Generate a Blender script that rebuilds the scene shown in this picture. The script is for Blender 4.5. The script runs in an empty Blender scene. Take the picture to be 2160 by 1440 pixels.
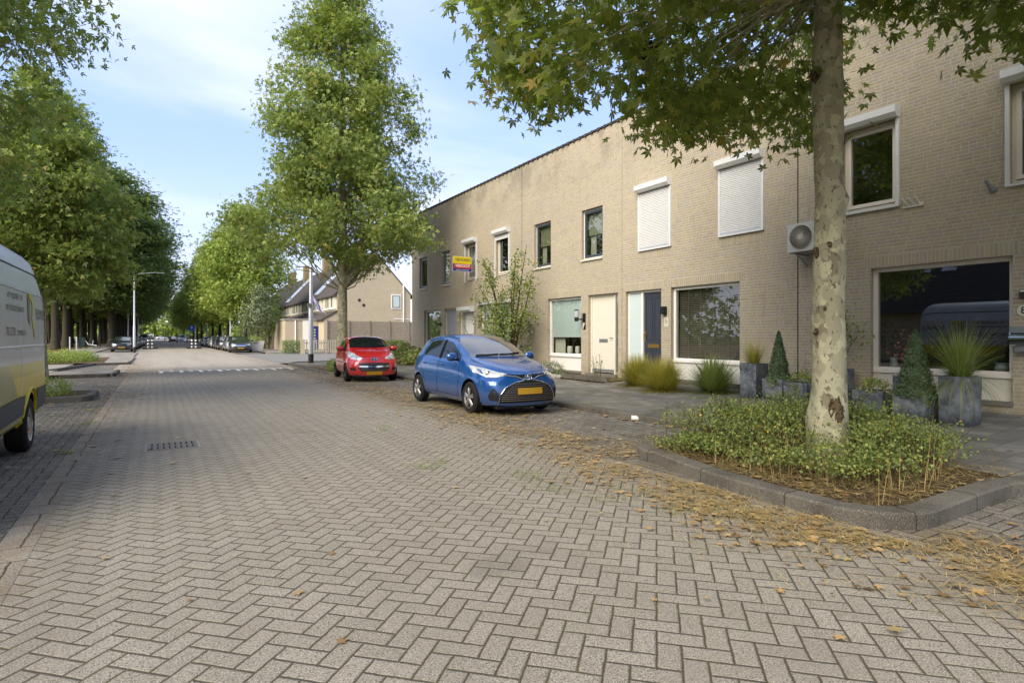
import bpy, bmesh, math, random
import numpy as np
from mathutils import Vector, Matrix, noise
from mathutils.bvhtree import BVHTree
from mathutils.geometry import delaunay_2d_cdt
R = math.radians
random.seed(7)
rng = np.random.default_rng(7)
SC = bpy.context.scene
COL = SC.collection

# ------------------------------------------------------------------ camera
# world axes: +Y runs along the street away from the camera, +X points to the terraced houses
F_PX = 1240.0
TH = math.atan(750 / F_PX)
CAM_H = 1.45
cam = bpy.data.cameras.new("camera")
cam.lens = F_PX / 2160 * 36
cam.sensor_width = 36
cam.shift_y = -11 / 2160
cam.clip_start = 0.05
cam.clip_end = 4000
camo = bpy.data.objects.new("camera", cam)
COL.objects.link(camo)
camo.location = (0, 0, CAM_H)
camo.rotation_euler = (R(90), 0, -TH)
SC.camera = camo
cT, sT = math.cos(TH), math.sin(TH)

# ------------------------------------------------------------------ light
SUN_EL, SUN_AZ = 37, 246            # azimuth clockwise from +Y
SC.view_settings.view_transform = 'Standard'
SC.view_settings.look = 'None'
SC.view_settings.gamma = 1
SC.view_settings.exposure = 1.5
sun = bpy.data.lights.new("sun", 'SUN')
sun.energy = 2.5
sun.angle = R(50)
sun.color = (1, 0.92, 0.79)
suno = bpy.data.objects.new("sun", sun)
COL.objects.link(suno)
sd = Vector((math.sin(R(SUN_AZ)) * math.cos(R(SUN_EL)), math.cos(R(SUN_AZ)) * math.cos(R(SUN_EL)), math.sin(R(SUN_EL))))
suno.rotation_euler = sd.to_track_quat('Z', 'Y').to_euler()
SC.cycles.max_bounces = 6
SC.cycles.transparent_max_bounces = 6
SC.cycles.caustics_reflective = False
SC.cycles.caustics_refractive = False


# ------------------------------------------------------------------ node helper with operators
class V:
    def __init__(s, nt, sock): s.nt, s.s = nt, sock
    def _m(s, op, *o, clamp=False):
        n = s.nt.nodes.new('ShaderNodeMath'); n.operation = op; n.use_clamp = clamp
        for i, v in enumerate((s,) + o):
            if isinstance(v, V): s.nt.links.new(v.s, n.inputs[i])
            else: n.inputs[i].default_value = v
        return V(s.nt, n.outputs[0])
    def __add__(s, o): return s._m('ADD', o)
    def __radd__(s, o): return s._m('ADD', o)
    def __sub__(s, o): return s._m('SUBTRACT', o)
    def __mul__(s, o): return s._m('MULTIPLY', o)
    def __rmul__(s, o): return s._m('MULTIPLY', o)
    def __truediv__(s, o): return s._m('DIVIDE', o)
    def rsub(s, a):
        return (s * -1.0) + a
    def floor(s): return s._m('FLOOR')
    def fract(s): return s._m('FRACT')
    def abs(s): return s._m('ABSOLUTE')
    def lt(s, o): return s._m('LESS_THAN', o)
    def gt(s, o): return s._m('GREATER_THAN', o)
    def eq(s, o): return s._m('COMPARE', o, 0.5)
    def min(s, o): return s._m('MINIMUM', o)
    def max(s, o): return s._m('MAXIMUM', o)
    def mod(s, o): return s._m('FLOORED_MODULO', o)
    def pow(s, o): return s._m('POWER', o)
    def smooth(s, a, b):
        n = s.nt.nodes.new('ShaderNodeMapRange'); n.interpolation_type = 'SMOOTHSTEP'
        s.nt.links.new(s.s, n.inputs[0]); n.inputs[1].default_value = a; n.inputs[2].default_value = b
        return V(s.nt, n.outputs[0])


def lin(c):
    if isinstance(c, str):
        c = [int(c[i:i + 2], 16) for i in (1, 3, 5)]
    return tuple((v / 255 / 12.92 if v / 255 <= 0.04045 else ((v / 255 + .055) / 1.055) ** 2.4) for v in c)


class Mat:
    def __init__(s, name, rough=.7, spec=.3, metal=0, coat=0):
        s.m = bpy.data.materials.new(name); s.m.use_nodes = True
        s.nt = s.m.node_tree
        s.b = s.nt.nodes['Principled BSDF']
        s.b.inputs['Roughness'].default_value = rough
        s.b.inputs['Specular IOR Level'].default_value = spec
        s.b.inputs['Metallic'].default_value = metal
        s.b.inputs['Coat Weight'].default_value = coat
        s.b.inputs['Coat Roughness'].default_value = .03
    def node(s, t, **kw):
        n = s.nt.nodes.new(t)
        for k, v in kw.items(): setattr(n, k, v)
        return n
    def link(s, a, b):
        s.nt.links.new(a.s if isinstance(a, V) else a, b)
    def xyz(s, kind='pos'):
        if kind == 'obj': o = s.node('ShaderNodeTexCoord').outputs['Object']
        elif kind == 'nor': o = s.node('ShaderNodeNewGeometry').outputs['True Normal']
        else: o = s.node('ShaderNodeNewGeometry').outputs['Position']
        n = s.node('ShaderNodeSeparateXYZ'); s.link(o, n.inputs[0])
        return [V(s.nt, n.outputs[i]) for i in range(3)]
    def vec(s, x, y, z=0.0):
        n = s.node('ShaderNodeCombineXYZ')
        for i, v in enumerate((x, y, z)):
            if isinstance(v, V): s.link(v, n.inputs[i])
            else: n.inputs[i].default_value = v
        return V(s.nt, n.outputs[0])
    def white(s, x, y=0.0, z=0.0):
        n = s.node('ShaderNodeTexWhiteNoise', noise_dimensions='3D'); s.link(s.vec(x, y, z), n.inputs[0])
        return V(s.nt, n.outputs[0])
    def noise(s, scale, detail=3, rough=.55, vec=None, obj=False):
        n = s.node('ShaderNodeTexNoise'); n.inputs['Scale'].default_value = scale
        n.inputs['Detail'].default_value = detail; n.inputs['Roughness'].default_value = rough
        if vec is None:
            vec = s.node('ShaderNodeTexCoord').outputs['Object'] if obj else s.node('ShaderNodeNewGeometry').outputs['Position']
        s.link(vec, n.inputs['Vector'])
        return V(s.nt, n.outputs[0])
    def voro(s, scale, feature='F1', vec=None, out=0, rand=1):
        n = s.node('ShaderNodeTexVoronoi', feature=feature); n.inputs['Scale'].default_value = scale
        n.inputs['Randomness'].default_value = rand
        if vec is None: vec = s.node('ShaderNodeNewGeometry').outputs['Position']
        s.link(vec, n.inputs['Vector'])
        return V(s.nt, n.outputs[out])
    def ramp(s, f, stops, const=False):
        n = s.node('ShaderNodeValToRGB'); r = n.color_ramp
        if const: r.interpolation = 'CONSTANT'
        while len(r.elements) < len(stops): r.elements.new(.5)
        for e, (p, c) in zip(r.elements, stops): e.position = p; e.color = tuple(c) + (1,)
        s.link(f, n.inputs[0]); return V(s.nt, n.outputs[0])
    def mix(s, f, a, b, mode='MIX'):
        n = s.node('ShaderNodeMix', data_type='RGBA', blend_type=mode)
        for i, v in ((0, f), (6, a), (7, b)):
            if isinstance(v, V): s.link(v, n.inputs[i])
            elif i == 0: n.inputs[0].default_value = v
            else: n.inputs[i].default_value = tuple(v) + (1,)
        return V(s.nt, n.outputs[2])
    def attr(s, name='rnd'):
        n = s.node('ShaderNodeAttribute', attribute_name=name); return V(s.nt, n.outputs['Fac'])
    def color(s, c):
        if isinstance(c, V): s.link(c, s.b.inputs['Base Color'])
        else: s.b.inputs['Base Color'].default_value = tuple(c) + (1,)
        return s
    def rough(s, v): s.link(v, s.b.inputs['Roughness']); return s
    def bump(s, h, strength=.5, dist=.01):
        n = s.node('ShaderNodeBump'); n.inputs['Strength'].default_value = strength
        n.inputs['Distance'].default_value = dist
        s.link(h, n.inputs['Height']); s.link(n.outputs[0], s.b.inputs['Normal']); return s


# ------------------------------------------------------------------ sky
w = bpy.data.worlds.new("World"); SC.world = w; w.use_nodes = True
nt = w.node_tree
sky = nt.nodes.new('ShaderNodeTexSky'); sky.sky_type = 'NISHITA'; sky.sun_disc = False
sky.sun_elevation = R(SUN_EL); sky.sun_rotation = R(SUN_AZ); sky.air_density = 1.0; sky.dust_density = 1.2; sky.ozone_density = 1.5
bg = nt.nodes['Background']; bg.inputs[1].default_value = .092
tc = nt.nodes.new('ShaderNodeTexCoord'); sp = nt.nodes.new('ShaderNodeSeparateXYZ'); nt.links.new(tc.outputs['Generated'], sp.inputs[0])
dx, dy, dz = [V(nt, sp.outputs[i]) for i in range(3)]
den = dz.max(0.0) + 0.10
cx = nt.nodes.new('ShaderNodeCombineXYZ'); nt.links.new((dx / den).s, cx.inputs[0]); nt.links.new((dy / den * 1.3).s, cx.inputs[1])
def wn(scale, detail, r, off, dist=0.4):
    n = nt.nodes.new('ShaderNodeTexNoise'); n.inputs['Scale'].default_value = scale; n.inputs['Detail'].default_value = detail
    n.inputs['Roughness'].default_value = r; n.inputs['Distortion'].default_value = dist
    a = nt.nodes.new('ShaderNodeVectorMath'); a.inputs[1].default_value = off; nt.links.new(cx.outputs[0], a.inputs[0]); nt.links.new(a.outputs[0], n.inputs['Vector'])
    return V(nt, n.outputs[0])
cl = wn(.42, 7, .52, (5.3, 2.4, 0), .2).smooth(.43, .72) * .80
hz = (dz * -1.0 + .30).smooth(0.0, .32) * .85
cov = (cl + hz * .7)._m('MINIMUM', 0.97) * .86 + .05
mx = nt.nodes.new('ShaderNodeMix'); mx.data_type = 'RGBA'
nt.links.new(cov.s, mx.inputs[0])
sg = nt.nodes.new('ShaderNodeMix'); sg.data_type = 'RGBA'; sg.inputs[0].default_value = .72
nt.links.new(sky.outputs[0], sg.inputs[6]); sg.inputs[7].default_value = (2.1, 3.0, 5.6, 1)
nt.links.new(sg.outputs[2], mx.inputs[6]); mx.inputs[7].default_value = (5.6, 5.45, 5.5, 1)
nt.links.new(mx.outputs[2], bg.inputs[0])


# ------------------------------------------------------------------ mesh helpers
class MB:
    def __init__(s): s.v, s.f, s.mi, s.mat = [], [], [], 0
    def add(s, verts, faces):
        o = len(s.v); s.v += [tuple(p) for p in verts]
        for f in faces: s.f.append([i + o for i in f]); s.mi.append(s.mat)
        return s
    def box(s, x0, x1, y0, y1, z0, z1):
        s.add([(x0, y0, z0), (x1, y0, z0), (x1, y1, z0), (x0, y1, z0), (x0, y0, z1), (x1, y0, z1), (x1, y1, z1), (x0, y1, z1)],
              [(3, 2, 1, 0), (4, 5, 6, 7), (0, 1, 5, 4), (1, 2, 6, 5), (2, 3, 7, 6), (3, 0, 4, 7)]); return s
    def taper(s, x0, x1, y0, y1, z0, z1, k):
        cx_, cy_ = (x0 + x1) / 2, (y0 + y1) / 2
        hx, hy = (x1 - x0) / 2, (y1 - y0) / 2
        a = [(cx_ - hx * k, cy_ - hy * k, z0), (cx_ + hx * k, cy_ - hy * k, z0), (cx_ + hx * k, cy_ + hy * k, z0), (cx_ - hx * k, cy_ + hy * k, z0),
             (x0, y0, z1), (x1, y0, z1), (x1, y1, z1), (x0, y1, z1)]
        s.add(a, [(3, 2, 1, 0), (4, 5, 6, 7), (0, 1, 5, 4), (1, 2, 6, 5), (2, 3, 7, 6), (3, 0, 4, 7)]); return s
    def quad(s, *p): s.add(p, [tuple(range(len(p)))]); return s
    def tube(s, path, rad, seg=8, caps=True):
        path = [Vector(p) for p in path]
        if not hasattr(rad, '__len__'): rad = [rad] * len(path)
        o = len(s.v); ref = Vector((0.31, .17, .93)) if abs((path[-1] - path[0]).normalized().z) < .9 else Vector((1, 0, 0))
        n = len(path)
        for i, p in enumerate(path):
            d = (path[min(i + 1, n - 1)] - path[max(i - 1, 0)]).normalized()
            a = d.cross(ref).normalized(); b = d.cross(a)
            for k in range(seg):
                t = 2 * math.pi * k / seg
                s.v.append(tuple(p + (a * math.cos(t) + b * math.sin(t)) * rad[i]))
        for i in range(n - 1):
            for k in range(seg):
                k2 = (k + 1) % seg
                s.f.append([o + i * seg + k, o + i * seg + k2, o + (i + 1) * seg + k2, o + (i + 1) * seg + k]); s.mi.append(s.mat)
        if caps:
            s.f.append([o + k for k in range(seg)][::-1]); s.mi.append(s.mat)
            s.f.append([o + (n - 1) * seg + k for k in range(seg)]); s.mi.append(s.mat)
        return s
    def lathe(s, prof, seg=20, axis='z', c=(0, 0, 0)):
        o = len(s.v); m = len(prof)
        for k in range(seg):
            t = 2 * math.pi * k / seg
            for r, h in prof:
                a, b = r * math.cos(t), r * math.sin(t)
                p = (a, b, h) if axis == 'z' else ((h, a, b) if axis == 'x' else (a, h, b))
                s.v.append((p[0] + c[0], p[1] + c[1], p[2] + c[2]))
        for k in range(seg):
            k2 = (k + 1) % seg
            for i in range(m - 1):
                s.f.append([o + k * m + i, o + k2 * m + i, o + k2 * m + i + 1, o + k * m + i + 1]); s.mi.append(s.mat)
        return s
    def ball(s, c, r, seg=14, sq=(1, 1, 1)):
        pr = [(math.sin(math.pi * i / 8) * r, -math.cos(math.pi * i / 8) * r) for i in range(9)]
        o = len(s.v); s.lathe(pr, seg)
        for i in range(o, len(s.v)):
            p = s.v[i]; s.v[i] = (p[0] * sq[0] + c[0], p[1] * sq[1] + c[1], p[2] * sq[2] + c[2])
        return s
    def prism(s, pts, z0, z1):
        n = len(pts)
        s.add([(x, y, z0) for x, y in pts] + [(x, y, z1) for x, y in pts],
              [tuple(range(n))[::-1], tuple(range(n, 2 * n))] + [(i, (i + 1) % n, n + (i + 1) % n, n + i) for i in range(n)]); return s


ORG = {}
def mesh_of(mb, mats, off=(0, 0, 0), name='m', smooth=None, merge=False):
    me = bpy.data.meshes.new(name)
    me.from_pydata([(x - off[0], y - off[1], z - off[2]) for x, y, z in mb.v], [], mb.f)
    if not isinstance(mats, (list, tuple)): mats = [mats]
    for m in mats: me.materials.append(m.m if isinstance(m, Mat) else m)
    if any(mb.mi): me.polygons.foreach_set('material_index', mb.mi)
    bm = bmesh.new(); bm.from_mesh(me)
    if merge: bmesh.ops.remove_doubles(bm, verts=bm.verts, dist=.0005)
    bmesh.ops.recalc_face_normals(bm, faces=bm.faces); bm.to_mesh(me); bm.free()
    if smooth is not None:
        me.polygons.foreach_set('use_smooth', [True] * len(me.polygons))
        me.set_sharp_from_angle(angle=R(smooth))
    return me
def tag(o, label, cat, group=None, kind=None):
    if label: o['label'] = label
    if cat: o['category'] = cat
    if group: o['group'] = group
    if kind: o['kind'] = kind
    return o
def root(name, loc, label, cat, group=None, rz=0):
    o = bpy.data.objects.new(name, None); COL.objects.link(o); o.location = loc; o.rotation_euler = (0, 0, rz)
    o.empty_display_size = .2
    ORG[o.name] = Vector(loc); return tag(o, label, cat, group)
def part(name, mb, mats, parent, smooth=None, merge=False, me=None):
    off = ORG[parent.name] if parent else (0, 0, 0)
    if me is None: me = mesh_of(mb, mats, off, name, smooth, merge)
    o = bpy.data.objects.new(name, me); COL.objects.link(o)
    if parent: o.parent = parent; ORG[o.name] = off
    else: ORG[o.name] = Vector((0, 0, 0))
    return o
def solo(name, mb, mats, loc, label, cat, group=None, smooth=None, kind=None):
    me = mesh_of(mb, mats, loc, name, smooth)
    o = bpy.data.objects.new(name, me); COL.objects.link(o); o.location = loc; ORG[o.name] = Vector(loc)
    return tag(o, label, cat, group, kind)
def struct(name, mb, mats, smooth=None):
    o = part(name, mb, mats, None, smooth); o['kind'] = 'structure'; return o
def copy_tree(o, parent=None):
    c = o.copy(); COL.objects.link(c)
    if parent: c.parent = parent
    for ch in o.children: copy_tree(ch, c)
    return c
def np_mesh(name, verts, faces, mat, rnd=None):
    me = bpy.data.meshes.new(name); nf, k = faces.shape
    me.vertices.add(len(verts)); me.vertices.foreach_set('co', verts.astype(np.float32).ravel())
    me.loops.add(nf * k); me.loops.foreach_set('vertex_index', faces.astype(np.int32).ravel())
    me.polygons.add(nf); me.polygons.foreach_set('loop_start', np.arange(0, nf * k, k, dtype=np.int32))
    me.update(calc_edges=True)
    for m in (mat if isinstance(mat, (list, tuple)) else [mat]): me.materials.append(m.m)
    if rnd is not None:
        a = me.attributes.new('rnd', 'FLOAT', 'FACE'); a.data.foreach_set('value', rnd.astype(np.float32))
    me.validate(); return me
def leaf_geo(P, size, lobes=3, up=.8, out=None, outw=.5, sizevar=.3, width=.21, flat=0):
    """lobed leaves: every lobe a rhombus; returns verts, faces, random per face"""
    n = len(P)
    ang = {1: [0], 3: [-.95, 0, .95], 5: [-1.75, -.85, 0, .85, 1.75]}[lobes]
    ln = {1: [1], 3: [.8, 1, .8], 5: [.6, .85, 1, .85, .6]}[lobes]
    t = []
    for a, l in zip(ang, ln):
        wd = width * (1 if lobes > 1 else 1.3)
        for (u, v) in ((0, 0), (wd * l, .5 * l), (0, l), (-wd * l, .5 * l)):
            t.append((u * math.cos(a) + v * math.sin(a), -u * math.sin(a) + v * math.cos(a)))
    t = np.array(t); k = len(t)
    nr = rng.normal(size=(n, 3)); nr /= np.linalg.norm(nr, axis=1)[:, None]
    N = nr * (1 - flat) + np.array([0, 0, up])
    if out is not None: N = N + out * outw
    N /= np.linalg.norm(N, axis=1)[:, None] + 1e-9
    tg = rng.normal(size=(n, 3)); tg[:, 2] -= .5 * (1 - flat)
    T = tg - N * (tg * N).sum(1)[:, None]; T /= np.linalg.norm(T, axis=1)[:, None] + 1e-9
    B = np.cross(N, T)
    s = size * (1 + sizevar * rng.uniform(-1, 1, n))
    vv = P[:, None, :] + s[:, None, None] * (t[None, :, 0:1] * B[:, None, :] + t[None, :, 1:2] * T[:, None, :])
    if not flat: vv[:, :, 2] -= (t[None, :, 1] ** 2 + t[None, :, 0] ** 2) * .22 * s[:, None]
    verts = vv.reshape(-1, 3)
    nl = len(ang)
    base = (np.arange(n) * k)[:, None, None] + (np.arange(nl) * 4)[None, :, None] + np.arange(4)[None, None, :]
    return verts, base.reshape(-1, 4), np.repeat(rng.uniform(0, 1, n), nl)
def merge_geo(gs):
    V_, F_, R_ = [], [], []; o = 0
    for v, f, r in gs: V_.append(v); F_.append(f + o); R_.append(r); o += len(v)
    return np.concatenate(V_), np.concatenate(F_), np.concatenate(R_)
def proj(p):
    r = p[0] * cT - p[1] * sT; d = p[0] * sT + p[1] * cT
    if d < .3: return None
    return 1080 + F_PX * r / d, 709 - F_PX * (p[2] - CAM_H) / d, d


# ------------------------------------------------------------------ materials
def plain(name, c, rough=.6, spec=.3, metal=0, coat=0, var=0.06, vs=6):
    m = Mat(name, rough, spec, metal, coat); c = lin(c)
    if var:
        n = m.noise(vs, 4, obj=True)
        m.color(m.mix(n, [x * (1 - var) for x in c], [min(1, x * (1 + var)) for x in c]))
    else: m.color(c)
    return m

def brick_mat(name, soldier=False, cols=None, mortar='#b3aa9a', dirt=True):
    m = Mat(name, .9, .15)
    x, y, z = m.xyz(); nx, ny, nz = m.xyz('nor')
    ax = nx.abs().gt(.5)
    u = y * ax + x * ax.rsub(1.0)
    wob = m.noise(9, 2) * .006
    if soldier:
        u, z0 = z * 1.0, u
        hgt, ln = .0625, .21
        row = ((z0 + wob) / hgt).floor(); fr = ((z0 + wob) / hgt).fract()
        ux = (u - .0) / ln + .13
    else:
        hgt, ln = .0625, .22
        row = ((z + wob) / hgt).floor(); fr = ((z + wob) / hgt).fract()
        ux = u / ln + m.white(row, 3.3)
    idx = ux.floor(); fx = ux.fract()
    half = m.white(idx, row, 7.7).lt(.30 if not soldier else -1)
    sub = fx.gt(.5) * half
    ex = fx.min(fx.rsub(1.0))
    exh = (fx - .5).abs()
    ex = ex.min(exh + (half.rsub(1.0)) * 9.0) * ln
    ez = fr.min(fr.rsub(1.0)) * hgt
    d = ex.min(ez)
    mort = (d + m.noise(60, 2) * .003).smooth(.0065, .0115).rsub(1.0)
    rv = m.white(idx + sub * .37, row, 1.1)
    cols = cols or ['#9e917b', '#a5987d', '#a99c80', '#a29782', '#a7997b', '#aea185', '#a2978a', '#aa9d82']
    st = [(i / len(cols), lin(c)) for i, c in enumerate(cols)]
    bc = m.ramp(rv, st, True)
    bc = m.mix(m.noise(38, 3) * .5, bc, lin('#93866c'))
    c = m.mix(mort, bc, lin(mortar))
    big = m.noise(.55, 5, .6).smooth(.35, .7)
    c = m.mix(big * .22, c, lin('#948b79'))
    if dirt:
        top = z.smooth(5.9, 7.5) * m.noise(1.3, 5, .65).smooth(.42, .62)
        c = m.mix(top * .45, c, lin('#6a6357'))
        streak = m.noise(1.0, 4, .6, m.vec(u * 5.0, z * .6)).smooth(.56, .75)
        c = m.mix(streak * .22, c, lin('#70695b'))
        low = z.smooth(.25, .75).rsub(1.0) * m.noise(3.1, 4).smooth(.3, .7)
        c = m.mix(low * .45, c, lin('#6b6450'))
    m.color(c)
    m.bump(mort * -1.0 + m.noise(90, 3) * .35 + rv * .25, .55, .006)
    return m

def herring_mat(name, cols, joint, unit=.112, rot=45, jw=.006, bumpy=.7, moss=.35, grain=1.0, off=(0, 0), patch='#7d7566', patch_amt=.45, dirt=True):
    m = Mat(name, .88, .25)
    x, y, z = m.xyz(); a = R(rot)
    x = x + 50 + off[0]; y = y + 50 + off[1]
    u = (x * math.cos(a) + y * math.sin(a)) / unit + 400
    v = (x * -math.sin(a) + y * math.cos(a)) / unit + 400
    w1 = (m.noise(7, 2) - .5) * .10; u = u + w1; v = v + (m.noise(8.3, 2) - .5) * .10
    i, j = u.floor(), v.floor(); fu, fv = u.fract(), v.fract()
    k = (i - j).mod(4.0)
    k1, k2, k3, k0 = k.eq(1.0), k.eq(2.0), k.eq(3.0), k.lt(.5)
    hor = k0 + k1
    lx = fu + k1; ly = fv + k2
    dh = lx.min(lx.rsub(2.0)).min(fv.min(fv.rsub(1.0)))
    dv = ly.min(ly.rsub(2.0)).min(fu.min(fu.rsub(1.0)))
    d = (dh * hor + dv * hor.rsub(1.0)) * unit + (m.noise(32, 3, .7) - .5) * .0055
    bi, bj = i - k1, j - k2
    rv = m.white(bi, bj, 2.2); rv2 = m.white(bi, bj, 9.2)
    jit = m.noise(45, 3, .6)
    jn = (d + (jit - .5) * .004).smooth(jw * .45, jw * 1.25).rsub(1.0)
    st = [(n / len(cols), lin(c)) for n, c in enumerate(cols)]
    c = m.ramp(rv, st, True)
    g1 = m.noise(85, 3, .75)
    g2 = m.noise(150, 2, .6)
    g3 = m.noise(30, 4, .7)
    c = m.mix(g3.smooth(.42, .7) * .45 * grain, c, lin('#5d574e'))
    c = m.mix(g1.smooth(.48, .64) * .88 * grain, c, lin('#443f36'))
    c = m.mix(g2.smooth(.55, .68) * .75 * grain, c, lin('#cdc6b6'))
    c = m.mix(m.noise(.9, 5, .65).smooth(.45, .72) * patch_amt, c, lin(patch))
    if dirt:
        yy_ = y - 50; xx_ = x - 50
        g_ = ((xx_ - 4.55 - yy_ * .02).abs() * -1.0 + 1.15).smooth(0.0, 1.0) * m.noise(1.7, 6, .7).smooth(.36, .62)
        gl_ = ((xx_ + .8).abs() * -1.0 + .7).smooth(0.0, .7) * m.noise(1.9, 6, .7).smooth(.40, .66)
        c = m.mix(g_ * .62, c, lin('#6d5d45')); c = m.mix(gl_ * .5, c, lin('#6b5d48'))
        tr_ = m.noise(1.0, 4, .6, m.vec(xx_ * 1.5, yy_ * .10)).smooth(.45, .72); c = m.mix(tr_ * .28, c, lin('#6c655a'))
        st_ = m.noise(.8, 3, .5, m.vec(xx_ * 1.0, yy_ * 1.0, 4.0)).smooth(.66, .72); c = m.mix(st_ * .35, c, lin('#5a544a'))
    jc = m.mix(m.noise(2.3, 4).smooth(.48, .62) * moss, lin(joint), lin('#5a5a2c'))
    c = m.mix(jn, c, jc)
    m.color(c)
    tilt = (fu - .5) * (rv - .5) * .35 + (fv - .5) * (rv2 - .5) * .35
    h = d.smooth(0.0, .013) * 1.0 + tilt + rv2 * .35 + g1 * .16 * grain + jit * .10
    m.bump(h, bumpy, .010)
    return m

def tile_mat(name, size=.30, cols=('#67645c', '#716d64', '#7a766b', '#6c675d'), joint='#3c382e'):
    m = Mat(name, .9, .2)
    x, y, z = m.xyz()
    v = y / size + 300; row = v.floor()
    u = x / size + row.mod(2.0) * .5 + 300
    fu, fv = u.fract(), v.fract()
    d = fu.min(fu.rsub(1.0)).min(fv.min(fv.rsub(1.0))) * size
    rv = m.white(u.floor(), row, 4.4)
    c = m.ramp(rv, [(i / len(cols), lin(q)) for i, q in enumerate(cols)], True)
    c = m.mix(m.noise(1.1, 6, .65).smooth(.4, .66) * .6, c, lin('#4b473f'))
    c = m.mix(m.noise(140, 2).smooth(.5, .7) * .35, c, lin('#8f8b80'))
    c = m.mix(m.noise(2.0, 5).smooth(.60, .70) * .45, c, lin('#5e5c34'))
    jn = (d + (m.noise(40, 3) - .5) * .004).smooth(.002, .006).rsub(1.0)
    c = m.mix(jn * .85, c, lin(joint)); m.color(c)
    m.bump(d.smooth(0.0, .01) + rv * .4 + m.noise(60, 3) * .3, .5, .006)
    return m

def leaf_mat(name, stops, trans=.35, rough=.5, tc=(.25, .34, .04)):
    m = Mat(name, rough, .35)
    c = m.ramp(m.attr(), [(p, lin(q)) for p, q in stops])
    c = m.mix(m.noise(.8, 2, .5) .smooth(.35, .7) * .5, c, lin(stops[len(stops) // 2][1]))
    m.color(c)
    tr = m.node('ShaderNodeBsdfTranslucent'); mxn = m.node('ShaderNodeMixShader')
    m.link(m.mix(.55, c, tc), tr.inputs[0]); mxn.inputs[0].default_value = trans
    m.link(m.b.outputs[0], mxn.inputs[1]); m.link(tr.outputs[0], mxn.inputs[2])
    out = m.nt.nodes['Material Output']; m.link(mxn.outputs[0], out.inputs[0]); return m

def glass_mat(name, tint=(.86, .90, .88), f=1.0, base=.06):
    m = Mat(name, .02, .5); nt_ = m.nt
    gl = m.node('ShaderNodeBsdfGlossy'); gl.inputs['Roughness'].default_value = .012; gl.inputs[0].default_value = (.95, .97, 1, 1)
    tr = m.node('ShaderNodeBsdfTransparent'); tr.inputs[0].default_value = tint + (1,)
    lw = m.node('ShaderNodeLayerWeight'); lw.inputs[0].default_value = .5; fac = V(nt_, lw.outputs['Facing']).pow(3.2) * .85 * f + base + .03
    mxn = m.node('ShaderNodeMixShader'); m.link(fac, mxn.inputs[0]); m.link(tr.outputs[0], mxn.inputs[1]); m.link(gl.outputs[0], mxn.inputs[2])
    m.link(mxn.outputs[0], nt_.nodes['Material Output'].inputs[0]); return m

M = {}
M['brick'] = brick_mat('yellow_brick')
M['soldier'] = brick_mat('soldier_course', soldier=True, dirt=False)
M['brick2'] = brick_mat('sand_brick', cols=['#b3a387', '#bbab8c', '#c1b090', '#b6a58b'], mortar='#bcb09a', dirt=False)
M['white'] = plain('white_paint', '#dfdcd3', .45)
M['cream'] = plain('cream_paint', '#cfc8b6', .45)
M['greyframe'] = plain('greige_paint', '#d6cec0', .5)
M['lilac'] = plain('grey_paint', '#8d8d92', .5)
M['green'] = plain('green_paint', '#4c5238', .5)
M['navy'] = plain('dark_blue_paint', '#33373f', .35, .5)
M['sash'] = plain('slate_blue_sash', '#3a434c', .35, .5)
M['shutter'] = plain('white_aluminium', '#cfcec9', .35, .5)
M['panel'] = plain('white_panel', '#d9d6cc', .5)
M['dark'] = plain('dark_void', '#1c1b19', .9, .1)
M['room'] = plain('dim_room', '#3a352e', .9, .1)
M['curtain'] = plain('curtain', '#b3b09f', .9, .1, var=.15, vs=2)
M['blind'] = plain('roller_blind', '#b9c4bf', .8, .1, var=.03)
M['olive'] = plain('olive_blind', '#8f8f70', .8, .1)
M['venet'] = plain('venetian', '#6e665a', .5, .3)
M['glass'] = glass_mat('window_glass')
M['glassd'] = glass_mat('dark_window_glass', (.72, .74, .74), 1.2, .12)
M['sill'] = plain('stone_sill', '#6c675e', .7)
M['sillw'] = plain('pale_sill', '#c3beb0', .6)
M['black'] = plain('black_plastic', '#17181a', .45, .4)
M['iron'] = plain('cast_iron', '#6a6358', .6, .4, .4, var=.2, vs=20)
M['steel'] = plain('galvanised_steel', '#8f9293', .42, .5, .6, var=.15, vs=9)
M['polelo'] = plain('pole_foot', '#2e2c2a', .7)
M['alu'] = plain('pale_metal', '#b9babb', .35, .5, .3)
M['chrome'] = plain('chrome', '#c9ccd0', .12, .5, 1, var=0)
M['brass'] = plain('brass', '#9b7d3f', .35, .5, .7)
M['rubber'] = plain('rubber', '#1b1a19', .8, .2, var=.2)
M['wood'] = plain('weathered_wood', '#857a6a', .85, .1, var=.3, vs=4)
M['wood2'] = plain('grey_wood', '#7a7060', .85, .1, var=.3, vs=9)
M['orange'] = plain('chimney_brick', '#8a7a5a', .9, .1, var=.35, vs=2.5)
M['conc'] = plain('concrete', '#8d877c', .9, .1, var=.2, vs=5)
M['amber'] = plain('amber_lens', '#b0562a', .2, .5)
M['red'] = plain('red_lens', '#8e1410', .2, .5)
M['plate'] = plain('number_plate', '#a07a1a', .5, .4, var=.03)
M['stripew'] = plain('road_paint', '#e2ded4', .8, .1, var=.15, vs=7)

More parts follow.
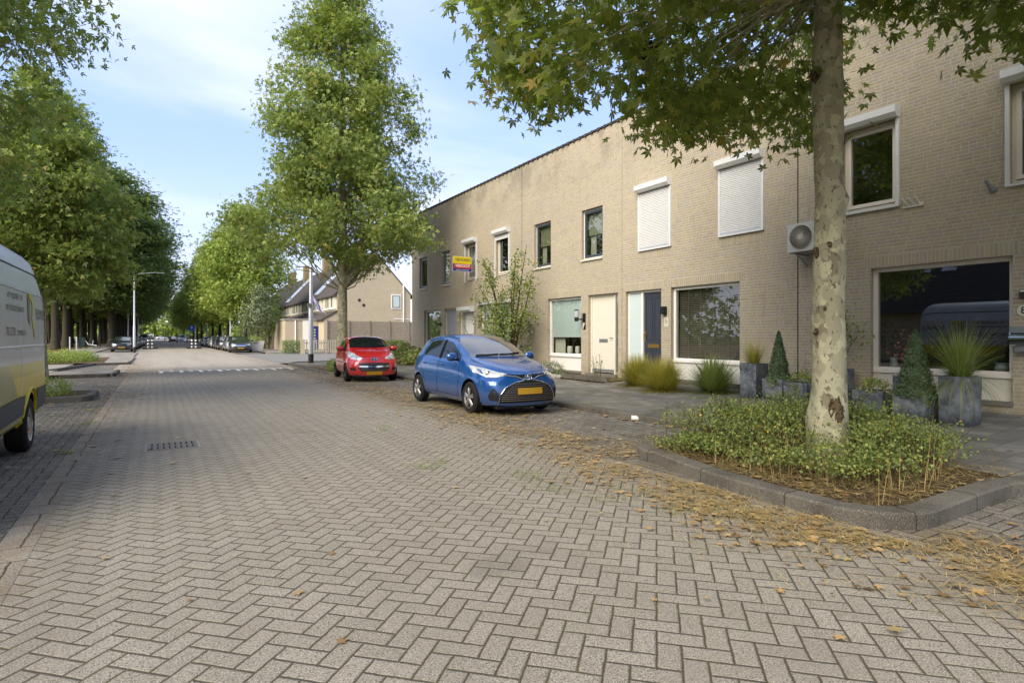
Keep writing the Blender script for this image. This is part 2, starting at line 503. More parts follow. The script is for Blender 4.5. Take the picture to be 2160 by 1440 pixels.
road_cols = ['#8a8272', '#8d8575', '#908878', '#8b8373', '#8f8777', '#888070', '#928a7a']
M['road'] = herring_mat('road_clinkers', road_cols, '#4a4233', jw=.0058)
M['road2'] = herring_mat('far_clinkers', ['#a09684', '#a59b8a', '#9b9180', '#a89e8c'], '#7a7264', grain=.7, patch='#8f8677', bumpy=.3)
M['bay'] = herring_mat('parking_clinkers', ['#5e5950', '#6a645a', '#736c61', '#645e55', '#7b7468'], '#2c271d', rot=0, moss=.5, patch='#4c463b', patch_amt=.5)
M['bayl'] = herring_mat('left_parking_clinkers', ['#565249', '#625d54', '#6d675c', '#5b564d'], '#2a261d', rot=0, moss=.4, patch='#3f3b33', patch_amt=.6)
M['tiles'] = tile_mat('pavement_slabs')
M['tilesl'] = tile_mat('pale_pavement_slabs', cols=('#8f887b', '#999183', '#8a8375'))
M['asphalt'] = plain('asphalt', '#77746d', .95, .15, var=.15, vs=3)
M['kerb'] = Mat('kerb_stone', .9, .2)
_k = M['kerb']; _x, _y, _z = _k.xyz()
_c = _k.mix(_k.noise(1.5, 5).smooth(.3, .7), lin('#46423a'), lin('#5f5a4f'))
_c = _k.mix(_k.noise(130, 2).smooth(.5, .7) * .5, _c, lin('#9d978a'))
_c = _k.mix(_k.noise(5, 4).smooth(.52, .7) * .5, _c, lin('#3f3b32')); _k.color(_c); _k.bump(_k.noise(80, 4), .35, .006)
M['joint'] = plain('kerb_joint', '#2b2720', .95)
M['soil'] = Mat('bed_soil', .95, .1)
_k = M['soil']; _c = _k.mix(_k.noise(14, 5, .7).smooth(.3, .7), lin('#2d251a'), lin('#6b5a3e'))
_k.color(_k.mix(_k.noise(50, 3).smooth(.55, .7), _c, lin('#9a8458'))); _k.bump(_k.noise(25, 5, .7), 1, .03)
M['grassy'] = Mat('park_ground', .95, .1)
_k = M['grassy']; _c = _k.mix(_k.noise(.6, 6, .7).smooth(.35, .65), lin('#4d4a2b'), lin('#6f5f42')); _k.color(_c)
M['strip'] = herring_mat('gutter_strip', ['#857a69', '#8f8473', '#7f7564'], '#443c2e', unit=.30, rot=0, jw=.006, patch='#6d6454')

L_NEW = [(0, '#3f4a1b'), (.3, '#55631f'), (.6, '#6a7528'), (.85, '#8a8e3a'), (1, '#a0912f')]
M['leafA'] = leaf_mat('plane_leaf_near', [(0, '#44521f'), (.35, '#5b6a26'), (.7, '#738032'), (.93, '#94933c'), (1, '#a58236')], .52)
M['leafB'] = leaf_mat('plane_leaf', [(0, '#586a30'), (.35, '#74873d'), (.7, '#92a152'), (.93, '#b0b45e'), (1, '#b08e48')], .42)
M['leafC'] = leaf_mat('park_leaf', [(0, '#4a5d36'), (.4, '#637840'), (.75, '#7d914f'), (1, '#959d55')], .36)
M['leafD'] = leaf_mat('fresh_leaf', [(0, '#5c6f30'), (.4, '#7b903c'), (.75, '#98a94a'), (1, '#b1b457')], .42)
M['leafE'] = leaf_mat('shrub_leaf', [(0, '#4c5a2e'), (.4, '#6b7a3f'), (.8, '#88944c'), (1, '#a8a050')], .3)
M['leafS'] = leaf_mat('silvery_leaf', [(0, '#4c563a'), (.4, '#636e4b'), (.8, '#7c8560'), (1, '#8c8b55')], .2)
M['conifer'] = leaf_mat('conifer_needles', [(0, '#3a4a30'), (.5, '#566a44'), (1, '#788a5c')], .15)
M['hydr'] = leaf_mat('hydrangea_bloom', [(0, '#8b8a4e'), (.5, '#a59d63'), (1, '#a07a56')], .1)
M['grassL'] = leaf_mat('ornamental_grass', [(0, '#85822f'), (.5, '#a8a040'), (.8, '#bdb052'), (1, '#b5904c')], .35)
M['grassG'] = leaf_mat('green_grass', [(0, '#5f7036'), (.5, '#7f8e46'), (1, '#a3a862')], .35)
M['straw'] = leaf_mat('dry_straw', [(0, '#7d6a40'), (.5, '#a38d58'), (1, '#bda772')], .1)
M['dead'] = leaf_mat('fallen_leaf', [(0, '#62492f'), (.25, '#84643e'), (.5, '#9b7c52'), (.75, '#b39769'), (.92, '#a67f48'), (1, '#99935c')], .1)
M['dead2'] = leaf_mat('leaf_crumbs', [(0, '#574733'), (.4, '#786248'), (.8, '#98815e'), (1, '#ab9870')], .1)
M['yellow'] = leaf_mat('yellow_bloom', [(0, '#b38b10'), (.5, '#cfa616'), (1, '#d8bc2c')], .1)
M['whitef'] = leaf_mat('white_bloom', [(0, '#b9b5a2'), (1, '#d5d2c2')], .1)
M['purple'] = leaf_mat('purple_bloom', [(0, '#5a4658'), (1, '#7c6478')], .1)
M['redleaf'] = leaf_mat('reddish_leaf', [(0, '#6d4434'), (1, '#95685a')], .2)

def bark(name, a, b, c, patch=1.6):
    m = Mat(name, .85, .2); x, y, z = m.xyz('obj')
    vec = m.vec(x * 1.0, y * 1.0, z * .75)
    wv = m.node('ShaderNodeVectorMath', operation='ADD'); n3 = m.node('ShaderNodeTexNoise'); n3.inputs['Scale'].default_value = 9; m.link(vec, n3.inputs['Vector'])
    sc = m.node('ShaderNodeVectorMath', operation='SCALE'); sc.inputs['Scale'].default_value = .16; m.link(n3.outputs['Color'], sc.inputs[0])
    m.link(vec, wv.inputs[0]); m.link(sc.outputs[0], wv.inputs[1])
    v1 = m.voro(6.5 * patch, out=1, vec=wv.outputs[0]); sepn = m.node('ShaderNodeSeparateColor'); m.link(v1, sepn.inputs[0]); r = V(m.nt, sepn.outputs[0]); r2 = V(m.nt, sepn.outputs[1])
    f = m.noise(7, 5, .65, vec=wv.outputs[0])
    col = m.ramp(r, [(0, lin(a)), (.42, lin(b)), (.72, lin('#b1ad8c')), (.88, lin(c))], True)
    flake = m.noise(19, 5, .66, vec=m.vec(x * 1.2, y * 1.2, z * .8)).smooth(.60, .64)
    col = m.mix(flake * .85, col, m.mix(m.noise(60, 2), lin('#3b3427'), lin('#6b5f4c')))
    col = m.mix(f * .4, col, lin('#7c745a')); m.color(col)
    m.bump(r * .3 + flake * -.8 + m.noise(45, 3) * .35, .8, .012); return m
M['bark'] = bark('plane_bark', '#928e75', '#a6a286', '#77705b', 1.75)
M['barkd'] = plain('park_bark', '#433e33', .95, .05, var=.35, vs=3)
M['barkl'] = plain('shrub_stem', '#4d4332', .95, .05, var=.3, vs=9)


# ------------------------------------------------------------------ ground
D = 11.3
def gz(n): return .09 + (n - 7.1) / (D - 7.1) * .16      # right-hand pavement slopes up to the doors
struct('ground', MB().quad((-1500, -300, -.03), (1500, -300, -.03), (1500, 2500, -.03), (-1500, 2500, -.03)), M['grassy'])
def sheet(name, pts, mat, z=0):
    return struct(name, MB().quad(*[(p[0], p[1], p[2] if len(p) > 2 else z) for p in pts]), mat)
sheet('road', [(-.72, -20), (4.45, -20), (4.45, 28.2), (-.72, 28.2)], M['road'])
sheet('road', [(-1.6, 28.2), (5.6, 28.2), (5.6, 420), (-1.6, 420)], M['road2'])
sheet('gutter_strip', [(-.94, -20), (-.72, -20), (-.72, 28.2), (-.94, 28.2)], M['strip'], .002)
sheet('gutter_strip', [(4.45, -20), (4.58, -20), (4.58, 28.2), (4.45, 28.2)], M['strip'], .002)
sheet('parking_strip', [(-3.4, -20), (-.94, -20), (-.94, 36.0), (-3.4, 36.0)], M['bayl'], -.003)
sheet('parking_strip', [(4.58, -20), (7.3, -20), (7.3, 28.2), (4.58, 28.2)], M['bay'], -.003)
sheet('parking_strip', [(-4.6, 60), (-1.6, 60), (-1.6, 420), (-4.6, 420)], M['bayl'], -.003)
sheet('parking_strip', [(5.6, 54), (7.9, 54), (7.9, 420), (5.6, 420)], M['bay'], -.003)
sheet('side_road', [(5.6, 33.5), (60, 33.5), (60, 52.5), (5.6, 52.5)], M['asphalt'], -.004)
# pavements
mb = MB()
mb.quad((7.1, -12, gz(7.1)), (D + .2, -12, gz(D + .2)), (D + .2, 28.7, gz(D + .2)), (7.1, 28.7, gz(7.1)))
mb.quad((7.1, 28.7, gz(7.1)), (D + .2, 28.7, .16), (D + .2, 31.5, .1), (7.1, 31.5, .09))
mb.quad((D + .2, 28.7, .16), (40, 28.7, .16), (40, 31.5, .1), (D + .2, 31.5, .1))
struct('pavement', mb, M['tiles'])
struct('pavement', MB().quad((5.75, 31.5, .07), (60, 31.5, .07), (60, 33.6, .03), (5.75, 33.6, .03)), M['tilesl'])
struct('pavement', MB().box(7.9, 14.2, 52.6, 300, -.02, .07), M['tilesl'])
struct('pavement', MB().box(-9, -3.5, -20, 46, -.02, .07), M['tilesl'])
struct('pavement', MB().box(-3.5, -1.35, 25.4, 28.3, -.02, .10), M['tilesl'])
struct('pavement', MB().box(-9, -1.35, 46.2, 60, -.02, .06), M['tilesl'])
struct('pavement', MB().box(-2.9, -1.2, 36.15, 46.2, -.02, .09), M['tilesl'])
struct('pavement', MB().box(-7.4, -4.6, 60, 420, -.02, .07), M['tilesl'])

def kerb(name, pts, wd=.16, h=.10, z1=None, seg=1.0, side=1):
    """kerb stones laid along a polyline, a dark joint between the stones"""
    P = [Vector((p[0], p[1], 0)) for p in pts]
    mb = MB(); n = len(P); L, Rr = [], []
    for i, p in enumerate(P):
        d = (P[min(i + 1, n - 1)] - P[max(i - 1, 0)]).normalized(); nn = Vector((-d.y, d.x, 0)) * side
        L.append(p); Rr.append(p + nn * wd)
    zt = z1 or h
    c = .018
    for i in range(n - 1):
        a, b, c2, d2 = L[i], L[i + 1], Rr[i + 1], Rr[i]
        ax, bx = a.lerp(d2, c / wd), b.lerp(c2, c / wd)
        mb.quad((a.x, a.y, -.02), (b.x, b.y, -.02), (b.x, b.y, zt - c), (a.x, a.y, zt - c))
        mb.quad((a.x, a.y, zt - c), (b.x, b.y, zt - c), (bx.x, bx.y, zt), (ax.x, ax.y, zt))
        mb.quad((ax.x, ax.y, zt), (bx.x, bx.y, zt), (c2.x, c2.y, zt), (d2.x, d2.y, zt))
        mb.quad((d2.x, d2.y, zt), (c2.x, c2.y, zt), (c2.x, c2.y, -.02), (d2.x, d2.y, -.02))
    for i in (0, n - 1):
        a, d2 = L[i], Rr[i]; mb.quad((a.x, a.y, -.02), (a.x, a.y, zt), (d2.x, d2.y, zt), (d2.x, d2.y, -.02))
    # joints
    mb.mat = 1; acc = .35
    for i in range(n - 1):
        a, b = L[i], L[i + 1]; d = b - a; ln = d.length; u = d / ln; nn = Vector((-u.y, u.x, 0)) * side; t = acc
        while t < ln:
            p = a + u * t; o = -nn * .0025
            q = [p + o - u * .004, p + o + u * .004]
            w_ = wd + .0
            mb.add([(q[0].x, q[0].y, 0), (q[1].x, q[1].y, 0), (q[1].x, q[1].y, zt - c), (q[0].x, q[0].y, zt - c)], [(0, 1, 2, 3)])
            e0, e1 = q[0] + nn * c, q[1] + nn * c; f0, f1 = q[0] + nn * w_, q[1] + nn * w_
            mb.add([(q[0].x, q[0].y, zt - c + .002), (q[1].x, q[1].y, zt - c + .002), (e1.x, e1.y, zt + .003), (e0.x, e0.y, zt + .003)], [(0, 1, 2, 3)])
            mb.add([(e0.x, e0.y, zt + .003), (e1.x, e1.y, zt + .003), (f1.x, f1.y, zt + .003), (f0.x, f0.y, zt + .003)], [(0, 1, 2, 3)])
            t += seg
        acc = t - ln
    return struct(name, mb, [M['kerb'], M['joint']])
def arc(cx_, cy_, r, a0, a1, n=7):
    return [(cx_ + r * math.cos(R(a0 + (a1 - a0) * i / n)), cy_ + r * math.sin(R(a0 + (a1 - a0) * i / n))) for i in range(n + 1)]
# island of the near plane tree: from the wall side round to the wall side again
isl = [(8.2, 1.98), (7.2, 2.06)] + [(6.6, 2.2), (6.0, 2.2)] + arc(5.1, 2.74, .58, 270, 190, 7) + [(4.55, 3.3), (4.62, 3.9), (4.74, 4.4), (4.86, 4.8)] + arc(5.4, 5.0, .52, 175, 100, 5) + [(6.2, 5.75), (7.0, 6.1)]
kerb('kerb', isl, .19, .125, side=-1)
kerb('kerb', [(7.08, 6.0), (7.08, 21.6)], .14, .10, side=-1)
isl2 = [(7.1, 21.6), (6.4, 21.9)] + arc(6.0, 22.4, .45, 250, 180, 4) + [(5.5, 24), (5.6, 26.5), (5.68, 27.8), (5.72, 31.0)] + arc(7.6, 31.2, 1.9, 180, 105, 5) + [(9.5, 33.2), (40, 33.3)]
kerb('kerb', isl2, .14, .10, side=-1)
kerb('kerb', [(9.6, 1.6), (8.3, 1.75), (7.6, 1.2), (7.1, .4), (7.05, -10)], .16, .10, side=1)
kerb('kerb', [(40, 52.5), (9.5, 52.5), (7.9, 53.4), (7.9, 300)], .14, .10, side=-1)
kerb('kerb', [(-3.4, 16.0), (-1.65, 16.0), (-1.4, 16.05), (-1.22, 16.35), (-1.2, 17.5), (-1.35, 17.8), (-3.4, 17.9)], .15, .13, side=1)
kerb('kerb', [(-3.45, 25.3), (-1.5, 25.3), (-1.25, 25.6), (-1.25, 28.3)], .12, .12, side=1)
kerb('kerb', [(-3.6, 29.8), (-3.0, 33.5), (-2.6, 35.6), (-1.2, 36.0), (-1.15, 38)], .12, .12, side=1)
kerb('kerb', [(-3.5, -20), (-3.5, 25.3)], .12, .10, side=1)
sh = MB(); sh.add([(x, y, .085) for x, y in isl[:-1]] + [(7.15, 5.9, .085), (7.15, 2.2, .085)], [tuple(range(len(isl) + 1))])
struct('planting_bed', sh, M['soil'])
mb = MB(); mb.quad((5.7, 22.2, .09), (7.1, 22.0, .09), (7.1, 31.4, .09), (5.85, 31.4, .09)); struct('planting_bed', mb, M['tiles'])
struct('planting_bed', MB().quad((5.72, 22.4, .095), (7.05, 22.2, .095), (7.05, 27.6, .095), (5.8, 27.6, .095)), M['soil'])
struct('planting_bed', MB().quad((-3.5, 16.1, .11), (-1.35, 16.15, .11), (-1.3, 17.7, .11), (-3.5, 17.8, .11)), M['soil'])
struct('planting_bed', MB().quad((-9, 36.2, .10), (-2.3, 36.2, .10), (-2.6, 46, .10), (-9, 46, .10)), M['soil'])
# speed table marking: a thin line with teeth
mb = MB(); mb.box(.05, 5.3, 28.3, 28.42, 0, .006)
for i in range(15):
    x = .1 + i * .355; l = 1.25 if i % 2 == 0 else .55
    mb.box(x, x + .13, 28.3 - l, 28.3, 0, .006)
struct('road_marking', mb, M['stripew'])
# drain cover
o = root('drain_cover', (.2, 9.0, 0), 'rusty cast iron slotted drain cover set in the road bricks', 'drain cover', rz=0)
mb = MB(); mb.box(-.13, .50, 8.68, 9.30, -.01, .004); part('frame', mb, M['conc'], o)
mb = MB()
mb.box(-.10, .47, 8.71, 9.27, -.004, .009)
part('cover_plate', mb, M['iron'], o)
for r_ in range(2):
    mb = MB()
    for i in range(8):
        y = 8.77 + r_ * .26; x = -.06 + i * .066
        mb.box(x, x + .020, y, y + .17, .009, .0115)
    part('slot_row', mb, M['room'], o)


# ------------------------------------------------------------------ terraced houses on the right
ZR = 7.62
def facade(x, s0, s1, z0, z1, ops, depth=.12):
    """brick slab with real openings and reveals"""
    mb = MB(); ys = sorted({s0, s1} | {o[0] for o in ops} | {o[1] for o in ops}); zs = sorted({z0, z1} | {o[2] for o in ops} | {o[3] for o in ops})
    for i in range(len(ys) - 1):
        for j in range(len(zs) - 1):
            cy, cz = (ys[i] + ys[i + 1]) / 2, (zs[j] + zs[j + 1]) / 2
            if any(o[0] < cy < o[1] and o[2] < cz < o[3] for o in ops): continue
            mb.quad((x, ys[i], zs[j]), (x, ys[i + 1], zs[j]), (x, ys[i + 1], zs[j + 1]), (x, ys[i], zs[j + 1]))
    for a, b, c, d in ops:
        e = x + depth
        mb.quad((x, a, c), (x, a, d), (e, a, d), (e, a, c)); mb.quad((x, b, c), (e, b, c), (e, b, d), (x, b, d))
        mb.quad((x, a, d), (x, b, d), (e, b, d), (e, a, d)); mb.quad((x, a, c), (e, a, c), (e, b, c), (x, b, c))
    return mb
def soldier(h, a, b, z, below=False):
    mb = MB(); hh = .21
    (mb.box(D - .003, D + .02, a - .10, b + .10, z, z + hh) if not below else mb.box(D - .003, D + .02, a - .02, b + .02, z - hh, z))
    part('lintel' if not below else 'brick_sill', mb, M['soldier'], h)
def room(wn, a, b, z0, z1, mat='dark', dep=1.3, x=D + .2):
    mb = MB(); mb.box(x, x + dep, a - .3, b + .3, z0 - .3, z1 + .25)
    mb.f = [f for f in mb.f]; del mb.f[5]; del mb.mi[5]
    part('room', mb, M[mat], wn)
def frame_mb(x0, x1, a, b, z0, z1, w_=.06):
    mb = MB(); mb.box(x0, x1, a, a + w_, z0, z1); mb.box(x0, x1, b - w_, b, z0, z1)
    mb.box(x0, x1, a + w_, b - w_, z1 - w_, z1); mb.box(x0, x1, a + w_, b - w_, z0, z0 + w_); return mb
def pane(p, a, b, z0, z1, x, mat='glass'):
    mb = MB().quad((x, b, z0), (x, a, z0), (x, a, z1), (x, b, z1)); part('pane', mb, M[mat], p)
def curtain(p, a, b, z0, z1, x, mat='curtain', name='curtain', pl=.07):
    mb = MB(); n = max(4, int((b - a) / pl * 4)); pts = [(a + (b - a) * i / n, x + .018 * math.sin(i * math.pi / 2 + .3 * math.sin(i))) for i in range(n + 1)]
    for i in range(n):
        mb.quad((pts[i][1], pts[i][0], z0), (pts[i + 1][1], pts[i + 1][0], z0), (pts[i + 1][1], pts[i + 1][0], z1), (pts[i][1], pts[i][0], z1))
    part(name, mb, M[mat], p, smooth=60)
def flatcloth(p, a, b, z0, z1, x, mat, name='blind'):
    mb = MB(); mb.box(x, x + .006, a, b, z0, z1); part(name, mb, M[mat], p)
def win_up(h, a, b, frame='white', sash='sash', inner=None, sill=True, z0=3.76, z1=5.33, x=D + .10, glass='glassd'):
    soldier(h, a, b, z1)
    w_ = part('window', frame_mb(x, x + .09, a, b, z0 + .05, z1, .05), M[frame], h)
    part('sash', frame_mb(x - .02, x + .05, a + .055, b - .055, z0 + .11, z1 - .055, .065), M[sash], w_)
    pane(w_, a + .11, b - .11, z0 + .16, z1 - .11, x + .02, glass); room(w_, a, b, z0, z1)
    if sill: mb = MB(); mb.box(D - .05, x + .02, a - .01, b + .01, z0 - .01, z0 + .045); part('sill', mb, M['sillw'], w_)
    if inner: inner(w_)
    return w_
def roller_box(p, a, b, z, out=.19, hgt=.20, name='shutter_box'):
    mb = MB(); x0 = D - out; pr = [(D, z), (D, z + hgt), (x0, z + hgt - .01), (x0, z + .07), (x0 + .06, z)]
    n = len(pr); mb.add([(q[0], a, q[1]) for q in pr] + [(q[0], b, q[1]) for q in pr], [tuple(range(n)), tuple(range(n, 2 * n))[::-1]] + [(i, n + i, n + (i + 1) % n, (i + 1) % n) for i in range(n)])
    part(name, mb, M['shutter'], p)
def guides(p, a, b, z0, z1, bottom=True):
    part('shutter_guide', MB().box(D - .05, D + .0, a - .045, a + .01, z0 - .04, z1), M['shutter'], p); part('shutter_guide', MB().box(D - .05, D, b - .01, b + .045, z0 - .04, z1), M['shutter'], p)
    if bottom: part('sill_rail', MB().box(D - .055, D - .01, a + .01, b - .01, z0 - .045, z0 - .008), M['shutter'], p)
def closed_shutter(h, a, b, z0=3.80, z1=5.32):
    s = MB(); nS = int((z1 - z0) / .042); st = (z1 - z0) / nS
    for i in range(nS):
        z = z0 + i * st
        for q in ((D - .022, z, D - .036, z + st * .25), (D - .036, z + st * .25, D - .036, z + st * .8), (D - .036, z + st * .8, D - .022, z + st)):
            s.quad((q[0], a, q[1]), (q[0], b, q[1]), (q[2], b, q[3]), (q[2], a, q[3]))
    sh_ = part('roller_shutter', s, M['shutter'], h); roller_box(sh_, a - .05, b + .05, z1 + .01); guides(sh_, a, b, z0, z1 + .01)
    mb = MB(); mb.box(D - .045, D - .02, a + .01, b - .01, z0 - .006, z0 + .05); mb.box(D - .05, D - .045, a + .1, a + .2, z0 + .04, z0 + .055); part('bottom_rail', mb, M['alu'], sh_)
    soldier(h, a, b, 3.75, True)
def panel_window(h, a, b, frame='white', low='panel', inner=None, glass='glass', z0=.36, z1=2.70, zs=.82, brick_low=False):
    x = D + .10; soldier(h, a, b, z1)
    w_ = part('window', frame_mb(x, x + .09, a, b, zs, z1, .075), M[frame], h)
    pane(w_, a + .075, b - .075, zs + .075, z1 - .075, x + .04, glass)
    mb = MB(); mb.box(x - .035, x + .05, a + .01, b - .01, zs - .03, zs + .03); part('sill', mb, M[frame], w_)
    mb = MB(); mb.box(x + .01, x + .07, a, b, z0, zs - .0); part('lower_panel', mb, M[low], w_)
    mb = MB(); mb.box(D - .03, x + .05, a - .01, b + .01, z0 - .07, z0); part('threshold', mb, M['sill'], w_)
    room(w_, a, b, zs, z1, 'dark', 2.2, x + .12)
    if inner: inner(w_)
    return w_

def slab_roof(h, s0, s1):
    mb = MB(); mb.quad((D - .02, s0, ZR), (D - .02, s1, ZR), (D + 8, s1, ZR - 1.6), (D + 8, s0, ZR - 1.6))
    mb.quad((D - .02, s0, ZR - .03), (D + 8, s0, ZR - 1.63), (D + 8, s1, ZR - 1.63), (D - .02, s1, ZR - .03))
    n = round((s1 - s0) / .297)
    for i in range(n):
        y = s0 + (i + .5) * (s1 - s0) / n
        mb.tube([(D - .035, y, ZR + .0), (D + .5, y, ZR - .08)], .06, 8)
        mb.box(D - .035, D + .0, y - .148, y + .148, ZR - .02, ZR + .035)
    part('roof', mb, M['rooftile'], h)
M['rooftile'] = plain('dark_roof_tile', '#3d3833', .85, .2, var=.4, vs=3)

HX = {'A': (23.33, 28.67), 'B': (17.99, 23.33), 'C': (12.65, 17.99), 'D': (7.31, 12.65), 'E': (1.97, 7.31)}
OPS = {
 'A': [(26.68, 27.65, 3.76, 5.33), (24.08, 25.04, 3.76, 5.33), (25.10, 27.05, .30, 2.70), (23.47, 24.70, .30, 2.70)],
 'B': [(21.50, 22.50, 3.76, 5.33), (18.87, 19.87, 3.76, 5.33), (21.75, 23.15, .30, 2.70), (18.75, 21.20, .30, 2.70)],
 'C': [(16.17, 17.18, 3.76, 5.33), (13.50, 14.50, 3.76, 5.33), (14.53, 16.35, .30, 2.70), (12.82, 14.18, .30, 2.70)],
 'D': [(10.82, 11.92, 3.76, 5.33), (8.13, 9.24, 3.76, 5.33), (11.14, 12.50, .30, 2.70), (8.72, 10.80, .30, 2.70)],
 'E': [(5.41, 6.39, 3.78, 5.33), (2.72, 3.80, 3.78, 5.33), (3.76, 5.87, .36, 2.70), (2.12, 3.42, .30, 2.70)]}
LAB = {'A': 'far end terraced house of tan brick with grey door and globe lamp',
       'B': 'tan brick terraced house with white door and yellow for sale board',
       'C': 'tan brick terraced house with white front door and pale roller blind',
       'D': 'tan brick terraced house with dark blue door and two closed white shutters',
       'E': 'nearest tan brick terraced house with wide picture window behind the planters'}
HS = {}
for k, (s0, s1) in HX.items():
    h = root('terraced_house', (D + 4, (s0 + s1) / 2, .2), LAB[k], 'house', 'terraced houses of tan brick along the pavement'); HS[k] = h
    a, b = s0 + .007, s1 - .007
    mb = facade(D, a, b, 0, ZR - .02, OPS[k], .19)
    mb.quad((D, a, 0), (D + 8, a, 0), (D + 8, a, ZR - 1.62), (D, a, ZR - .02)); mb.quad((D, b, 0), (D, b, ZR - .02), (D + 8, b, ZR - 1.62), (D + 8, b, 0))
    mb.quad((D + 8, a, 0), (D + 8, b, 0), (D + 8, b, ZR - 1.63), (D + 8, a, ZR - 1.63))
    part('wall', mb, M['brick'], h); slab_roof(h, s0, s1)
    if k != 'E':
        mb = MB(); mb.box(D - .0, D + .02, s0 - .012 if k in 'BD' else s0 - .001, s0 + .012 if k in 'BD' else s0 + .001, .1, ZR - .05)
        if k in 'BD': part('expansion_joint', mb, M['dark'], h)
mb = MB(); mb.box(D + 2.6, D + 3.3, 27.2, 28.2, 6.6, 9.1); ch_ = part('chimney', mb, M['orange'], HS['A'])

# house A (far end)
h = HS['A']
win_up(h, 26.68, 27.65, 'lilac', 'lilac', lambda w_: curtain(w_, 26.8, 27.2, 3.9, 5.2, D + .22, 'curtain'))
win_up(h, 24.08, 25.04, 'lilac', 'lilac', lambda w_: curtain(w_, 24.2, 24.9, 3.9, 5.2, D + .22, 'olive'))
panel_window(h, 25.10, 27.05, 'cream', 'green', lambda w_: curtain(w_, 25.15, 26.9, .9, 2.62, D + .2, 'olive'), glass='glassd')
def door(h, a, b, frame, leaf, extra=None, z0=.30, z1=2.70, panels=False):
    x = D + .10; soldier(h, a, b, z1)
    d = part('door', MB().box(x + .03, x + .07, a + .06, b - .06, z0 + .08, z1 - .06), M[leaf], h)
    mb = MB(); w_ = .06
    mb.box(x, x + .09, a, a + w_, z0, z1); mb.box(x, x + .09, b - w_, b, z0, z1); mb.box(x, x + .09, a + w_, b - w_, z1 - w_, z1)
    part('frame', mb, M[frame], d); mb = MB(); mb.box(D - .12, x + .09, a, b, z0 - .10, z0 + .04); part('threshold', mb, M['sill'], d)
    return d
door(h, 23.47, 24.70, 'cream', 'lilac')
# house B
h = HS['B']
w1 = win_up(h, 21.50, 22.50, 'cream', 'cream', lambda w_: curtain(w_, 22.0, 22.4, 3.9, 5.2, D + .24), sill=False); roller_box(w1, 21.45, 22.55, 5.34); guides(w1, 21.5, 22.5, 3.76, 5.34, False)
w1 = win_up(h, 18.87, 19.87, 'cream', 'cream', None, sill=False); roller_box(w1, 18.8, 19.93, 5.34); guides(w1, 18.87, 19.87, 3.76, 5.34, False)
mb = MB(); mb.box(D - .03, D - .01, 18.88, 19.86, 5.15, 5.33); part('shutter_curtain', mb, M['shutter'], w1)
d = door(h, 21.75, 23.15, 'white', 'white')
mb = MB(); mb.box(D + .11, D + .12, 22.75, 23.05, .5, 2.6); part('sidelight', mb, M['curtain'], d); roller_box(d, 21.7, 22.9, 2.48, .25, .22)
mb = MB(); mb.tube([(D - .02, 21.62, 2.3), (D - .03, 21.6, 1.9), (D - .02, 21.64, 1.5), (D - .03, 21.6, 1.2)], .012, 6); part('cable', mb, M['steel'], h)
w1 = panel_window(h, 18.75, 21.20, 'white', 'panel', lambda w_: flatcloth(w_, 18.9, 21.1, .9, 2.6, D + .22, 'blind'))
mb = MB()
for i in range(14): mb.box(D + .20, D + .21, 19.6, 21.1, 1.2 + i * .1, 1.245 + i * .1)
part('venetian_blind', mb, M['white'], w1)
mb = MB(); mb.box(D - .10, D, 18.7, 21.3, 2.72, 2.80); part('awning_rail', mb, M['alu'], w1)
# house C
h = HS['C']
for a in (16.17, 13.50):
    b = a + 1.0
    def inn(w_, a=a, b=b):
        flatcloth(w_, a + .12, b - .12, 4.55, 5.25, D + .20, 'olive'); curtain(w_, b - .4, b - .15, 3.9, 4.6, D + .26)
    win_up(h, a, b, 'white', 'sash', inn)
def inC(w_):
    flatcloth(w_, 14.62, 16.25, 1.42, 2.62, D + .17, 'blind', 'roller_blind')
    curtain(w_, 15.75, 16.3, .88, 1.45, D + .3); curtain(w_, 14.58, 14.75, .88, 1.45, D + .3)
    mb = MB()
    for y, r_ in ((15.55, .10), (15.15, .08), (14.78, .09)):
        mb.lathe([(0, 0), (r_ * .8, 0), (r_, .1), (r_ * .9, .24), (r_ * .8, .26), (0, .26)], 12, c=(D + .34, y, .87))
    part('vase', mb, M['sillw'], w_, smooth=40)
panel_window(h, 14.53, 16.35, 'white', 'panel', inC)
d = door(h, 12.82, 14.18, 'cream', 'cream')
mb = MB(); mb.box(D + .09, D + .2, 13.04, 13.10, .34, 2.64); mb.box(D + .12, D + .125, 12.88, 13.04, .4, 2.64); mb.mi = [0] * 6 + [1] * 6; part('sidelight', mb, [M['cream'], M['glassd']], d)
mb = MB(); mb.box(D + .118, D + .13, 13.42, 13.80, 1.27, 1.37); part('letter_slot', mb, M['steel'], d)
mb = MB(); mb.tube([(D + .13, 13.2, 1.40), (D + .07, 13.2, 1.40), (D + .07, 13.28, 1.40)], .012, 6); part('handle', mb, M['steel'], d)
mb = MB(); mb.box(D + .118, D + .13, 13.12, 14.12, .40, .47); part('kick_strip', mb, M['steel'], d)
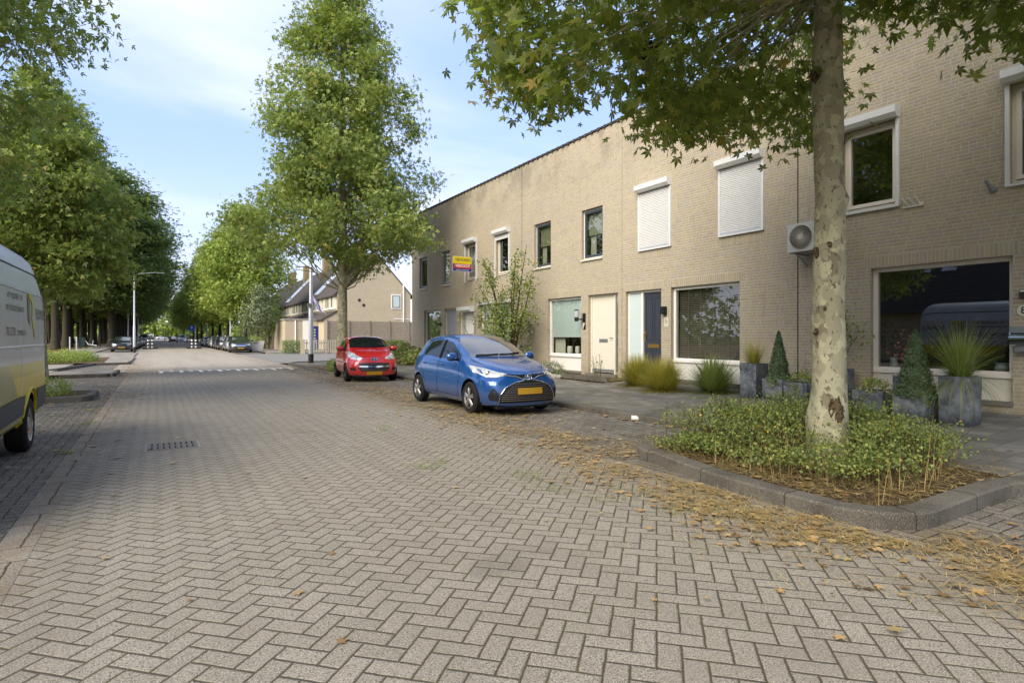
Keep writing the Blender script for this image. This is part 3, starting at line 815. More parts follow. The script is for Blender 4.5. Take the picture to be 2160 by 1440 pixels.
# house D
h = HS['D']
closed_shutter(h, 10.82, 11.92); closed_shutter(h, 8.13, 9.24)
d = door(h, 11.14, 12.50, 'white', 'navy')
mb = MB(); mb.box(D + .085, D + .2, 11.90, 11.98, .34, 2.64); part('mullion', mb, M['white'], d)
mb = MB(); mb.box(D + .10, D + .112, 11.98, 12.44, .45, 2.62); part('sidelight', mb, M['frost'] if 'frost' in M else M['blind'], d)
mb = MB()
for a, b, z0, z1 in ((11.26, 11.52, 1.35, 2.5), (11.58, 11.84, 1.35, 2.5), (11.26, 11.52, .5, 1.1), (11.58, 11.84, .5, 1.1)):
    fm = frame_mb(D + .118, D + .128, a, b, z0, z1, .025); mb.add(fm.v, fm.f)
part('moulding', mb, M['navy'], d)
mb = MB(); mb.box(D + .115, D + .128, 11.33, 11.75, 1.14, 1.24); part('letter_slot', mb, M['brass'], d)
mb = MB(); mb.tube([(D + .13, 11.86, 1.5), (D + .06, 11.86, 1.5), (D + .06, 11.76, 1.5)], .014, 6); mb.box(D + .115, D + .125, 11.83, 11.89, 1.32, 1.6); part('handle', mb, M['brass'], d)
def inD(w_):
    mb = MB()
    n = 36
    for i in range(n):
        z = .93 + i * (1.66 / n); mb.quad((D + .22, 8.84, z), (D + .22, 10.7, z), (D + .245, 10.7, z + .032), (D + .245, 8.84, z + .032))
    for y in (9.2, 9.62, 10.02, 10.4): mb.box(D + .212, D + .216, y - .018, y + .018, .9, 2.6)
    part('venetian_blind', mb, M['venet'], w_)
panel_window(h, 8.72, 10.80, 'white', 'panel', inD, 'glassd')
# house E
h = HS['E']
w1 = win_up(h, 5.41, 6.39, 'greyframe', 'greyframe', None, sill=False); roller_box(w1, 5.36, 6.44, 5.34); guides(w1, 5.41, 6.39, 3.80, 5.34)
w1 = win_up(h, 2.72, 3.80, 'greyframe', 'greyframe', lambda w_: flatcloth(w_, 2.8, 3.62, 3.9, 5.3, D + .16, 'curtain'), sill=False); roller_box(w1, 2.66, 3.86, 5.34); guides(w1, 2.72, 3.80, 3.80, 5.34)
def inE(w_):
    mb = MB()
    for y, r_, hh in ((5.62, .07, .16), (4.62, .05, .12), (4.42, .05, .17), (4.0, .10, .12)):
        mb.lathe([(0, 0), (r_ * .7, 0), (r_, hh * .3), (r_ * .8, hh * .7), (r_, hh), (0, hh)], 10, c=(D + .32, y, .9))
    part('ornament', mb, M['blind'], w_, smooth=40)
panel_window(h, 3.76, 5.87, 'greyframe', 'cream', inE, 'glassd', z0=.43)
door(h, 2.12, 3.42, 'cream', 'cream')

# wall fittings
o = root('wall_lamp', (D, 25.05, 2.1), 'white globe wall lamp beside the olive curtained window', 'wall lamp')
part('globe', MB().ball((D - .28, 25.05, 2.28), .14, 14), M['white'], o, smooth=60)
mb = MB(); mb.tube([(D, 25.05, 2.0), (D - .2, 25.05, 2.0), (D - .28, 25.05, 2.12)], .035, 8); mb.box(D - .03, D, 24.98, 25.12, 1.92, 2.08); part('bracket', mb, M['black'], o)
o = root('wall_lamp', (D, 14.36, 2.1), 'black wall lantern with clear jar glass beside the pale roller blind', 'wall lamp')
part('jar_glass', MB().lathe([(0, 0), (.075, 0), (.085, .05), (.085, .2), (0, .2)], 14, c=(D - .24, 14.45, 2.03)), M['alu'], o, smooth=50)
mb = MB(); mb.lathe([(0, -.12), (.06, -.12), (.07, 0), (0, 0)], 12, c=(D - .24, 14.45, 2.03)); mb.lathe([(0, 0), (.09, 0), (.05, .04), (0, .04)], 12, c=(D - .24, 14.45, 2.23))
mb.tube([(D - .24, 14.45, 1.97), (D - .02, 14.36, 1.97)], .02, 6); mb.box(D - .03, D, 14.30, 14.42, 1.88, 2.16); part('bracket', mb, M['black'], o)
o = solo('house_sign', MB().add([(D - .012, 14.30, 1.66), (D - .012, 14.42, 1.66), (D - .012, 14.30, 1.88), (D, 14.30, 1.66), (D, 14.42, 1.66), (D, 14.30, 1.88)], [(0, 1, 2), (3, 5, 4), (0, 3, 4, 1), (1, 4, 5, 2), (2, 5, 3, 0)]),
         M['black'], (D, 14.36, 1.8), 'black and white triangular house number plate below the lantern', 'sign')
mb = MB().add([(D - .010, 14.425, 1.67), (D - .010, 14.425, 1.88), (D - .010, 14.31, 1.88)], [(0, 1, 2)]); part('white_half', mb, M['sillw'], o)
o = root('wall_lamp', (D, 11.0, 2.2), 'black box shaped wall lamp beside the dark blue door', 'wall lamp')
part('lamp_body', MB().box(D - .11, D - .01, 10.93, 11.07, 2.02, 2.22), M['black'], o); part('back_plate', MB().box(D - .015, D, 10.96, 11.04, 1.99, 2.2), M['iron'], o)
def text_mesh(txt, size, loc, rot, ext=.002, align='CENTER', sx=1.0, bold=0):
    cu = bpy.data.curves.new('t', 'FONT'); cu.body = txt; cu.size = size; cu.extrude = ext; cu.align_x = align; cu.align_y = 'CENTER'; cu.offset = bold
    ob = bpy.data.objects.new('t', cu); COL.objects.link(ob); ob.scale = (sx, 1, 1)
    dg = bpy.context.evaluated_depsgraph_get(); me = bpy.data.meshes.new_from_object(ob.evaluated_get(dg))
    me.transform(Matrix.Translation(loc) @ Matrix.Rotation(rot[2], 4, 'Z') @ Matrix.Rotation(rot[0], 4, 'X') @ Matrix.Diagonal((sx, 1, 1, 1)))
    mb = MB(); mb.v = [tuple(v.co) for v in me.vertices]; mb.f = [list(p.vertices) for p in me.polygons]; mb.mi = [0] * len(mb.f)
    bpy.data.objects.remove(ob); bpy.data.meshes.remove(me); return mb
FROT = (R(90), 0, R(-90))       # reads from the street (normal -X)
M['plaqueg'] = plain('faded_sign', '#7c7b62', .8)
o = solo('wall_plaque', MB().box(D - .006, D, 10.88, 11.03, 1.70, 1.94), M['sillw'], (D, 10.95, 1.8), 'small faded pale house plaque under the black box lamp', 'sign')
part('lettering', text_mesh('6', .17, (D - .007, 10.955, 1.84), FROT), M['plaqueg'], o)
# for sale board
o = root('for_sale_board', (D - .35, 21.5, 4.3), 'yellow red and blue sold board standing out from the wall', 'sign board')
bx0, bx1 = D - .98, D - .12; yb = 21.72
part('board', MB().box(bx0, bx1, yb, yb + .02, 4.10, 4.72), plain('board_white', '#c8c8d0', .5), o)
part('yellow_field', MB().box(bx0 + .01, bx1 - .01, yb - .004, yb, 4.42, 4.71), plain('board_yellow', '#d8c21c', .5, var=0), o)
part('blue_field', MB().box(bx0 + .01, bx1 - .01, yb - .004, yb, 4.12, 4.42), plain('board_blue', '#2a2f78', .5, var=0), o)
part('red_field', MB().box(bx0 + .06, bx1 - .02, yb - .008, yb - .004, 4.23, 4.415), plain('board_red', '#c23b34', .5, var=0), o)
SROT = (R(90), 0, 0)
part('lettering', text_mesh('HENDRIKS', .17, ((bx0 + bx1) / 2 + .03, yb - .007, 4.58), SROT, sx=.85), M['navy'], o)
part('lettering', text_mesh('VERKOCHT', .15, ((bx0 + bx1) / 2 + .02, yb - .012, 4.33), SROT, sx=.85, bold=.004), M['white'], o)
part('lettering', text_mesh('hendriks makelaardij', .07, ((bx0 + bx1) / 2, yb - .007, 4.17), SROT), M['white'], o)
mb = MB(); mb.tube([(D, yb + .02, 4.66), (bx0, yb + .03, 4.66)], .015, 6); mb.tube([(D, yb + .02, 4.16), (bx0, yb + .03, 4.16)], .015, 6); part('bracket', mb, M['alu'], o)
# air conditioner
o = root('air_conditioner', (D - .2, 7.15, 3.1), 'white air conditioner unit on a bracket, partly behind the near trunk', 'air conditioner')
ax0 = D - .46
part('casing', MB().box(ax0, D - .10, 6.45, 7.24, 3.12, 3.68), plain('ac_white', '#c3c3bb', .5), o)
yc, zc = 6.95, 3.40
mb = MB(); mb.lathe([(0, 0), (.235, 0)], 28, 'x', (ax0 - .003, yc, zc)); part('fan_opening', mb, M['room'], o)
mb = MB()
for i in range(44):
    t = 2 * math.pi * i / 44
    p = [(ax0 - .012 - .01 * math.sin(math.pi * k / 4), yc + (.055 + .18 * k / 4) * math.cos(t + .35 * k / 4), zc + (.055 + .18 * k / 4) * math.sin(t + .35 * k / 4)) for k in range(5)]
    mb.tube(p, .0042, 4, False)
mb.lathe([(0, -.01), (.055, -.01), (.055, .005)], 16, 'x', (ax0 - .02, yc, zc)); mb.lathe([(.228, -.004), (.236, -.016), (.247, 0)], 32, 'x', (ax0 - .002, yc, zc))
part('fan_grille', mb, M['sillw'], o)
mb = MB(); 
for y in (6.6, 7.1): mb.tube([(D, y, 3.09), (ax0 + .02, y, 3.09)], .018, 5); mb.tube([(D, y, 2.88), (ax0 + .1, y, 3.08)], .014, 5)
mb.tube([(ax0 + .05, 6.55, 3.10), (ax0 + .05, 7.2, 3.10)], .012, 5); part('bracket', mb, M['steel'], o)
# hooks, flag holder, mailbox, number
o = root('flag_holder', (D, 4.01, 3.78), 'small grey metal flag pole holder on the upper wall', 'flag holder')
part('tube', MB().tube([(D - .02, 4.01, 3.74), (D - .16, 4.05, 3.90)], .026, 10), M['steel'], o); part('flange', MB().lathe([(0, -.02), (.06, -.02), (.06, 0)], 12, 'x', (D, 4.01, 3.76)), M['steel'], o)
o = root('triple_hook', (D, 5.15, 3.78), 'white triple flag holder bracket beside the upper window', 'flag holder')
mb = MB()
for i in (-1, 0, 1): mb.tube([(D - .02, 5.15 + i * .09, 3.74), (D - .10, 5.19 + i * .11, 3.86)], .022, 8)
part('tube', mb, M['sillw'], o); part('back_plate', MB().box(D - .03, D, 4.99, 5.31, 3.70, 3.77), M['sillw'], o)
o = root('letter_box', (D, 3.62, 1.4), 'round fronted stainless steel letter box by the picture window', 'letter box')
mb = MB(); mb.lathe([(0, 3.44), (.12, 3.44), (.12, 3.70), (0, 3.70)], 20, 'y', (D - .22, 0, 1.42)); part('drum', mb, M['chrome'], o, smooth=40)
part('cover', MB().box(D - .34, D, 3.45, 3.69, 1.50, 1.60), M['steel'], o); part('newspaper_tray', MB().box(D - .24, D, 3.47, 3.66, 1.22, 1.32), M['steel'], o)
o = root('house_number', (D, 3.62, 1.86), 'round edged white number plate above the steel letter box', 'sign')
part('plate', MB().lathe([(0, -.02), (.085, -.02), (.085, 0)], 16, 'x', (D, 3.62, 1.84)), M['sillw'], o)
part('number', text_mesh('8', .15, (D - .022, 3.62, 1.84), FROT), M['dark'], o)
o = solo('alarm_box', MB().box(D - .06, D, 3.44, 3.66, 2.02, 2.16), plain('alarm', '#3d3436', .5), (D, 3.55, 2.1), 'dark alarm box with a white top at the right picture edge', 'alarm box')
part('top_strip', MB().box(D - .063, D - .003, 3.45, 3.65, 2.125, 2.15), M['white'], o)


# ------------------------------------------------------------------ vehicles
def pchip(tab):
    xs = [t[0] for t in tab]; ys = [t[1] for t in tab]; n = len(xs)
    h = [xs[i + 1] - xs[i] for i in range(n - 1)]; d = [(ys[i + 1] - ys[i]) / h[i] for i in range(n - 1)]
    m = [d[0]] + [0 if d[i - 1] * d[i] <= 0 else 2 * d[i - 1] * d[i] / (d[i - 1] + d[i]) for i in range(1, n - 1)] + [d[-1]]
    def f(x):
        x = min(max(x, xs[0]), xs[-1]); i = 0
        while i < n - 2 and x > xs[i + 1]: i += 1
        t = (x - xs[i]) / h[i]; t2, t3 = t * t, t * t * t
        return ys[i] * (2 * t3 - 3 * t2 + 1) + h[i] * m[i] * (t3 - 2 * t2 + t) + ys[i + 1] * (-2 * t3 + 3 * t2) + h[i] * m[i + 1] * (t3 - t2)
    return f
def paint(name, c, metal=.35, rough=.32, coat=1.0, flake=True):
    m = Mat(name, rough, .5, metal, coat); c = lin(c)
    dirt = m.noise(3, 5, .6, obj=True).smooth(.45, .8)
    x, y, z = m.xyz('obj'); low = (z.smooth(.22, .60).rsub(1.0)) * m.noise(5, 4, obj=True)
    base = m.mix(dirt * .10, c, lin('#6f675a')); base = m.mix(low * .45, base, lin('#6b6356')); m.color(base); return m
M['tyre'] = plain('tyre', '#1d1c1b', .85, .2, var=.25, vs=14)
M['rimm'] = plain('alloy', '#a3a19c', .3, .5, .8, var=.1)
M['rimd'] = plain('dark_steel_wheel', '#2a2a2a', .6, .3)
M['under'] = plain('underbody', '#121212', .9, .1)
M['carglass'] = Mat('car_glass', .03, .5, 0, 0); M['carglass'].color(lin('#14181a')); M['carglass'].b.inputs['IOR'].default_value = 1.42
M['windsh'] = Mat('windscreen', .03, 1.0, 0, .8); M['windsh'].color(lin('#1d2224')); M['windsh'].b.inputs['IOR'].default_value = 1.9
M['lens'] = Mat('headlight_lens', .06, .8, .2, 1); _k = M['lens']; _k.color(_k.mix(_k.noise(9, 3, obj=True).smooth(.35, .65), lin('#8f928c'), lin('#d0d0c8')))
M['grille'] = plain('black_grille', '#0f1011', .5, .4)
M['gap'] = plain('panel_gap', '#0c0d10', .8, .1)

def build_car(rt, T, pm, arch=True, ny=46):
    """T: tables over y (0 = front bumper). returns (bvh, body)"""
    L = T['L']; f = {k: pchip(T[k]) for k in ('zc', 'zb', 'xb', 'zr', 'xr', 'w')}
    zbot = pchip(T.get('bot', [(0, .2), (L, .22)])); wz = T.get('wz', .55)
    def sec(y):
        w_, zb_, xb_, zr_, xr_, zc_ = f['w'](y), f['zb'](y), f['xb'](y), f['zr'](y), f['xr'](y), f['zc'](y); b = zbot(y)
        pts = [(0, b), (w_ * .55, b), (w_ * .90, b + .02), (w_ * .965, b + .09), (w_ * .995, wz - .13), (w_, wz), (w_ * .99, wz + (zb_ - wz) * .45), (xb_ + (w_ - xb_) * .35, zb_ - .045), (xb_, zb_),
               (xb_ + (xr_ - xb_) * .33, zb_ + (zr_ - zb_) * .36), (xb_ + (xr_ - xb_) * .66, zb_ + (zr_ - zb_) * .70), (xr_, zr_), (xr_ * .9, zr_ + (zc_ - zr_) * .42), (xr_ * .6, zr_ + (zc_ - zr_) * .82), (0, zc_)]
        return pts
    fr, rr = T.get('fr', .16), T.get('rr', .14)
    rake = T.get('rake', .3); rrake = T.get('rrake', .25); fl = T.get('fl', .7)
    def warp(x, y, z):
        W = T['W'] / 2; u = max(0, 1 - y / fl); v = max(0, 1 - (L - y) / .6)
        df = fr * min(1, abs(x) / W) ** 2.6 + rake * max(0, z - .52) + .35 * max(0, .30 - z)
        dr = rr * min(1, abs(x) / W) ** 2.4 + rrake * max(0, z - .75) + .2 * max(0, .35 - z)
        return y + df * u * u - dr * v * v
    ys = [L * (1 - math.cos(math.pi * i / ny)) / 2 for i in range(ny + 1)]
    ys = sorted(set([round(v, 4) for v in ys] + [.03, .08, L - .03, L - .08]))
    mb = MB(); rings = []
    for y in ys:
        s_ = sec(y); k = len(s_); ring = []
        full = [(x, z) for x, z in s_] + [(-x, z) for x, z in s_[-2:0:-1]]
        for x, z in full: ring.append(len(mb.v)); mb.v.append((x, warp(x, y, z), z))
        rings.append(ring)
    m_ = len(rings[0])
    for a, b in zip(rings, rings[1:]):
        for i in range(m_):
            j = (i + 1) % m_
            low = i in (0, 1, m_ - 1, m_ - 2)
            mb.f.append([a[i], a[j], b[j], b[i]]); mb.mi.append(1 if low else 0)
    k = len(s_)
    for ring, y, e in ((rings[0], ys[0], 0), (rings[-1], ys[-1], 1)):
        s_ = sec(y); NX = 12; rows = []
        for i in range(k):
            x, z = s_[i]
            rows.append([ring[i]] + [None] * (NX - 1) + [ring[(m_ - i) % m_]])
            if i in (0, k - 1): rows[-1] = [ring[i]] * (NX + 1); continue
            for q in range(1, NX):
                xx = x * (1 - 2 * q / NX); rows[-1][q] = len(mb.v); zz = z
                mb.v.append((xx, warp(xx, y, zz), zz))
        for i in range(1, k - 2):
            for q in range(NX):
                mb.f.append([rows[i][q], rows[i][q + 1], rows[i + 1][q + 1], rows[i + 1][q]]); mb.mi.append(0)
        for i0, i1 in ((0, 1), (k - 1, k - 2)):
            for q in range(NX): mb.f.append([rows[i0][0], rows[i1][q], rows[i1][q + 1]]); mb.mi.append(0)
    me = mesh_of(mb, [pm, M['under']], (0, 0, 0), 'body')
    r_ = T['r']; axles = (T['fo'], T['fo'] + T['wb'])
    if arch:
        cu = MB(); cu.mat = 1
        for ay in axles:
            for sgn in (-1, 1):
                x0, x1 = (T['W'] / 2 - .24) * sgn, (T['W'] / 2 + .3) * sgn
                cu.lathe([(0, min(x0, x1)), (r_ + .055, min(x0, x1)), (r_ + .055, max(x0, x1)), (0, max(x0, x1))], 28, 'x', (0, ay, r_ + .005))
        cme = mesh_of(cu, [pm, M['under']], (0, 0, 0), 'cut', merge=True)
        a = bpy.data.objects.new('a', me); b = bpy.data.objects.new('b', cme); COL.objects.link(a); COL.objects.link(b)
        md = a.modifiers.new('b', 'BOOLEAN'); md.object = b; md.operation = 'DIFFERENCE'; md.solver = 'EXACT'
        dg = bpy.context.evaluated_depsgraph_get(); me2 = bpy.data.meshes.new_from_object(a.evaluated_get(dg))
        bpy.data.objects.remove(a); bpy.data.objects.remove(b); me = me2
    bm = bmesh.new(); bm.from_mesh(me); bvh = BVHTree.FromBMesh(bm); bm.free()
    me.polygons.foreach_set('use_smooth', [True] * len(me.polygons)); me.set_sharp_from_angle(angle=R(T.get('sharp', 32)))
    body = part('body', None, None, rt, me=me)
    return bvh, body
def fillpoly(pts, step):
    n = len(pts); vs = [Vector(p) for p in pts]; eg = [(i, (i + 1) % n) for i in range(n)]
    # densify the outline
    out = []
    for i in range(n):
        a, b = vs[i], vs[(i + 1) % n]; k = max(1, int((b - a).length / step))
        out += [a.lerp(b, t / k) for t in range(k)]
    x0, x1 = min(p.x for p in vs), max(p.x for p in vs); y0, y1 = min(p.y for p in vs), max(p.y for p in vs)
    N = len(out); eg = [(i, (i + 1) % N) for i in range(N)]; grid = []
    nx, nyy = int((x1 - x0) / step), int((y1 - y0) / step)
    for i in range(1, nx + 1):
        for j in range(1, nyy + 1):
            p = Vector((x0 + i * step, y0 + j * step))
            ins = False; q = out[-1]
            for r2 in out:
                if (r2.y > p.y) != (q.y > p.y) and p.x < (q.x - r2.x) * (p.y - r2.y) / (q.y - r2.y) + r2.x: ins = not ins
                q = r2
            if ins and min((p - o).length for o in out) > step * .4: grid.append(p)
    v, e, fc, *_ = delaunay_2d_cdt(out + grid, eg, [], 1, 1e-5)
    return v, fc
def decal(bvh, pts, axis, off=.004, step=.06, sgn=1):
    """panel of the given outline laid onto the body. axis f: (x,z) seen from the front, s: (y,z) seen from the side, t: (x,y) from above, r: rear"""
    v, fc = fillpoly(pts, step); mb = MB(); O = []
    for p in v:
        if axis == 'f': o, d = Vector((p.x, -3, p.y)), Vector((0, 1, 0))
        elif axis == 'r': o, d = Vector((p.x, 12, p.y)), Vector((0, -1, 0))
        elif axis == 's': o, d = Vector((3 * sgn, p.x, p.y)), Vector((-sgn, 0, 0))
        else: o, d = Vector((p.x, p.y, 5)), Vector((0, 0, -1))
        hit, nrm, _, _ = bvh.ray_cast(o, d)
        if hit is None: hit = O[-1][0] if O else o; nrm = -d
        if nrm.dot(d) > 0: nrm = -nrm
        O.append((hit, nrm)); q = hit + nrm * off; mb.v.append(tuple(q))
    for t in fc: mb.f.append(list(t)); mb.mi.append(0)
    return mb
def dec(name, bvh, pts, axis, mat, parent, off=.004, step=.06, sgn=1, smooth=40):
    o = part(name, decal(bvh, pts, axis, off, step, sgn), mat, parent, smooth=smooth); return o
def mirror(pts): return [(-a, b) for a, b in pts][::-1]
def surf(bvh, x, z, side=0, y=None):
    if side: h = bvh.ray_cast(Vector((3 * side, y, z)), Vector((-side, 0, 0)))
    else: h = bvh.ray_cast(Vector((x, -3, z)), Vector((0, 1, 0)))
    return h[0], h[1]
def strip(bvh, pts, wd, axis='s', sgn=1, off=.003, thick=0):
    """thin line on the body through pts"""
    mb = MB(); P = []
    dens = []
    for a, b in zip(pts, pts[1:]):
        k = max(1, int(math.dist(a, b) / .05)); dens += [(a[0] + (b[0] - a[0]) * t / k, a[1] + (b[1] - a[1]) * t / k) for t in range(k)]
    dens.append(pts[-1])
    for p in dens:
        if axis == 's': h = bvh.ray_cast(Vector((3 * sgn, p[0], p[1])), Vector((-sgn, 0, 0)))
        elif axis == 't': h = bvh.ray_cast(Vector((p[0], p[1], 5)), Vector((0, 0, -1)))
        else: h = bvh.ray_cast(Vector((p[0], -3, p[1])), Vector((0, 1, 0)))
        if h[0] is None: continue
        P.append(h[0] + h[1] * off)
    mb.tube(P, wd, 6); return mb
def wheel(rt, x, y, r_, sgn, style='alloy', wid=.19):
    mb = MB(); pr = [(r_ * .64, -wid / 2), (r_ * .9, -wid / 2), (r_, -wid / 2 + .03), (r_, wid / 2 - .03), (r_ * .9, wid / 2), (r_ * .64, wid / 2)]
    mb.lathe(pr, 32, 'x', (x, y, r_)); w_ = part('wheel', mb, M['tyre'], rt, smooth=35)
    mb = MB(); xo = x + sgn * (wid / 2 - .012); R_ = r_ * .67
    ring = [(R_ * .93, xo - sgn * .03), (R_ * .99, xo), (R_, xo + sgn * .006)]
    mb.lathe(ring, 32, 'x', (0, y, r_))
    if style == 'alloy':
        for k in range(5):
            t = 2 * math.pi * k / 5 + .3
            for dt in (-.16, .16):
                a = Vector((xo, y + math.cos(t) * R_ * .15, r_ + math.sin(t) * R_ * .15)); b = Vector((xo - sgn * .008, y + math.cos(t + dt) * R_ * .95, r_ + math.sin(t + dt) * R_ * .95))
                mb.tube([a, b], [R_ * .13, R_ * .10], 6)
        mb.lathe([(0, xo + sgn * .01), (R_ * .24, xo + sgn * .008), (R_ * .28, xo - sgn * .02)], 16, 'x', (0, y, r_))
    elif style == 'steel':
        mb.lathe([(0, xo - sgn * .01), (R_ * .3, xo), (R_ * .55, xo - sgn * .03), (R_ * .85, xo - sgn * .012), (R_ * .95, xo)], 24, 'x', (0, y, r_))
        for k in range(12):
            t = 2 * math.pi * k / 12; mb.lathe([(0, xo - sgn * .012), (R_ * .08, xo - sgn * .012)], 8, 'x', (0, y + math.cos(t) * R_ * .7, r_ + math.sin(t) * R_ * .7))
    part('rim', mb, M['rimm'] if style in ('alloy', 'steel') else M['rimd'], w_, smooth=35)
    mb = MB(); mb.lathe([(0, x), (r_ * .66, x)], 24, 'x', (0, y, r_))
    if style == 'dark': mb.lathe([(0, xo - sgn * .02), (R_ * .5, xo - sgn * .01), (R_ * .95, xo - sgn * .04)], 24, 'x', (0, y, r_))
    part('brake_disc', mb, M['rimd'], w_)
def mirror_part(rt, bvh, y, z, sgn, mat, W, sz=1.0):
    mb = MB(); x0 = W - .10; xo = W + .10
    mb.ball((sgn * (xo), y, z + .02), .11 * sz, 14, (1.05, .62, .72))
    o = part('wing_mirror', mb, mat, rt, smooth=60)
    mb = MB(); mb.tube([(sgn * (W - .13), y + .03, z - .05), (sgn * (xo - .04), y + .01, z - .035)], .025, 6); mb.ball((sgn * xo, y + .0, z - .035), .085 * sz, 12, (1.05, .7, .35)); part('mirror_base', mb, M['black'], o, smooth=60)

# --- blue hatchback
BLUE = dict(L=3.95, W=1.69, r=.30, fo=.80, wb=2.51, wz=.56, rake=.42, fl=.75, fr=.26, rr=.2, rrake=.22,
    zc=[(0, .76), (.10, .82), (.35, .90), (.8, 1.0), (1.06, 1.05), (1.30, 1.19), (1.6, 1.345), (1.9, 1.46), (2.25, 1.505), (2.7, 1.50), (3.2, 1.455), (3.6, 1.38), (3.74, 1.28), (3.86, 1.02), (3.95, .86)],
    zb=[(0, .70), (.2, .76), (.5, .86), (.9, .93), (1.3, .955), (2.0, .97), (2.8, 1.01), (3.3, 1.05), (3.7, 1.05), (3.85, .95), (3.95, .82)],
    xb=[(0, .50), (.15, .60), (.4, .68), (.8, .72), (1.2, .755), (2.0, .765), (2.8, .755), (3.3, .73), (3.7, .68), (3.95, .60)],
    zr=[(0, .74), (.2, .84), (.5, .91), (.9, .985), (1.1, 1.02), (1.4, 1.16), (1.7, 1.30), (2.0, 1.395), (2.4, 1.43), (2.9, 1.415), (3.3, 1.375), (3.62, 1.28), (3.75, 1.18), (3.86, .98), (3.95, .85)],
    xr=[(0, .42), (.2, .52), (.5, .60), (.9, .66), (1.1, .675), (1.4, .65), (1.7, .61), (2.0, .575), (2.5, .565), (3.1, .55), (3.6, .53), (3.8, .54), (3.95, .50)],
    w=[(0, .66), (.06, .72), (.2, .79), (.45, .825), (.8, .845), (2.0, .84), (3.1, .845), (3.6, .81), (3.85, .74), (3.95, .68)], bot=[(0, .19), (.6, .17), (3.2, .2), (3.95, .26)])
rt = root('parked_car', (0, 0, 0), 'bright blue hatchback with chrome framed grille parked nearest on the right', 'car', 'cars parked on the right side')
pb = paint('blue_paint', '#0f4682', .3, .26)
bv, body = build_car(rt, BLUE, pb, ny=60)
dec('windscreen', bv, [(-.63, 1.12), (-.35, 1.075), (0, 1.06), (.35, 1.075), (.63, 1.12), (.585, 1.70), (.56, 1.84), (.3, 1.90), (0, 1.915), (-.3, 1.90), (-.56, 1.84), (-.585, 1.70)], 't', M['windsh'], rt, .006, .08)
for sg in (-1, 1):
    dec('side_window', bv, [(1.34, .985), (1.42, 1.06), (1.66, 1.20), (1.95, 1.325), (2.22, 1.365), (2.22, 1.01)], 's', M['carglass'], rt, .005, .08, sg)
    dec('side_window', bv, [(2.34, 1.01), (2.34, 1.37), (2.75, 1.36), (3.05, 1.32), (3.2, 1.06)], 's', M['carglass'], rt, .005, .08, sg)
    dec('door_pillar', bv, [(2.22, 1.0), (2.22, 1.37), (2.34, 1.375), (2.34, 1.0)], 's', M['gap'], rt, .006, .1, sg)
    part('door_gap', strip(bv, [(1.32, .95), (1.27, .75), (1.3, .3)], .004, 's', sg, 0), M['gap'], rt)
    part('door_gap', strip(bv, [(2.28, 1.0), (2.28, .3)], .004, 's', sg, 0), M['gap'], rt)
    part('door_gap', strip(bv, [(3.22, 1.04), (3.18, .8), (2.98, .62), (2.93, .45)], .004, 's', sg, 0), M['gap'], rt)
    part('door_gap', strip(bv, [(1.3, .3), (2.9, .31)], .004, 's', sg, 0), M['gap'], rt)
    for yy in (2.08, 3.0):
        h_, n_ = surf(bv, 0, .88, sg, yy); part('door_handle', MB().tube([h_ + Vector((sg * .012, -.08, 0)), h_ + Vector((sg * .03, 0, 0)), h_ + Vector((sg * .012, .08, 0))], .014, 6), pb, rt, smooth=60)
    mirror_part(rt, bv, 1.42, 1.03, sg, pb, .80, 1.05)
    hl = [(.44, .735), (.60, .70), (.72, .70), (.80, .78), (.815, .87), (.77, .90), (.66, .85), (.54, .80), (.40, .765)]
    if sg < 0: hl = mirror(hl)
    hd = dec('headlight', bv, hl, 'f', M['lens'], rt, .006, .05)
    hn, _n = surf(bv, sg * .66, .77)
    part('lamp_bowl', MB().ball(tuple(hn + Vector((0, .02, 0))), .055, 12, (1, .6, 1)), M['chrome'], hd, smooth=60)
    fog = [(.60, .28), (.72, .30), (.74, .38), (.70, .50), (.66, .50), (.60, .42)]
    if sg < 0: fog = mirror(fog)
    dec('fog_vent', bv, fog, 'f', M['grille'], rt, .006, .05)
    dec('tail_light', bv, [(3.72, .85), (3.66, .98), (3.78, 1.0), (3.84, .88)], 's', M['red'], rt, .006, .05, sg)
dec('lower_grille', bv, [(-.58, .25), (.58, .25), (.56, .38), (.46, .52), (.30, .60), (.14, .645), (-.14, .645), (-.30, .60), (-.46, .52), (-.56, .38)], 'f', M['grille'], rt, .006, .06)
for i in range(9):
    z = .29 + i * .036; hw = .555 if z < .38 else .555 - (z - .38) * 1.15
    if z > .6: hw = .25
    part('grille_slat', strip(bv, [(-hw, z), (hw, z)], .006, 'f', 1, .012), M['iron'], rt)
for sg in (-1, 1): part('chrome_surround', strip(bv, [(sg * .10, .645), (sg * .30, .605), (sg * .47, .53), (sg * .575, .39), (sg * .60, .22)], .012, 'f', 1, .01), M['chrome'], rt, smooth=60)
for sg in (-1, 1):
    bl = [(0, .70), (.12, .685), (.25, .715), (.42, .745), (.42, .77), (.25, .75), (.1, .745), (0, .75)]
    dec('upper_grille', bv, bl if sg > 0 else mirror(bl), 'f', M['grille'], rt, .005, .05)
    part('chrome_wing', strip(bv, [(sg * .46, .745), (sg * .22, .705), (sg * .11, .66), (0, .65)], .011, 'f', 1, .012), M['chrome'], rt, smooth=60)
h_, _n = surf(bv, 0, .70)
def ell(a, b, c, dx_=0, dz_=0, rr_=.006, n=20):
    mb = MB(); P = [(c.x + dx_ + a * math.cos(2 * math.pi * i / n), c.y - .022 + (a * math.cos(2 * math.pi * i / n)) ** 2 * .4, c.z + dz_ + b * math.sin(2 * math.pi * i / n)) for i in range(n + 1)]
    mb.tube(P, rr_, 6, False); return mb
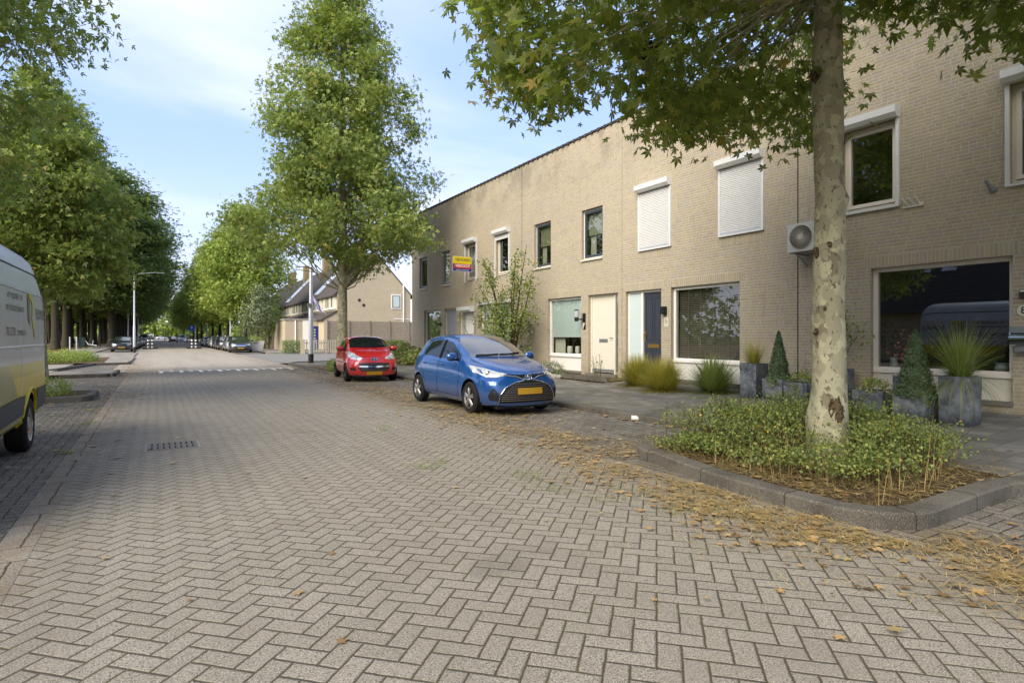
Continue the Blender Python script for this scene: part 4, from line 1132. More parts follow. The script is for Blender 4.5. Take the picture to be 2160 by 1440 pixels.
em = ell(.075, .052, h_); q = ell(.052, .022, h_, 0, .018, .005); em.add(q.v, q.f); q = ell(.022, .045, h_, 0, -.003, .005); em.add(q.v, q.f)
part('emblem', em, M['chrome'], rt, smooth=60)
part('emblem_ground', MB().lathe([(0, h_.y - .014), (.06, h_.y - .012)], 16, 'y', (h_.x, 0, h_.z)), plain('emblem_blue', '#2b5ea8', .3), rt)
pl = dec('number_plate', bv, [(-.26, .40), (.26, .40), (.26, .51), (-.26, .51)], 'f', M['plate'], rt, .03, .1)
part('wiper', strip(bv, [(-.52, 1.14), (-.3, 1.12), (-.02, 1.13)], .012, 't', 1, .02), M['black'], rt); part('wiper', strip(bv, [(.0, 1.12), (.25, 1.14), (.5, 1.20)], .012, 't', 1, .02), M['black'], rt)
part('bonnet_gap', strip(bv, [(-.70, .98), (-.62, .55), (-.40, .22), (0, .12), (.40, .22), (.62, .55), (.70, .98)], .0035, 't', 1, 0), M['gap'], rt)
for sg in (-1, 1): part('bonnet_crease', strip(bv, [(sg * .46, 1.0), (sg * .36, .6), (sg * .24, .3)], .005, 't', 1, -.001), pb, rt, smooth=60)
part('aerial', MB().tube([(0, 2.5, 1.50), (0, 2.70, 1.68)], .006, 5), M['black'], rt)
part('front_lip', MB().box(-.6, .6, .16, .4, .14, .2), M['black'], rt)
for yy in (.80, 3.31):
    for sg in (-1, 1): wheel(rt, sg * .755, yy, .30, sg)
blue = rt
def place(rt, n, s, rz, L, wid): rt.location = (n, s, 0); rt.rotation_euler = (0, 0, R(rz))
# root sits at the front bumper centre, so place by the front
blue.location = (5.84, 9.02, 0); blue.rotation_euler = (0, 0, R(0))

# --- red small hatchback
RED = dict(L=3.43, W=1.63, r=.28, fo=.70, wb=2.34, wz=.54, rake=.34, fl=.62, fr=.24, rr=.2, rrake=.15,
    zc=[(0, .78), (.10, .83), (.35, .93), (.62, 1.0), (.82, 1.05), (1.05, 1.20), (1.3, 1.335), (1.55, 1.43), (1.9, 1.46), (2.4, 1.455), (2.9, 1.40), (3.15, 1.32), (3.3, 1.10), (3.43, .85)],
    zb=[(0, .70), (.2, .79), (.5, .90), (.9, .95), (1.3, .965), (2.0, .985), (2.5, 1.02), (3.0, 1.06), (3.25, 1.03), (3.43, .82)],
    xb=[(0, .48), (.15, .57), (.4, .64), (.8, .70), (1.2, .735), (2.0, .745), (2.6, .73), (3.0, .69), (3.43, .60)],
    zr=[(0, .76), (.2, .85), (.5, .94), (.8, 1.01), (.95, 1.07), (1.15, 1.18), (1.4, 1.30), (1.7, 1.375), (2.1, 1.39), (2.6, 1.37), (2.95, 1.32), (3.2, 1.2), (3.3, 1.05), (3.43, .84)],
    xr=[(0, .42), (.2, .50), (.5, .57), (.8, .63), (1.1, .62), (1.4, .59), (1.8, .56), (2.5, .55), (3.0, .53), (3.43, .50)],
    w=[(0, .66), (.05, .70), (.18, .755), (.4, .79), (.7, .815), (2.0, .805), (2.75, .815), (3.1, .79), (3.43, .68)], bot=[(0, .21), (.6, .18), (2.9, .2), (3.43, .28)])
rt = root('parked_car', (0, 0, 0), 'small red hatchback with wide chrome barred grille, parked behind the blue one', 'car', 'cars parked on the right side')
pr_ = paint('red_paint', '#b80f1c', .1, .3)
bv, body = build_car(rt, RED, pr_, ny=54)
dec('windscreen', bv, [(-.62, .93), (-.3, .875), (0, .86), (.3, .875), (.62, .93), (.58, 1.40), (.55, 1.48), (0, 1.55), (-.55, 1.48), (-.58, 1.40)], 't', M['carglass'], rt, .006, .08)
for sg in (-1, 1):
    dec('side_window', bv, [(1.12, .985), (1.2, 1.06), (1.45, 1.21), (1.7, 1.305), (1.95, 1.33), (1.95, 1.02)], 's', M['carglass'], rt, .005, .08, sg)
    dec('side_window', bv, [(2.05, 1.03), (2.05, 1.33), (2.45, 1.31), (2.75, 1.24), (2.82, 1.12), (2.6, 1.05)], 's', M['carglass'], rt, .005, .08, sg)
    part('door_gap', strip(bv, [(1.08, .95), (1.02, .7), (1.08, .3)], .004, 's', sg, 0), M['gap'], rt)
    part('door_gap', strip(bv, [(2.0, 1.0), (2.0, .3)], .004, 's', sg, 0), M['gap'], rt)
    part('side_moulding', strip(bv, [(1.1, .60), (2.55, .60)], .016, 's', sg, .004), M['black'], rt)
    mirror_part(rt, bv, 1.22, 1.03, sg, plain('faded_red', '#9c2733', .6) if sg < 0 else bpy.data.objects['wing_mirror'].data.materials[0], .78, 1.05) if sg < 0 else mirror_part(rt, bv, 1.22, 1.03, sg, pr_, .78, 1.05)
    hl = [(.36, .73), (.52, .70), (.68, .72), (.745, .82), (.745, .93), (.69, .965), (.60, .93), (.50, .83), (.34, .755)]
    hd = dec('headlight', bv, hl if sg > 0 else mirror(hl), 'f', M['lens'], rt, .008, .05)
    hn, _n = surf(bv, sg * .62, .83); part('lamp_bowl', MB().ball(tuple(hn + Vector((0, .02, 0))), .06, 12, (1, .6, 1)), M['alu'], hd, smooth=60)
    fog = [(.56, .36), (.70, .38), (.73, .46), (.62, .47), (.58, .47)]
    dec('fog_vent', bv, fog if sg > 0 else mirror(fog), 'f', M['grille'], rt, .006, .05)
dec('lower_grille', bv, [(-.40, .34), (.40, .34), (.47, .42), (.49, .53), (.47, .60), (.2, .615), (-.2, .615), (-.47, .60), (-.49, .53), (-.47, .42)], 'f', M['grille'], rt, .006, .06)
dec('chrome_bar', bv, [(-.46, .475), (0, .455), (.46, .475), (.47, .53), (0, .515), (-.47, .53)], 'f', M['chrome'], rt, .03, .06)
for i in range(3): part('grille_slat', strip(bv, [(-.42, .365 + i * .03), (.42, .365 + i * .03)], .005, 'f', 1, .01), M['iron'], rt)
for i in range(2): part('grille_slat', strip(bv, [(-.44, .56 + i * .025), (.44, .56 + i * .025)], .004, 'f', 1, .01), M['iron'], rt)
shd = [(-.10, .765), (.10, .765), (.085, .70), (.04, .665), (-.04, .665), (-.085, .70)]
dec('emblem', bv, shd, 'f', M['chrome'], rt, .014, .1)
dec('emblem_ground', bv, [(a * .8, .715 + (b - .715) * .74) for a, b in shd], 'f', M['grille'], rt, .018, .1)
lion = [(-.035, .74), (-.012, .752), (.012, .745), (.004, .733), (.035, .74), (.025, .722), (.008, .716), (.022, .70), (.028, .682), (.01, .684), (.004, .698), (-.01, .70), (-.02, .682), (-.032, .684), (-.022, .70), (-.012, .716), (-.03, .722), (-.02, .73)]
dec('emblem_figure', bv, lion, 'f', M['chrome'], rt, .022, .1)
dec('number_plate', bv, [(-.24, .245), (.24, .245), (.24, .345), (-.24, .345)], 'f', M['plate'], rt, .04, .1)
part('bonnet_gap', strip(bv, [(-.68, .85), (-.60, .45), (-.42, .16), (0, .08), (.42, .16), (.60, .45), (.68, .85)], .0035, 't', 1, 0), M['gap'], rt)
part('wiper', strip(bv, [(-.5, .97), (-.25, .93), (.02, .93)], .011, 't', 1, .02), M['black'], rt); part('wiper', strip(bv, [(.05, .92), (.3, .94), (.5, 1.0)], .011, 't', 1, .02), M['black'], rt)
part('aerial', MB().tube([(0, 1.72, 1.45), (0, 1.62, 1.58)], .006, 5), M['black'], rt)
for yy in (.70, 3.04):
    for sg in (-1, 1): wheel(rt, sg * .725, yy, .28, sg, 'dark')
red = rt; red.location = (5.90, 18.15, 0); red.rotation_euler = (0, 0, R(-7))

# --- generic cars further down the street
def generic(label, col, kind, group, face=True, metal=.3):
    rt = root('parked_car', (0, 0, 0), label, 'car', group)
    if kind == 'van':
        T = dict(L=4.5, W=1.8, r=.31, fo=.85, wb=2.7, wz=.6, rake=.2, fr=.2,
            zc=[(0, .85), (.2, .98), (.7, 1.1), (1.0, 1.2), (1.5, 1.66), (1.9, 1.80), (4.3, 1.82), (4.5, 1.5)], zb=[(0, .8), (.5, 1.0), (1.2, 1.08), (4.3, 1.08), (4.5, 1.0)],
            xb=[(0, .55), (.4, .74), (1.0, .80), (4.2, .82), (4.5, .76)], zr=[(0, .83), (.7, 1.07), (1.0, 1.14), (1.6, 1.6), (2.0, 1.72), (4.3, 1.73), (4.5, 1.45)],
            xr=[(0, .5), (.7, .66), (1.2, .70), (2.0, .68), (4.3, .68), (4.5, .64)], w=[(0, .72), (.15, .82), (.6, .9), (4.2, .9), (4.5, .84)])
        ws = [(-.66, 1.1), (0, 1.02), (.66, 1.1), (.62, 1.62), (0, 1.7), (-.62, 1.62)]; g1 = [(1.4, 1.12), (1.75, 1.55), (2.4, 1.58), (2.4, 1.12)]; g2 = [(2.5, 1.12), (2.5, 1.58), (4.1, 1.56), (4.1, 1.12)]
    elif kind == 'saloon':
        T = dict(L=4.8, W=1.85, r=.33, fo=.95, wb=2.74, wz=.58, rake=.35, fr=.3,
            zc=[(0, .74), (.15, .82), (.6, .92), (1.3, 1.02), (1.6, 1.15), (2.0, 1.36), (2.4, 1.48), (3.2, 1.48), (3.9, 1.30), (4.3, 1.12), (4.7, 1.06), (4.8, .9)],
            zb=[(0, .70), (.4, .84), (1.2, .94), (2.0, .98), (3.6, 1.03), (4.5, 1.0), (4.8, .85)], xb=[(0, .55), (.3, .70), (1.0, .78), (2.0, .82), (3.6, .80), (4.5, .72), (4.8, .6)],
            zr=[(0, .72), (.4, .87), (1.3, .99), (1.7, 1.10), (2.1, 1.30), (2.5, 1.40), (3.2, 1.40), (3.9, 1.22), (4.3, 1.08), (4.8, .88)], xr=[(0, .45), (.4, .58), (1.3, .70), (2.0, .64), (2.6, .60), (3.3, .60), (4.2, .60), (4.8, .5)],
            w=[(0, .74), (.1, .82), (.4, .90), (1.0, .925), (3.8, .925), (4.5, .86), (4.8, .74)])
        ws = [(-.68, 1.42), (0, 1.33), (.68, 1.42), (.62, 2.25), (0, 2.38), (-.62, 2.25)]; g1 = [(1.75, 1.0), (2.2, 1.28), (2.6, 1.34), (2.9, 1.34), (2.9, 1.03)]; g2 = [(3.0, 1.04), (3.0, 1.34), (3.5, 1.28), (3.9, 1.1)]
    else:
        T = dict(L=4.2, W=1.76, r=.31, fo=.88, wb=2.58, wz=.57, rake=.35, fr=.26,
            zc=[(0, .76), (.12, .82), (.5, .92), (1.1, 1.02), (1.35, 1.14), (1.8, 1.38), (2.2, 1.47), (2.9, 1.48), (3.6, 1.40), (3.95, 1.20), (4.2, .88)],
            zb=[(0, .70), (.4, .84), (1.1, .93), (2.0, .97), (3.3, 1.02), (3.9, 1.02), (4.2, .84)], xb=[(0, .54), (.3, .68), (1.0, .75), (2.0, .79), (3.4, .77), (3.9, .70), (4.2, .6)],
            zr=[(0, .74), (.4, .87), (1.1, .99), (1.5, 1.12), (1.9, 1.31), (2.3, 1.40), (3.0, 1.39), (3.6, 1.30), (3.95, 1.12), (4.2, .86)], xr=[(0, .45), (.4, .58), (1.1, .68), (1.9, .61), (2.4, .59), (3.3, .57), (4.2, .5)],
            w=[(0, .70), (.1, .78), (.4, .86), (.9, .88), (3.4, .88), (3.9, .84), (4.2, .70)])
        ws = [(-.66, 1.22), (0, 1.13), (.66, 1.22), (.60, 2.0), (0, 2.12), (-.60, 2.0)]; g1 = [(1.55, .99), (2.0, 1.27), (2.35, 1.34), (2.6, 1.34), (2.6, 1.02)]; g2 = [(2.7, 1.03), (2.7, 1.34), (3.2, 1.30), (3.5, 1.12)]
    p = paint('car_paint', col, metal, .3)
    bv, body = build_car(rt, T, p, ny=36)
    dec('windscreen', bv, ws, 't', M['windsh'], rt, .006, .12)
    dec('number_plate', bv, [(-.26, .36), (.26, .36), (.26, .47), (-.26, .47)], 'f', M['plate'], rt, .02, .2)
    for sg in (-1, 1):
        dec('side_window', bv, g1, 's', M['carglass'], rt, .005, .12, sg); dec('side_window', bv, g2, 's', M['carglass'], rt, .005, .12, sg)
        hl = [(.42, .66), (.60, .63), (.74, .66), (.80, .78), (.62, .76), (.42, .71)]
        dec('headlight', bv, hl if sg > 0 else mirror(hl), 'f', M['lens'], rt, .006, .08)
        mirror_part(rt, bv, g1[0][0] + .1, g1[0][1] + .05, sg, p, T['W'] / 2 - .04, 1.0)
    dec('grille', bv, [(-.38, .56), (.38, .56), (.40, .67), (-.40, .67)], 'f', M['chrome'] if kind == 'saloon' else M['grille'], rt, .006, .1)
    dec('lower_grille', bv, [(-.55, .26), (.55, .26), (.5, .33), (-.5, .33)], 'f', M['grille'], rt, .006, .1)
    for yy in (T['fo'], T['fo'] + T['wb']):
        for sg in (-1, 1): wheel(rt, sg * (T['W'] / 2 - .10), yy, T['r'], sg)
    return rt
GL, GR = 'cars parked along the left kerb far off', 'cars parked along the right kerb far off'
c1 = generic('black hatchback facing us at the front of the left parked row', '#12151d', 'hatch', GL); c1.location = (-2.75, 65, 0)
c2 = generic('black saloon facing us at the front of the right parked row', '#1b2022', 'saloon', GR); c2.location = (6.35, 56.5, 0); c2.rotation_euler = (0, 0, R(-4))
c3 = generic('silver grey hatchback third in the left parked row', '#6d6f72', 'hatch', GL); c3.location = (-2.6, 82, 0)
c4 = generic('white delivery van parked farthest on the right', '#c9cac8', 'van', GR); c4.location = (4.9, 152, 0)
def dupcar(src, label, grp, loc, mat=None):
    o = copy_tree(src); o['label'] = label; o['group'] = grp; o.location = loc
    if mat:
        for ch in o.children:
            if ch.name.startswith(('body', 'wing_mirror')):
                ch.data = ch.data.copy(); ch.data.materials[0] = mat.m
    return o
gm = [paint('car_paint', c, .3) for c in ('#23262a', '#8c8e90', '#3a4250', '#b9babb', '#2b2e31', '#5a2a26', '#4a4d50')]
dupcar(c1, 'dark grey hatchback second in the left parked row', GL, (-2.65, 74, 0), gm[0])
dupcar(c1, 'slate blue hatchback fourth in the left parked row', GL, (-2.6, 89.5, 0), gm[2])
dupcar(c2, 'silver saloon farther down the left parked row', GL, (-2.6, 100, 0), gm[3])
dupcar(c4, 'white van on the left side past the striped posts', GL, (-2.0, 128, 0))
dupcar(c3, 'pale hatchback second in the right parked row', GR, (6.6, 62.6, 0), gm[1])
dupcar(c1, 'near black hatchback third in the right parked row', GR, (6.45, 68.8, 0), gm[4])
dupcar(c1, 'charcoal hatchback fourth in the right parked row', GR, (6.5, 74.6, 0), gm[6])
dupcar(c3, 'light silver hatchback fifth in the right parked row', GR, (6.5, 81, 0), gm[3])
dupcar(c2, 'black saloon sixth in the right parked row', GR, (6.5, 88, 0), gm[4])
dupcar(c3, 'dull silver hatchback seventh in the right parked row', GR, (6.5, 95, 0), gm[1])
dupcar(c1, 'dark hatchback half hidden beside the white van', GR, (3.4, 160, 0), gm[0])
dupcar(c2, 'silver saloon at the end of the left row', GL, (-2.3, 142, 0), gm[1])
for i, (x, lab) in enumerate(((-.5, 'dark car crossing the far end of the street, left one'), (4.5, 'pale car crossing the far end of the street, right one'))):
    o = dupcar(c2, lab, 'cars crossing far off', (x, 300, 0), gm[0] if i == 0 else gm[3]); o.rotation_euler = (0, 0, R(90))

# --- the grey and yellow delivery van
VAN = dict(L=5.95, W=1.99, r=.34, fo=1.0, wb=3.55, wz=.8, rake=.10, fl=.8, fr=.28, rr=.10, rrake=.035, sharp=25,
    zc=[(0, 1.0), (.25, 1.18), (.7, 1.36), (1.1, 1.72), (1.6, 2.25), (2.0, 2.55), (2.6, 2.68), (5.5, 2.68), (5.8, 2.60), (5.95, 2.40)],
    zb=[(0, .95), (.3, 1.10), (.8, 1.30), (1.2, 1.50), (1.6, 1.85), (2.1, 2.05), (5.95, 2.05)],
    xb=[(0, .66), (.3, .82), (.8, .93), (1.4, .945), (5.6, .95), (5.85, .92), (5.95, .87)],
    zr=[(0, .98), (.3, 1.16), (.8, 1.40), (1.2, 1.72), (1.6, 2.1), (2.1, 2.36), (2.6, 2.46), (5.5, 2.46), (5.8, 2.40), (5.95, 2.28)],
    xr=[(0, .6), (.3, .74), (.8, .84), (1.3, .84), (2.1, .84), (5.6, .84), (5.95, .78)],
    w=[(0, .84), (.1, .92), (.4, .985), (1.0, .995), (5.6, .995), (5.85, .975), (5.95, .93)], bot=[(0, .28), (.8, .32), (5.5, .34), (5.95, .42)])
vp = Mat('van_livery', .30, .5, .15, 1.0); x, y, z = vp.xyz('obj')
vp.b.inputs['Metallic'].default_value = 0; vp.b.inputs['Coat Weight'].default_value = .12; vp.b.inputs['Specular IOR Level'].default_value = .3
wav = (y * .9)._m('SINE') * .03 + 1.12 + (y - 3.0) * .012
c = vp.mix(z.gt(2.03), lin('#a0a3a2'), lin('#a8acab'))
yel = vp.mix((z - wav + .15).gt(0), lin('#c4ad10'), lin('#a39a00'))
yel = vp.mix((y + z * 1.1).lt(4.55), yel, lin('#8d8748'))
c = vp.mix((z - wav).lt(0), c, yel)
dirt = vp.noise(4, 5, .6, obj=True).smooth(.4, .8) * .22
low = z.smooth(.3, .9).rsub(1.0) * .35
c = vp.mix(dirt + low * vp.noise(7, 4, obj=True), c, lin('#6f675a')); vp.color(c)
vp.bump(vp.noise(.9, 2, obj=True), .25, .02)
rt = root('delivery_van', (0, 0, 0), 'grey and yellow delivery van with company lettering at the left edge', 'van')
bv, body = build_car(rt, VAN, vp, ny=60)
M['trim'] = plain('grey_plastic', '#44474b', .6, .3)
dec('windscreen', bv, [(-.80, 1.02), (0, .80), (.80, 1.02), (.76, 1.75), (0, 1.85), (-.76, 1.75)], 't', M['windsh'], rt, .006, .12)
for sg in (-1, 1):
    dec('side_window', bv, [(1.25, 1.42), (1.75, 1.85), (2.3, 1.92), (2.3, 1.35), (1.5, 1.32)], 's', M['carglass'], rt, .005, .12, sg)
    dec('side_moulding', bv, [(1.42, .46), (4.12, .50), (4.12, .74), (1.42, .70)], 's', M['trim'], rt, .014, .12, sg)
    dec('rear_bumper', bv, [(4.98, .46), (5.90, .48), (5.92, .76), (4.95, .76)], 's', M['trim'], rt, .016, .10, sg)
    part('white_line', strip(bv, [(2.5, 1.33), (5.90, 1.33)], .008, 's', sg, .004), M['white'], rt)
    part('body_crease', strip(bv, [(2.5, 2.00), (5.4, 2.0), (5.62, 1.95), (5.74, 1.8), (5.80, 1.4)], .010, 's', sg, .0), M['alu'], rt, smooth=60)
    part('panel_gap', strip(bv, [(3.98, 1.98), (3.98, .5)], .006, 's', sg, .0), M['gap'] if False else M['alu'], rt)
    part('roof_gutter', strip(bv, [(2.3, 2.28), (5.4, 2.30), (5.8, 2.22)], .012, 's', sg, .0), M['trim'], rt)
    P = []
    for k in range(13):
        t = math.pi * k / 12; P.append((4.55 - math.cos(t) * .44, .36 + math.sin(t) * .44))
    part('wheel_arch_trim', strip(bv, P, .025, 's', sg, .0), plain('arch_yellow', '#b5a820', .35), rt, smooth=60)
    for yy in (4.06, 5.78): 
        h_, n_ = surf(bv, 0, .56, sg, yy)
        if h_: part('side_marker', MB().box(h_.x - .012, h_.x + .024 if sg > 0 else h_.x + .012, yy - .03, yy + .03, .58, .62) if sg > 0 else MB().box(h_.x - .024, h_.x + .012, yy - .03, yy + .03, .58, .62), M['amber'], rt)
    hl = [(.62, .80), (.86, .84), (.90, 1.10), (.70, 1.02)]
    dec('headlight', bv, hl if sg > 0 else mirror(hl), 'f', M['lens'], rt, .006, .1)
    mirror_part(rt, bv, 1.0, 1.45, sg, M['black'], .92, 1.3)
    for yy in (1.0, 4.55): wheel(rt, sg * .88, yy, .34, sg, 'steel', .22)
dec('grille', bv, [(-.5, .62), (.5, .62), (.55, .92), (-.55, .92)], 'f', M['grille'], rt, .006, .1)
dec('number_plate', bv, [(-.26, .42), (.26, .42), (.26, .53), (-.26, .53)], 'f', M['plate'], rt, .02, .2)
# lettering and emblem on the street side, laid onto the body panel
def onside(mb2, sgn=1, off=.006):
    for i, (a, b, c) in enumerate(mb2.v):
        h_ = bv.ray_cast(Vector((3 * sgn, b, c)), Vector((-sgn, 0, 0)))[0]
        if h_ is not None: mb2.v[i] = (h_.x + sgn * off, b, c)
    return mb2
VR = (R(90), 0, R(90))
M['ink'] = plain('dark_lettering', '#242526', .4, .4, var=0)
vy = plain('emblem_yellow', '#b8aa12', .35, .4, var=0); vg = plain('emblem_olive', '#5d6128', .35, .4, var=0)
for txt, sz, yy, zz in (('ROMASS', .20, 5.40, 1.74), ('en reparatie van', .13, 3.72, 1.92), ('en industriedeuren', .13, 3.70, 1.78), ('782 2730   romass.nl', .13, 3.72, 1.50)):
    part('lettering', onside(text_mesh(txt, sz, (0, yy, zz), VR, ext=0)), M['ink'], rt)
    part('lettering', onside(text_mesh(txt, sz, (0, yy, zz), (R(90), 0, R(-90)), ext=0), -1), M['ink'], rt)
def sidepoly(name, pts, m): part(name, decal(bv, pts, 's', .006, .06, 1), m, rt)
sidepoly('emblem_ribbon', [(4.48, 2.00), (4.66, 2.0), (4.80, 1.95), (4.84, 1.82), (4.82, 1.72), (4.76, 1.68), (4.95, 1.44), (4.87, 1.42), (4.70, 1.66), (4.74, 1.74), (4.76, 1.84), (4.72, 1.90), (4.62, 1.92)], vy)
sidepoly('emblem_ribbon', [(4.44, 1.98), (4.60, 1.90), (4.60, 1.66), (4.56, 1.58), (4.46, 1.66)], vg)
van = rt; van.location = (-2.36, 5.02, 0)


# ------------------------------------------------------------------ far terraced houses and other buildings
M['gable'] = M['brick2']
M['roofd'] = Mat('dark_concrete_tiles', .85, .2); _k = M['roofd']; _x, _y, _z = _k.xyz()
_r = (_z / .23).fract(); _c = _k.mix(_r.smooth(0, .25), lin('#1f1c1a'), lin('#4a4541')); _c = _k.mix(_k.noise(3, 4).smooth(.4, .7) * .4, _c, lin('#5b554c')); _k.color(_c); _k.bump(_r, .6, .03)
M['solar'] = plain('pale_sloping_glass', '#b9bbb8', .25, .6, .2)
M['bdoor'] = plain('royal_blue_door', '#20336e', .5)
def far_house(i, s0, s1, first=False, label=''):
    n0, n1, ridge, ez, rz_ = 15.1, 22.7, 18.9, 5.75, 9.9
    h = root('row_house', ((n0 + n1) / 2, (s0 + s1) / 2, 0), label, 'house', 'terraced houses beyond the side road')
    mb = MB(); a, b = s0 + .004, s1 - .004
    g = [(n0, 0), (n1, 0), (n1, ez), (ridge, rz_), (n0, ez)]
    mb.add([(x, a, z) for x, z in g], [(0, 1, 2, 3, 4)]); mb.add([(x, b, z) for x, z in g], [(4, 3, 2, 1, 0)])
    mb.quad((n0, a, 0), (n0, b, 0), (n0, b, ez), (n0, a, ez)); mb.quad((n1, a, 0), (n1, b, 0), (n1, b, ez), (n1, a, ez))
    part('wall', mb, M['brick2'], h)
    mb = MB(); e = .0 if not first else .10
    sl = (rz_ - ez) / (ridge - n0)
    for sg, nn in ((1, n0 - .35), (-1, n1 + .35)):
        zz = ez - .35 * sl
        mb.quad((nn, s0 - e, zz + .12), (nn, s1, zz + .12), (ridge, s1, rz_ + .12), (ridge, s0 - e, rz_ + .12))
        mb.quad((nn, s0 - e, zz), (nn, s1, zz), (ridge, s1, rz_), (ridge, s0 - e, rz_))
        mb.quad((nn, s0 - e, zz), (nn, s0 - e, zz + .12), (ridge, s0 - e, rz_ + .12), (ridge, s0 - e, rz_)); mb.quad((nn, s0, zz), (nn, s1, zz), (nn, s1, zz + .12), (nn, s0, zz + .12))
    rf = part('roof', mb, M['roofd'], h)
    if i in (0, 3, 5, 7):
        part('chimney', MB().box(ridge - .9, ridge + .2, s0 + 4.2 if first else s0 + .1, s0 + 5.3 if first else s0 + 1.2, rz_ - 1.2, rz_ + 1.55), M['orange'], rf)
    if i in (1, 4):
        mb = MB(); y0, y1 = s1 - 3.0, s1 - .6
        q0, q1 = n0 + .15, ridge - .5
        mb.add([(q0, y0, ez + (q0 - n0) * sl + .2), (q0, y1, ez + (q0 - n0) * sl + .2), (q1, y1, ez + (q1 - n0) * sl + .2), (q1, y0, ez + (q1 - n0) * sl + .2),
                (q0, y0, ez + (q0 - n0) * sl), (q0, y1, ez + (q0 - n0) * sl), (q1, y1, ez + (q1 - n0) * sl), (q1, y0, ez + (q1 - n0) * sl)], [(0, 1, 2, 3), (0, 4, 5, 1), (3, 2, 6, 7), (0, 3, 7, 4), (1, 5, 6, 2)])
        part('roof_window', mb, M['solar'], rf)
    # first floor window band
    w_ = part('window', MB().box(n0 - .10, n0, s0 + .4, s1 - .5, 4.15, 5.65), M['white'], h)
    mb = MB(); k = 6; wd = (s1 - s0 - 1.1) / k
    for q in range(k): mb.box(n0 - .12, n0 - .09, s0 + .5 + q * wd, s0 + .5 + (q + 1) * wd - .12, 4.35, 5.5)
    part('pane', mb, M['curtain'], w_)
    for q in (1, 3, 4): part('dark_pane', MB().box(n0 - .125, n0 - .12, s0 + .62 + q * wd, s0 + .5 + q * wd + wd * .6, 4.36, 5.48), M['carglass'], w_)
    # lean-to roof over the ground floor
    mb = MB(); mb.add([(n0, s0 - e, 4.0), (n0, s1, 4.0), (n0 - 1.5, s1, 3.1), (n0 - 1.5, s0 - e, 3.1), (n0, s0 - e, 3.85), (n0, s1, 3.85), (n0 - 1.5, s1, 2.98), (n0 - 1.5, s0 - e, 2.98)], [(0, 1, 2, 3), (4, 7, 6, 5), (3, 2, 6, 7), (0, 3, 7, 4), (1, 5, 6, 2)])
    part('porch_roof', mb, M['roofd'], h)
    mb = MB(); mb.add([(n0 + .0, a, 0), (n0 - 1.25, a, 0), (n0 - 1.25, a, 3.1), (n0, a, 3.86)], [(0, 1, 2, 3)]); mb.box(n0 - 1.25, n0 - 1.15, s0 + .01, s1 - .01, 0, 3.05); part('porch_wall', mb, M['brick2'], h)
    return h
bounds = [58, 63.7, 69.4, 75.1, 80.8, 86.5, 92.2, 97.9, 103.6, 109.3]
ords = ['end of terrace house with the bare gable wall and blue front door', 'house second from the gable end with grey lean-to roof', 'house third from the gable end with chimney', 'house fourth from the gable end beyond the side road',
        'house fifth from the gable end, chimney in line with the lamp post', 'house sixth from the gable end, roof behind the trees', 'house seventh from the gable end, behind the trees', 'house eighth from the gable end, mostly hidden', 'last visible house of the far terrace']
fh = [far_house(i, bounds[i], bounds[i + 1], i == 0, ords[i]) for i in range(9)]
g0 = 58.0
mb = MB(); mb.box(20.6, 21.65, g0 - .06, g0, 4.25, 5.75); w_ = part('window', mb, M['white'], fh[0]); part('pane', MB().box(20.74, 21.5, g0 - .08, g0 - .06, 4.42, 5.6), M['blind'], w_)
mb = MB(); q = frame_mb(0, 1, 0, 1, 0, 1, .06); part('sash', MB().box(20.70, 20.78, g0 - .085, g0 - .06, 4.38, 5.62).box(21.46, 21.54, g0 - .085, g0 - .06, 4.38, 5.62).box(20.78, 21.46, g0 - .085, g0 - .06, 4.38, 4.44).box(20.78, 21.46, g0 - .085, g0 - .06, 5.56, 5.62), M['sash'], w_)
part('vent_slot', MB().box(18.85, 19.0, g0 - .03, g0, 7.3, 8.3), M['curtain'], fh[0])
part('drain_pipe', MB().tube([(21.9, g0 - .1, 7.0), (21.9, g0 - .1, 0.1)], .07, 8), M['white'], fh[0])
part('cable_trunk', MB().box(20.9, 22.7, g0 - .04, g0, 3.18, 3.26), M['white'], fh[0])
for x, z in ((17.3, 5.05), (17.75, 4.55)): part('wall_stain', MB().lathe([(0, -.02), (.16, -.02), (.16, 0)], 10, 'y', (x, g0, z)), M['room'], fh[0])
# garden sheds in front of the terrace
def shed(s0, s1, n0, label, white=True):
    o = root('garden_shed', ((n0 + 14) / 2, (s0 + s1) / 2, 0), label, 'shed', 'sheds in front of the far terrace')
    mb = MB(); mb.box(n0, 14.0, s0, s1, 0, 3.02); part('wall', mb, M['brick2'], o)
    mb = MB(); mb.box(n0 - .08, 14.08, s0 - .08, s1, 3.02, 3.18); part('flat_roof', mb, M['conc'], o)
    part('drain_pipe', MB().tube([(n0 + .95, s0 - .08, 3.0), (n0 + .95, s0 - .08, .05)], .06, 8), M['white'], o)
    if white:
        part('white_cladding', MB().box(n0 + 1.65, 13.05, s0 - .05, s0, .1, 3.0), M['white'], o)
        d = part('door', MB().box(12.98 + .08, 13.95, s0 - .07, s0, .1, 2.45), M['bdoor'] if n0 < 11.2 and s0 < 62 else M['white'], o)
        mb = MB()
        for k in range(5): mb.box(13.40, 13.55, s0 - .075, s0 - .07, .9 + k * .28, 1.05 + k * .28)
        part('door_pane', mb, M['curtain'], d)
    return o
shed(60.3, 66.5, 10.7, 'low brick shed with white cladding and a royal blue door')
shed(72, 78, 10.9, 'low brick shed second along, white door half behind a small tree', True)
shed(83, 89, 10.9, 'low brick shed third along in the far terrace row')
shed(94, 100, 10.9, 'low brick shed farthest along, beyond the dark trees')
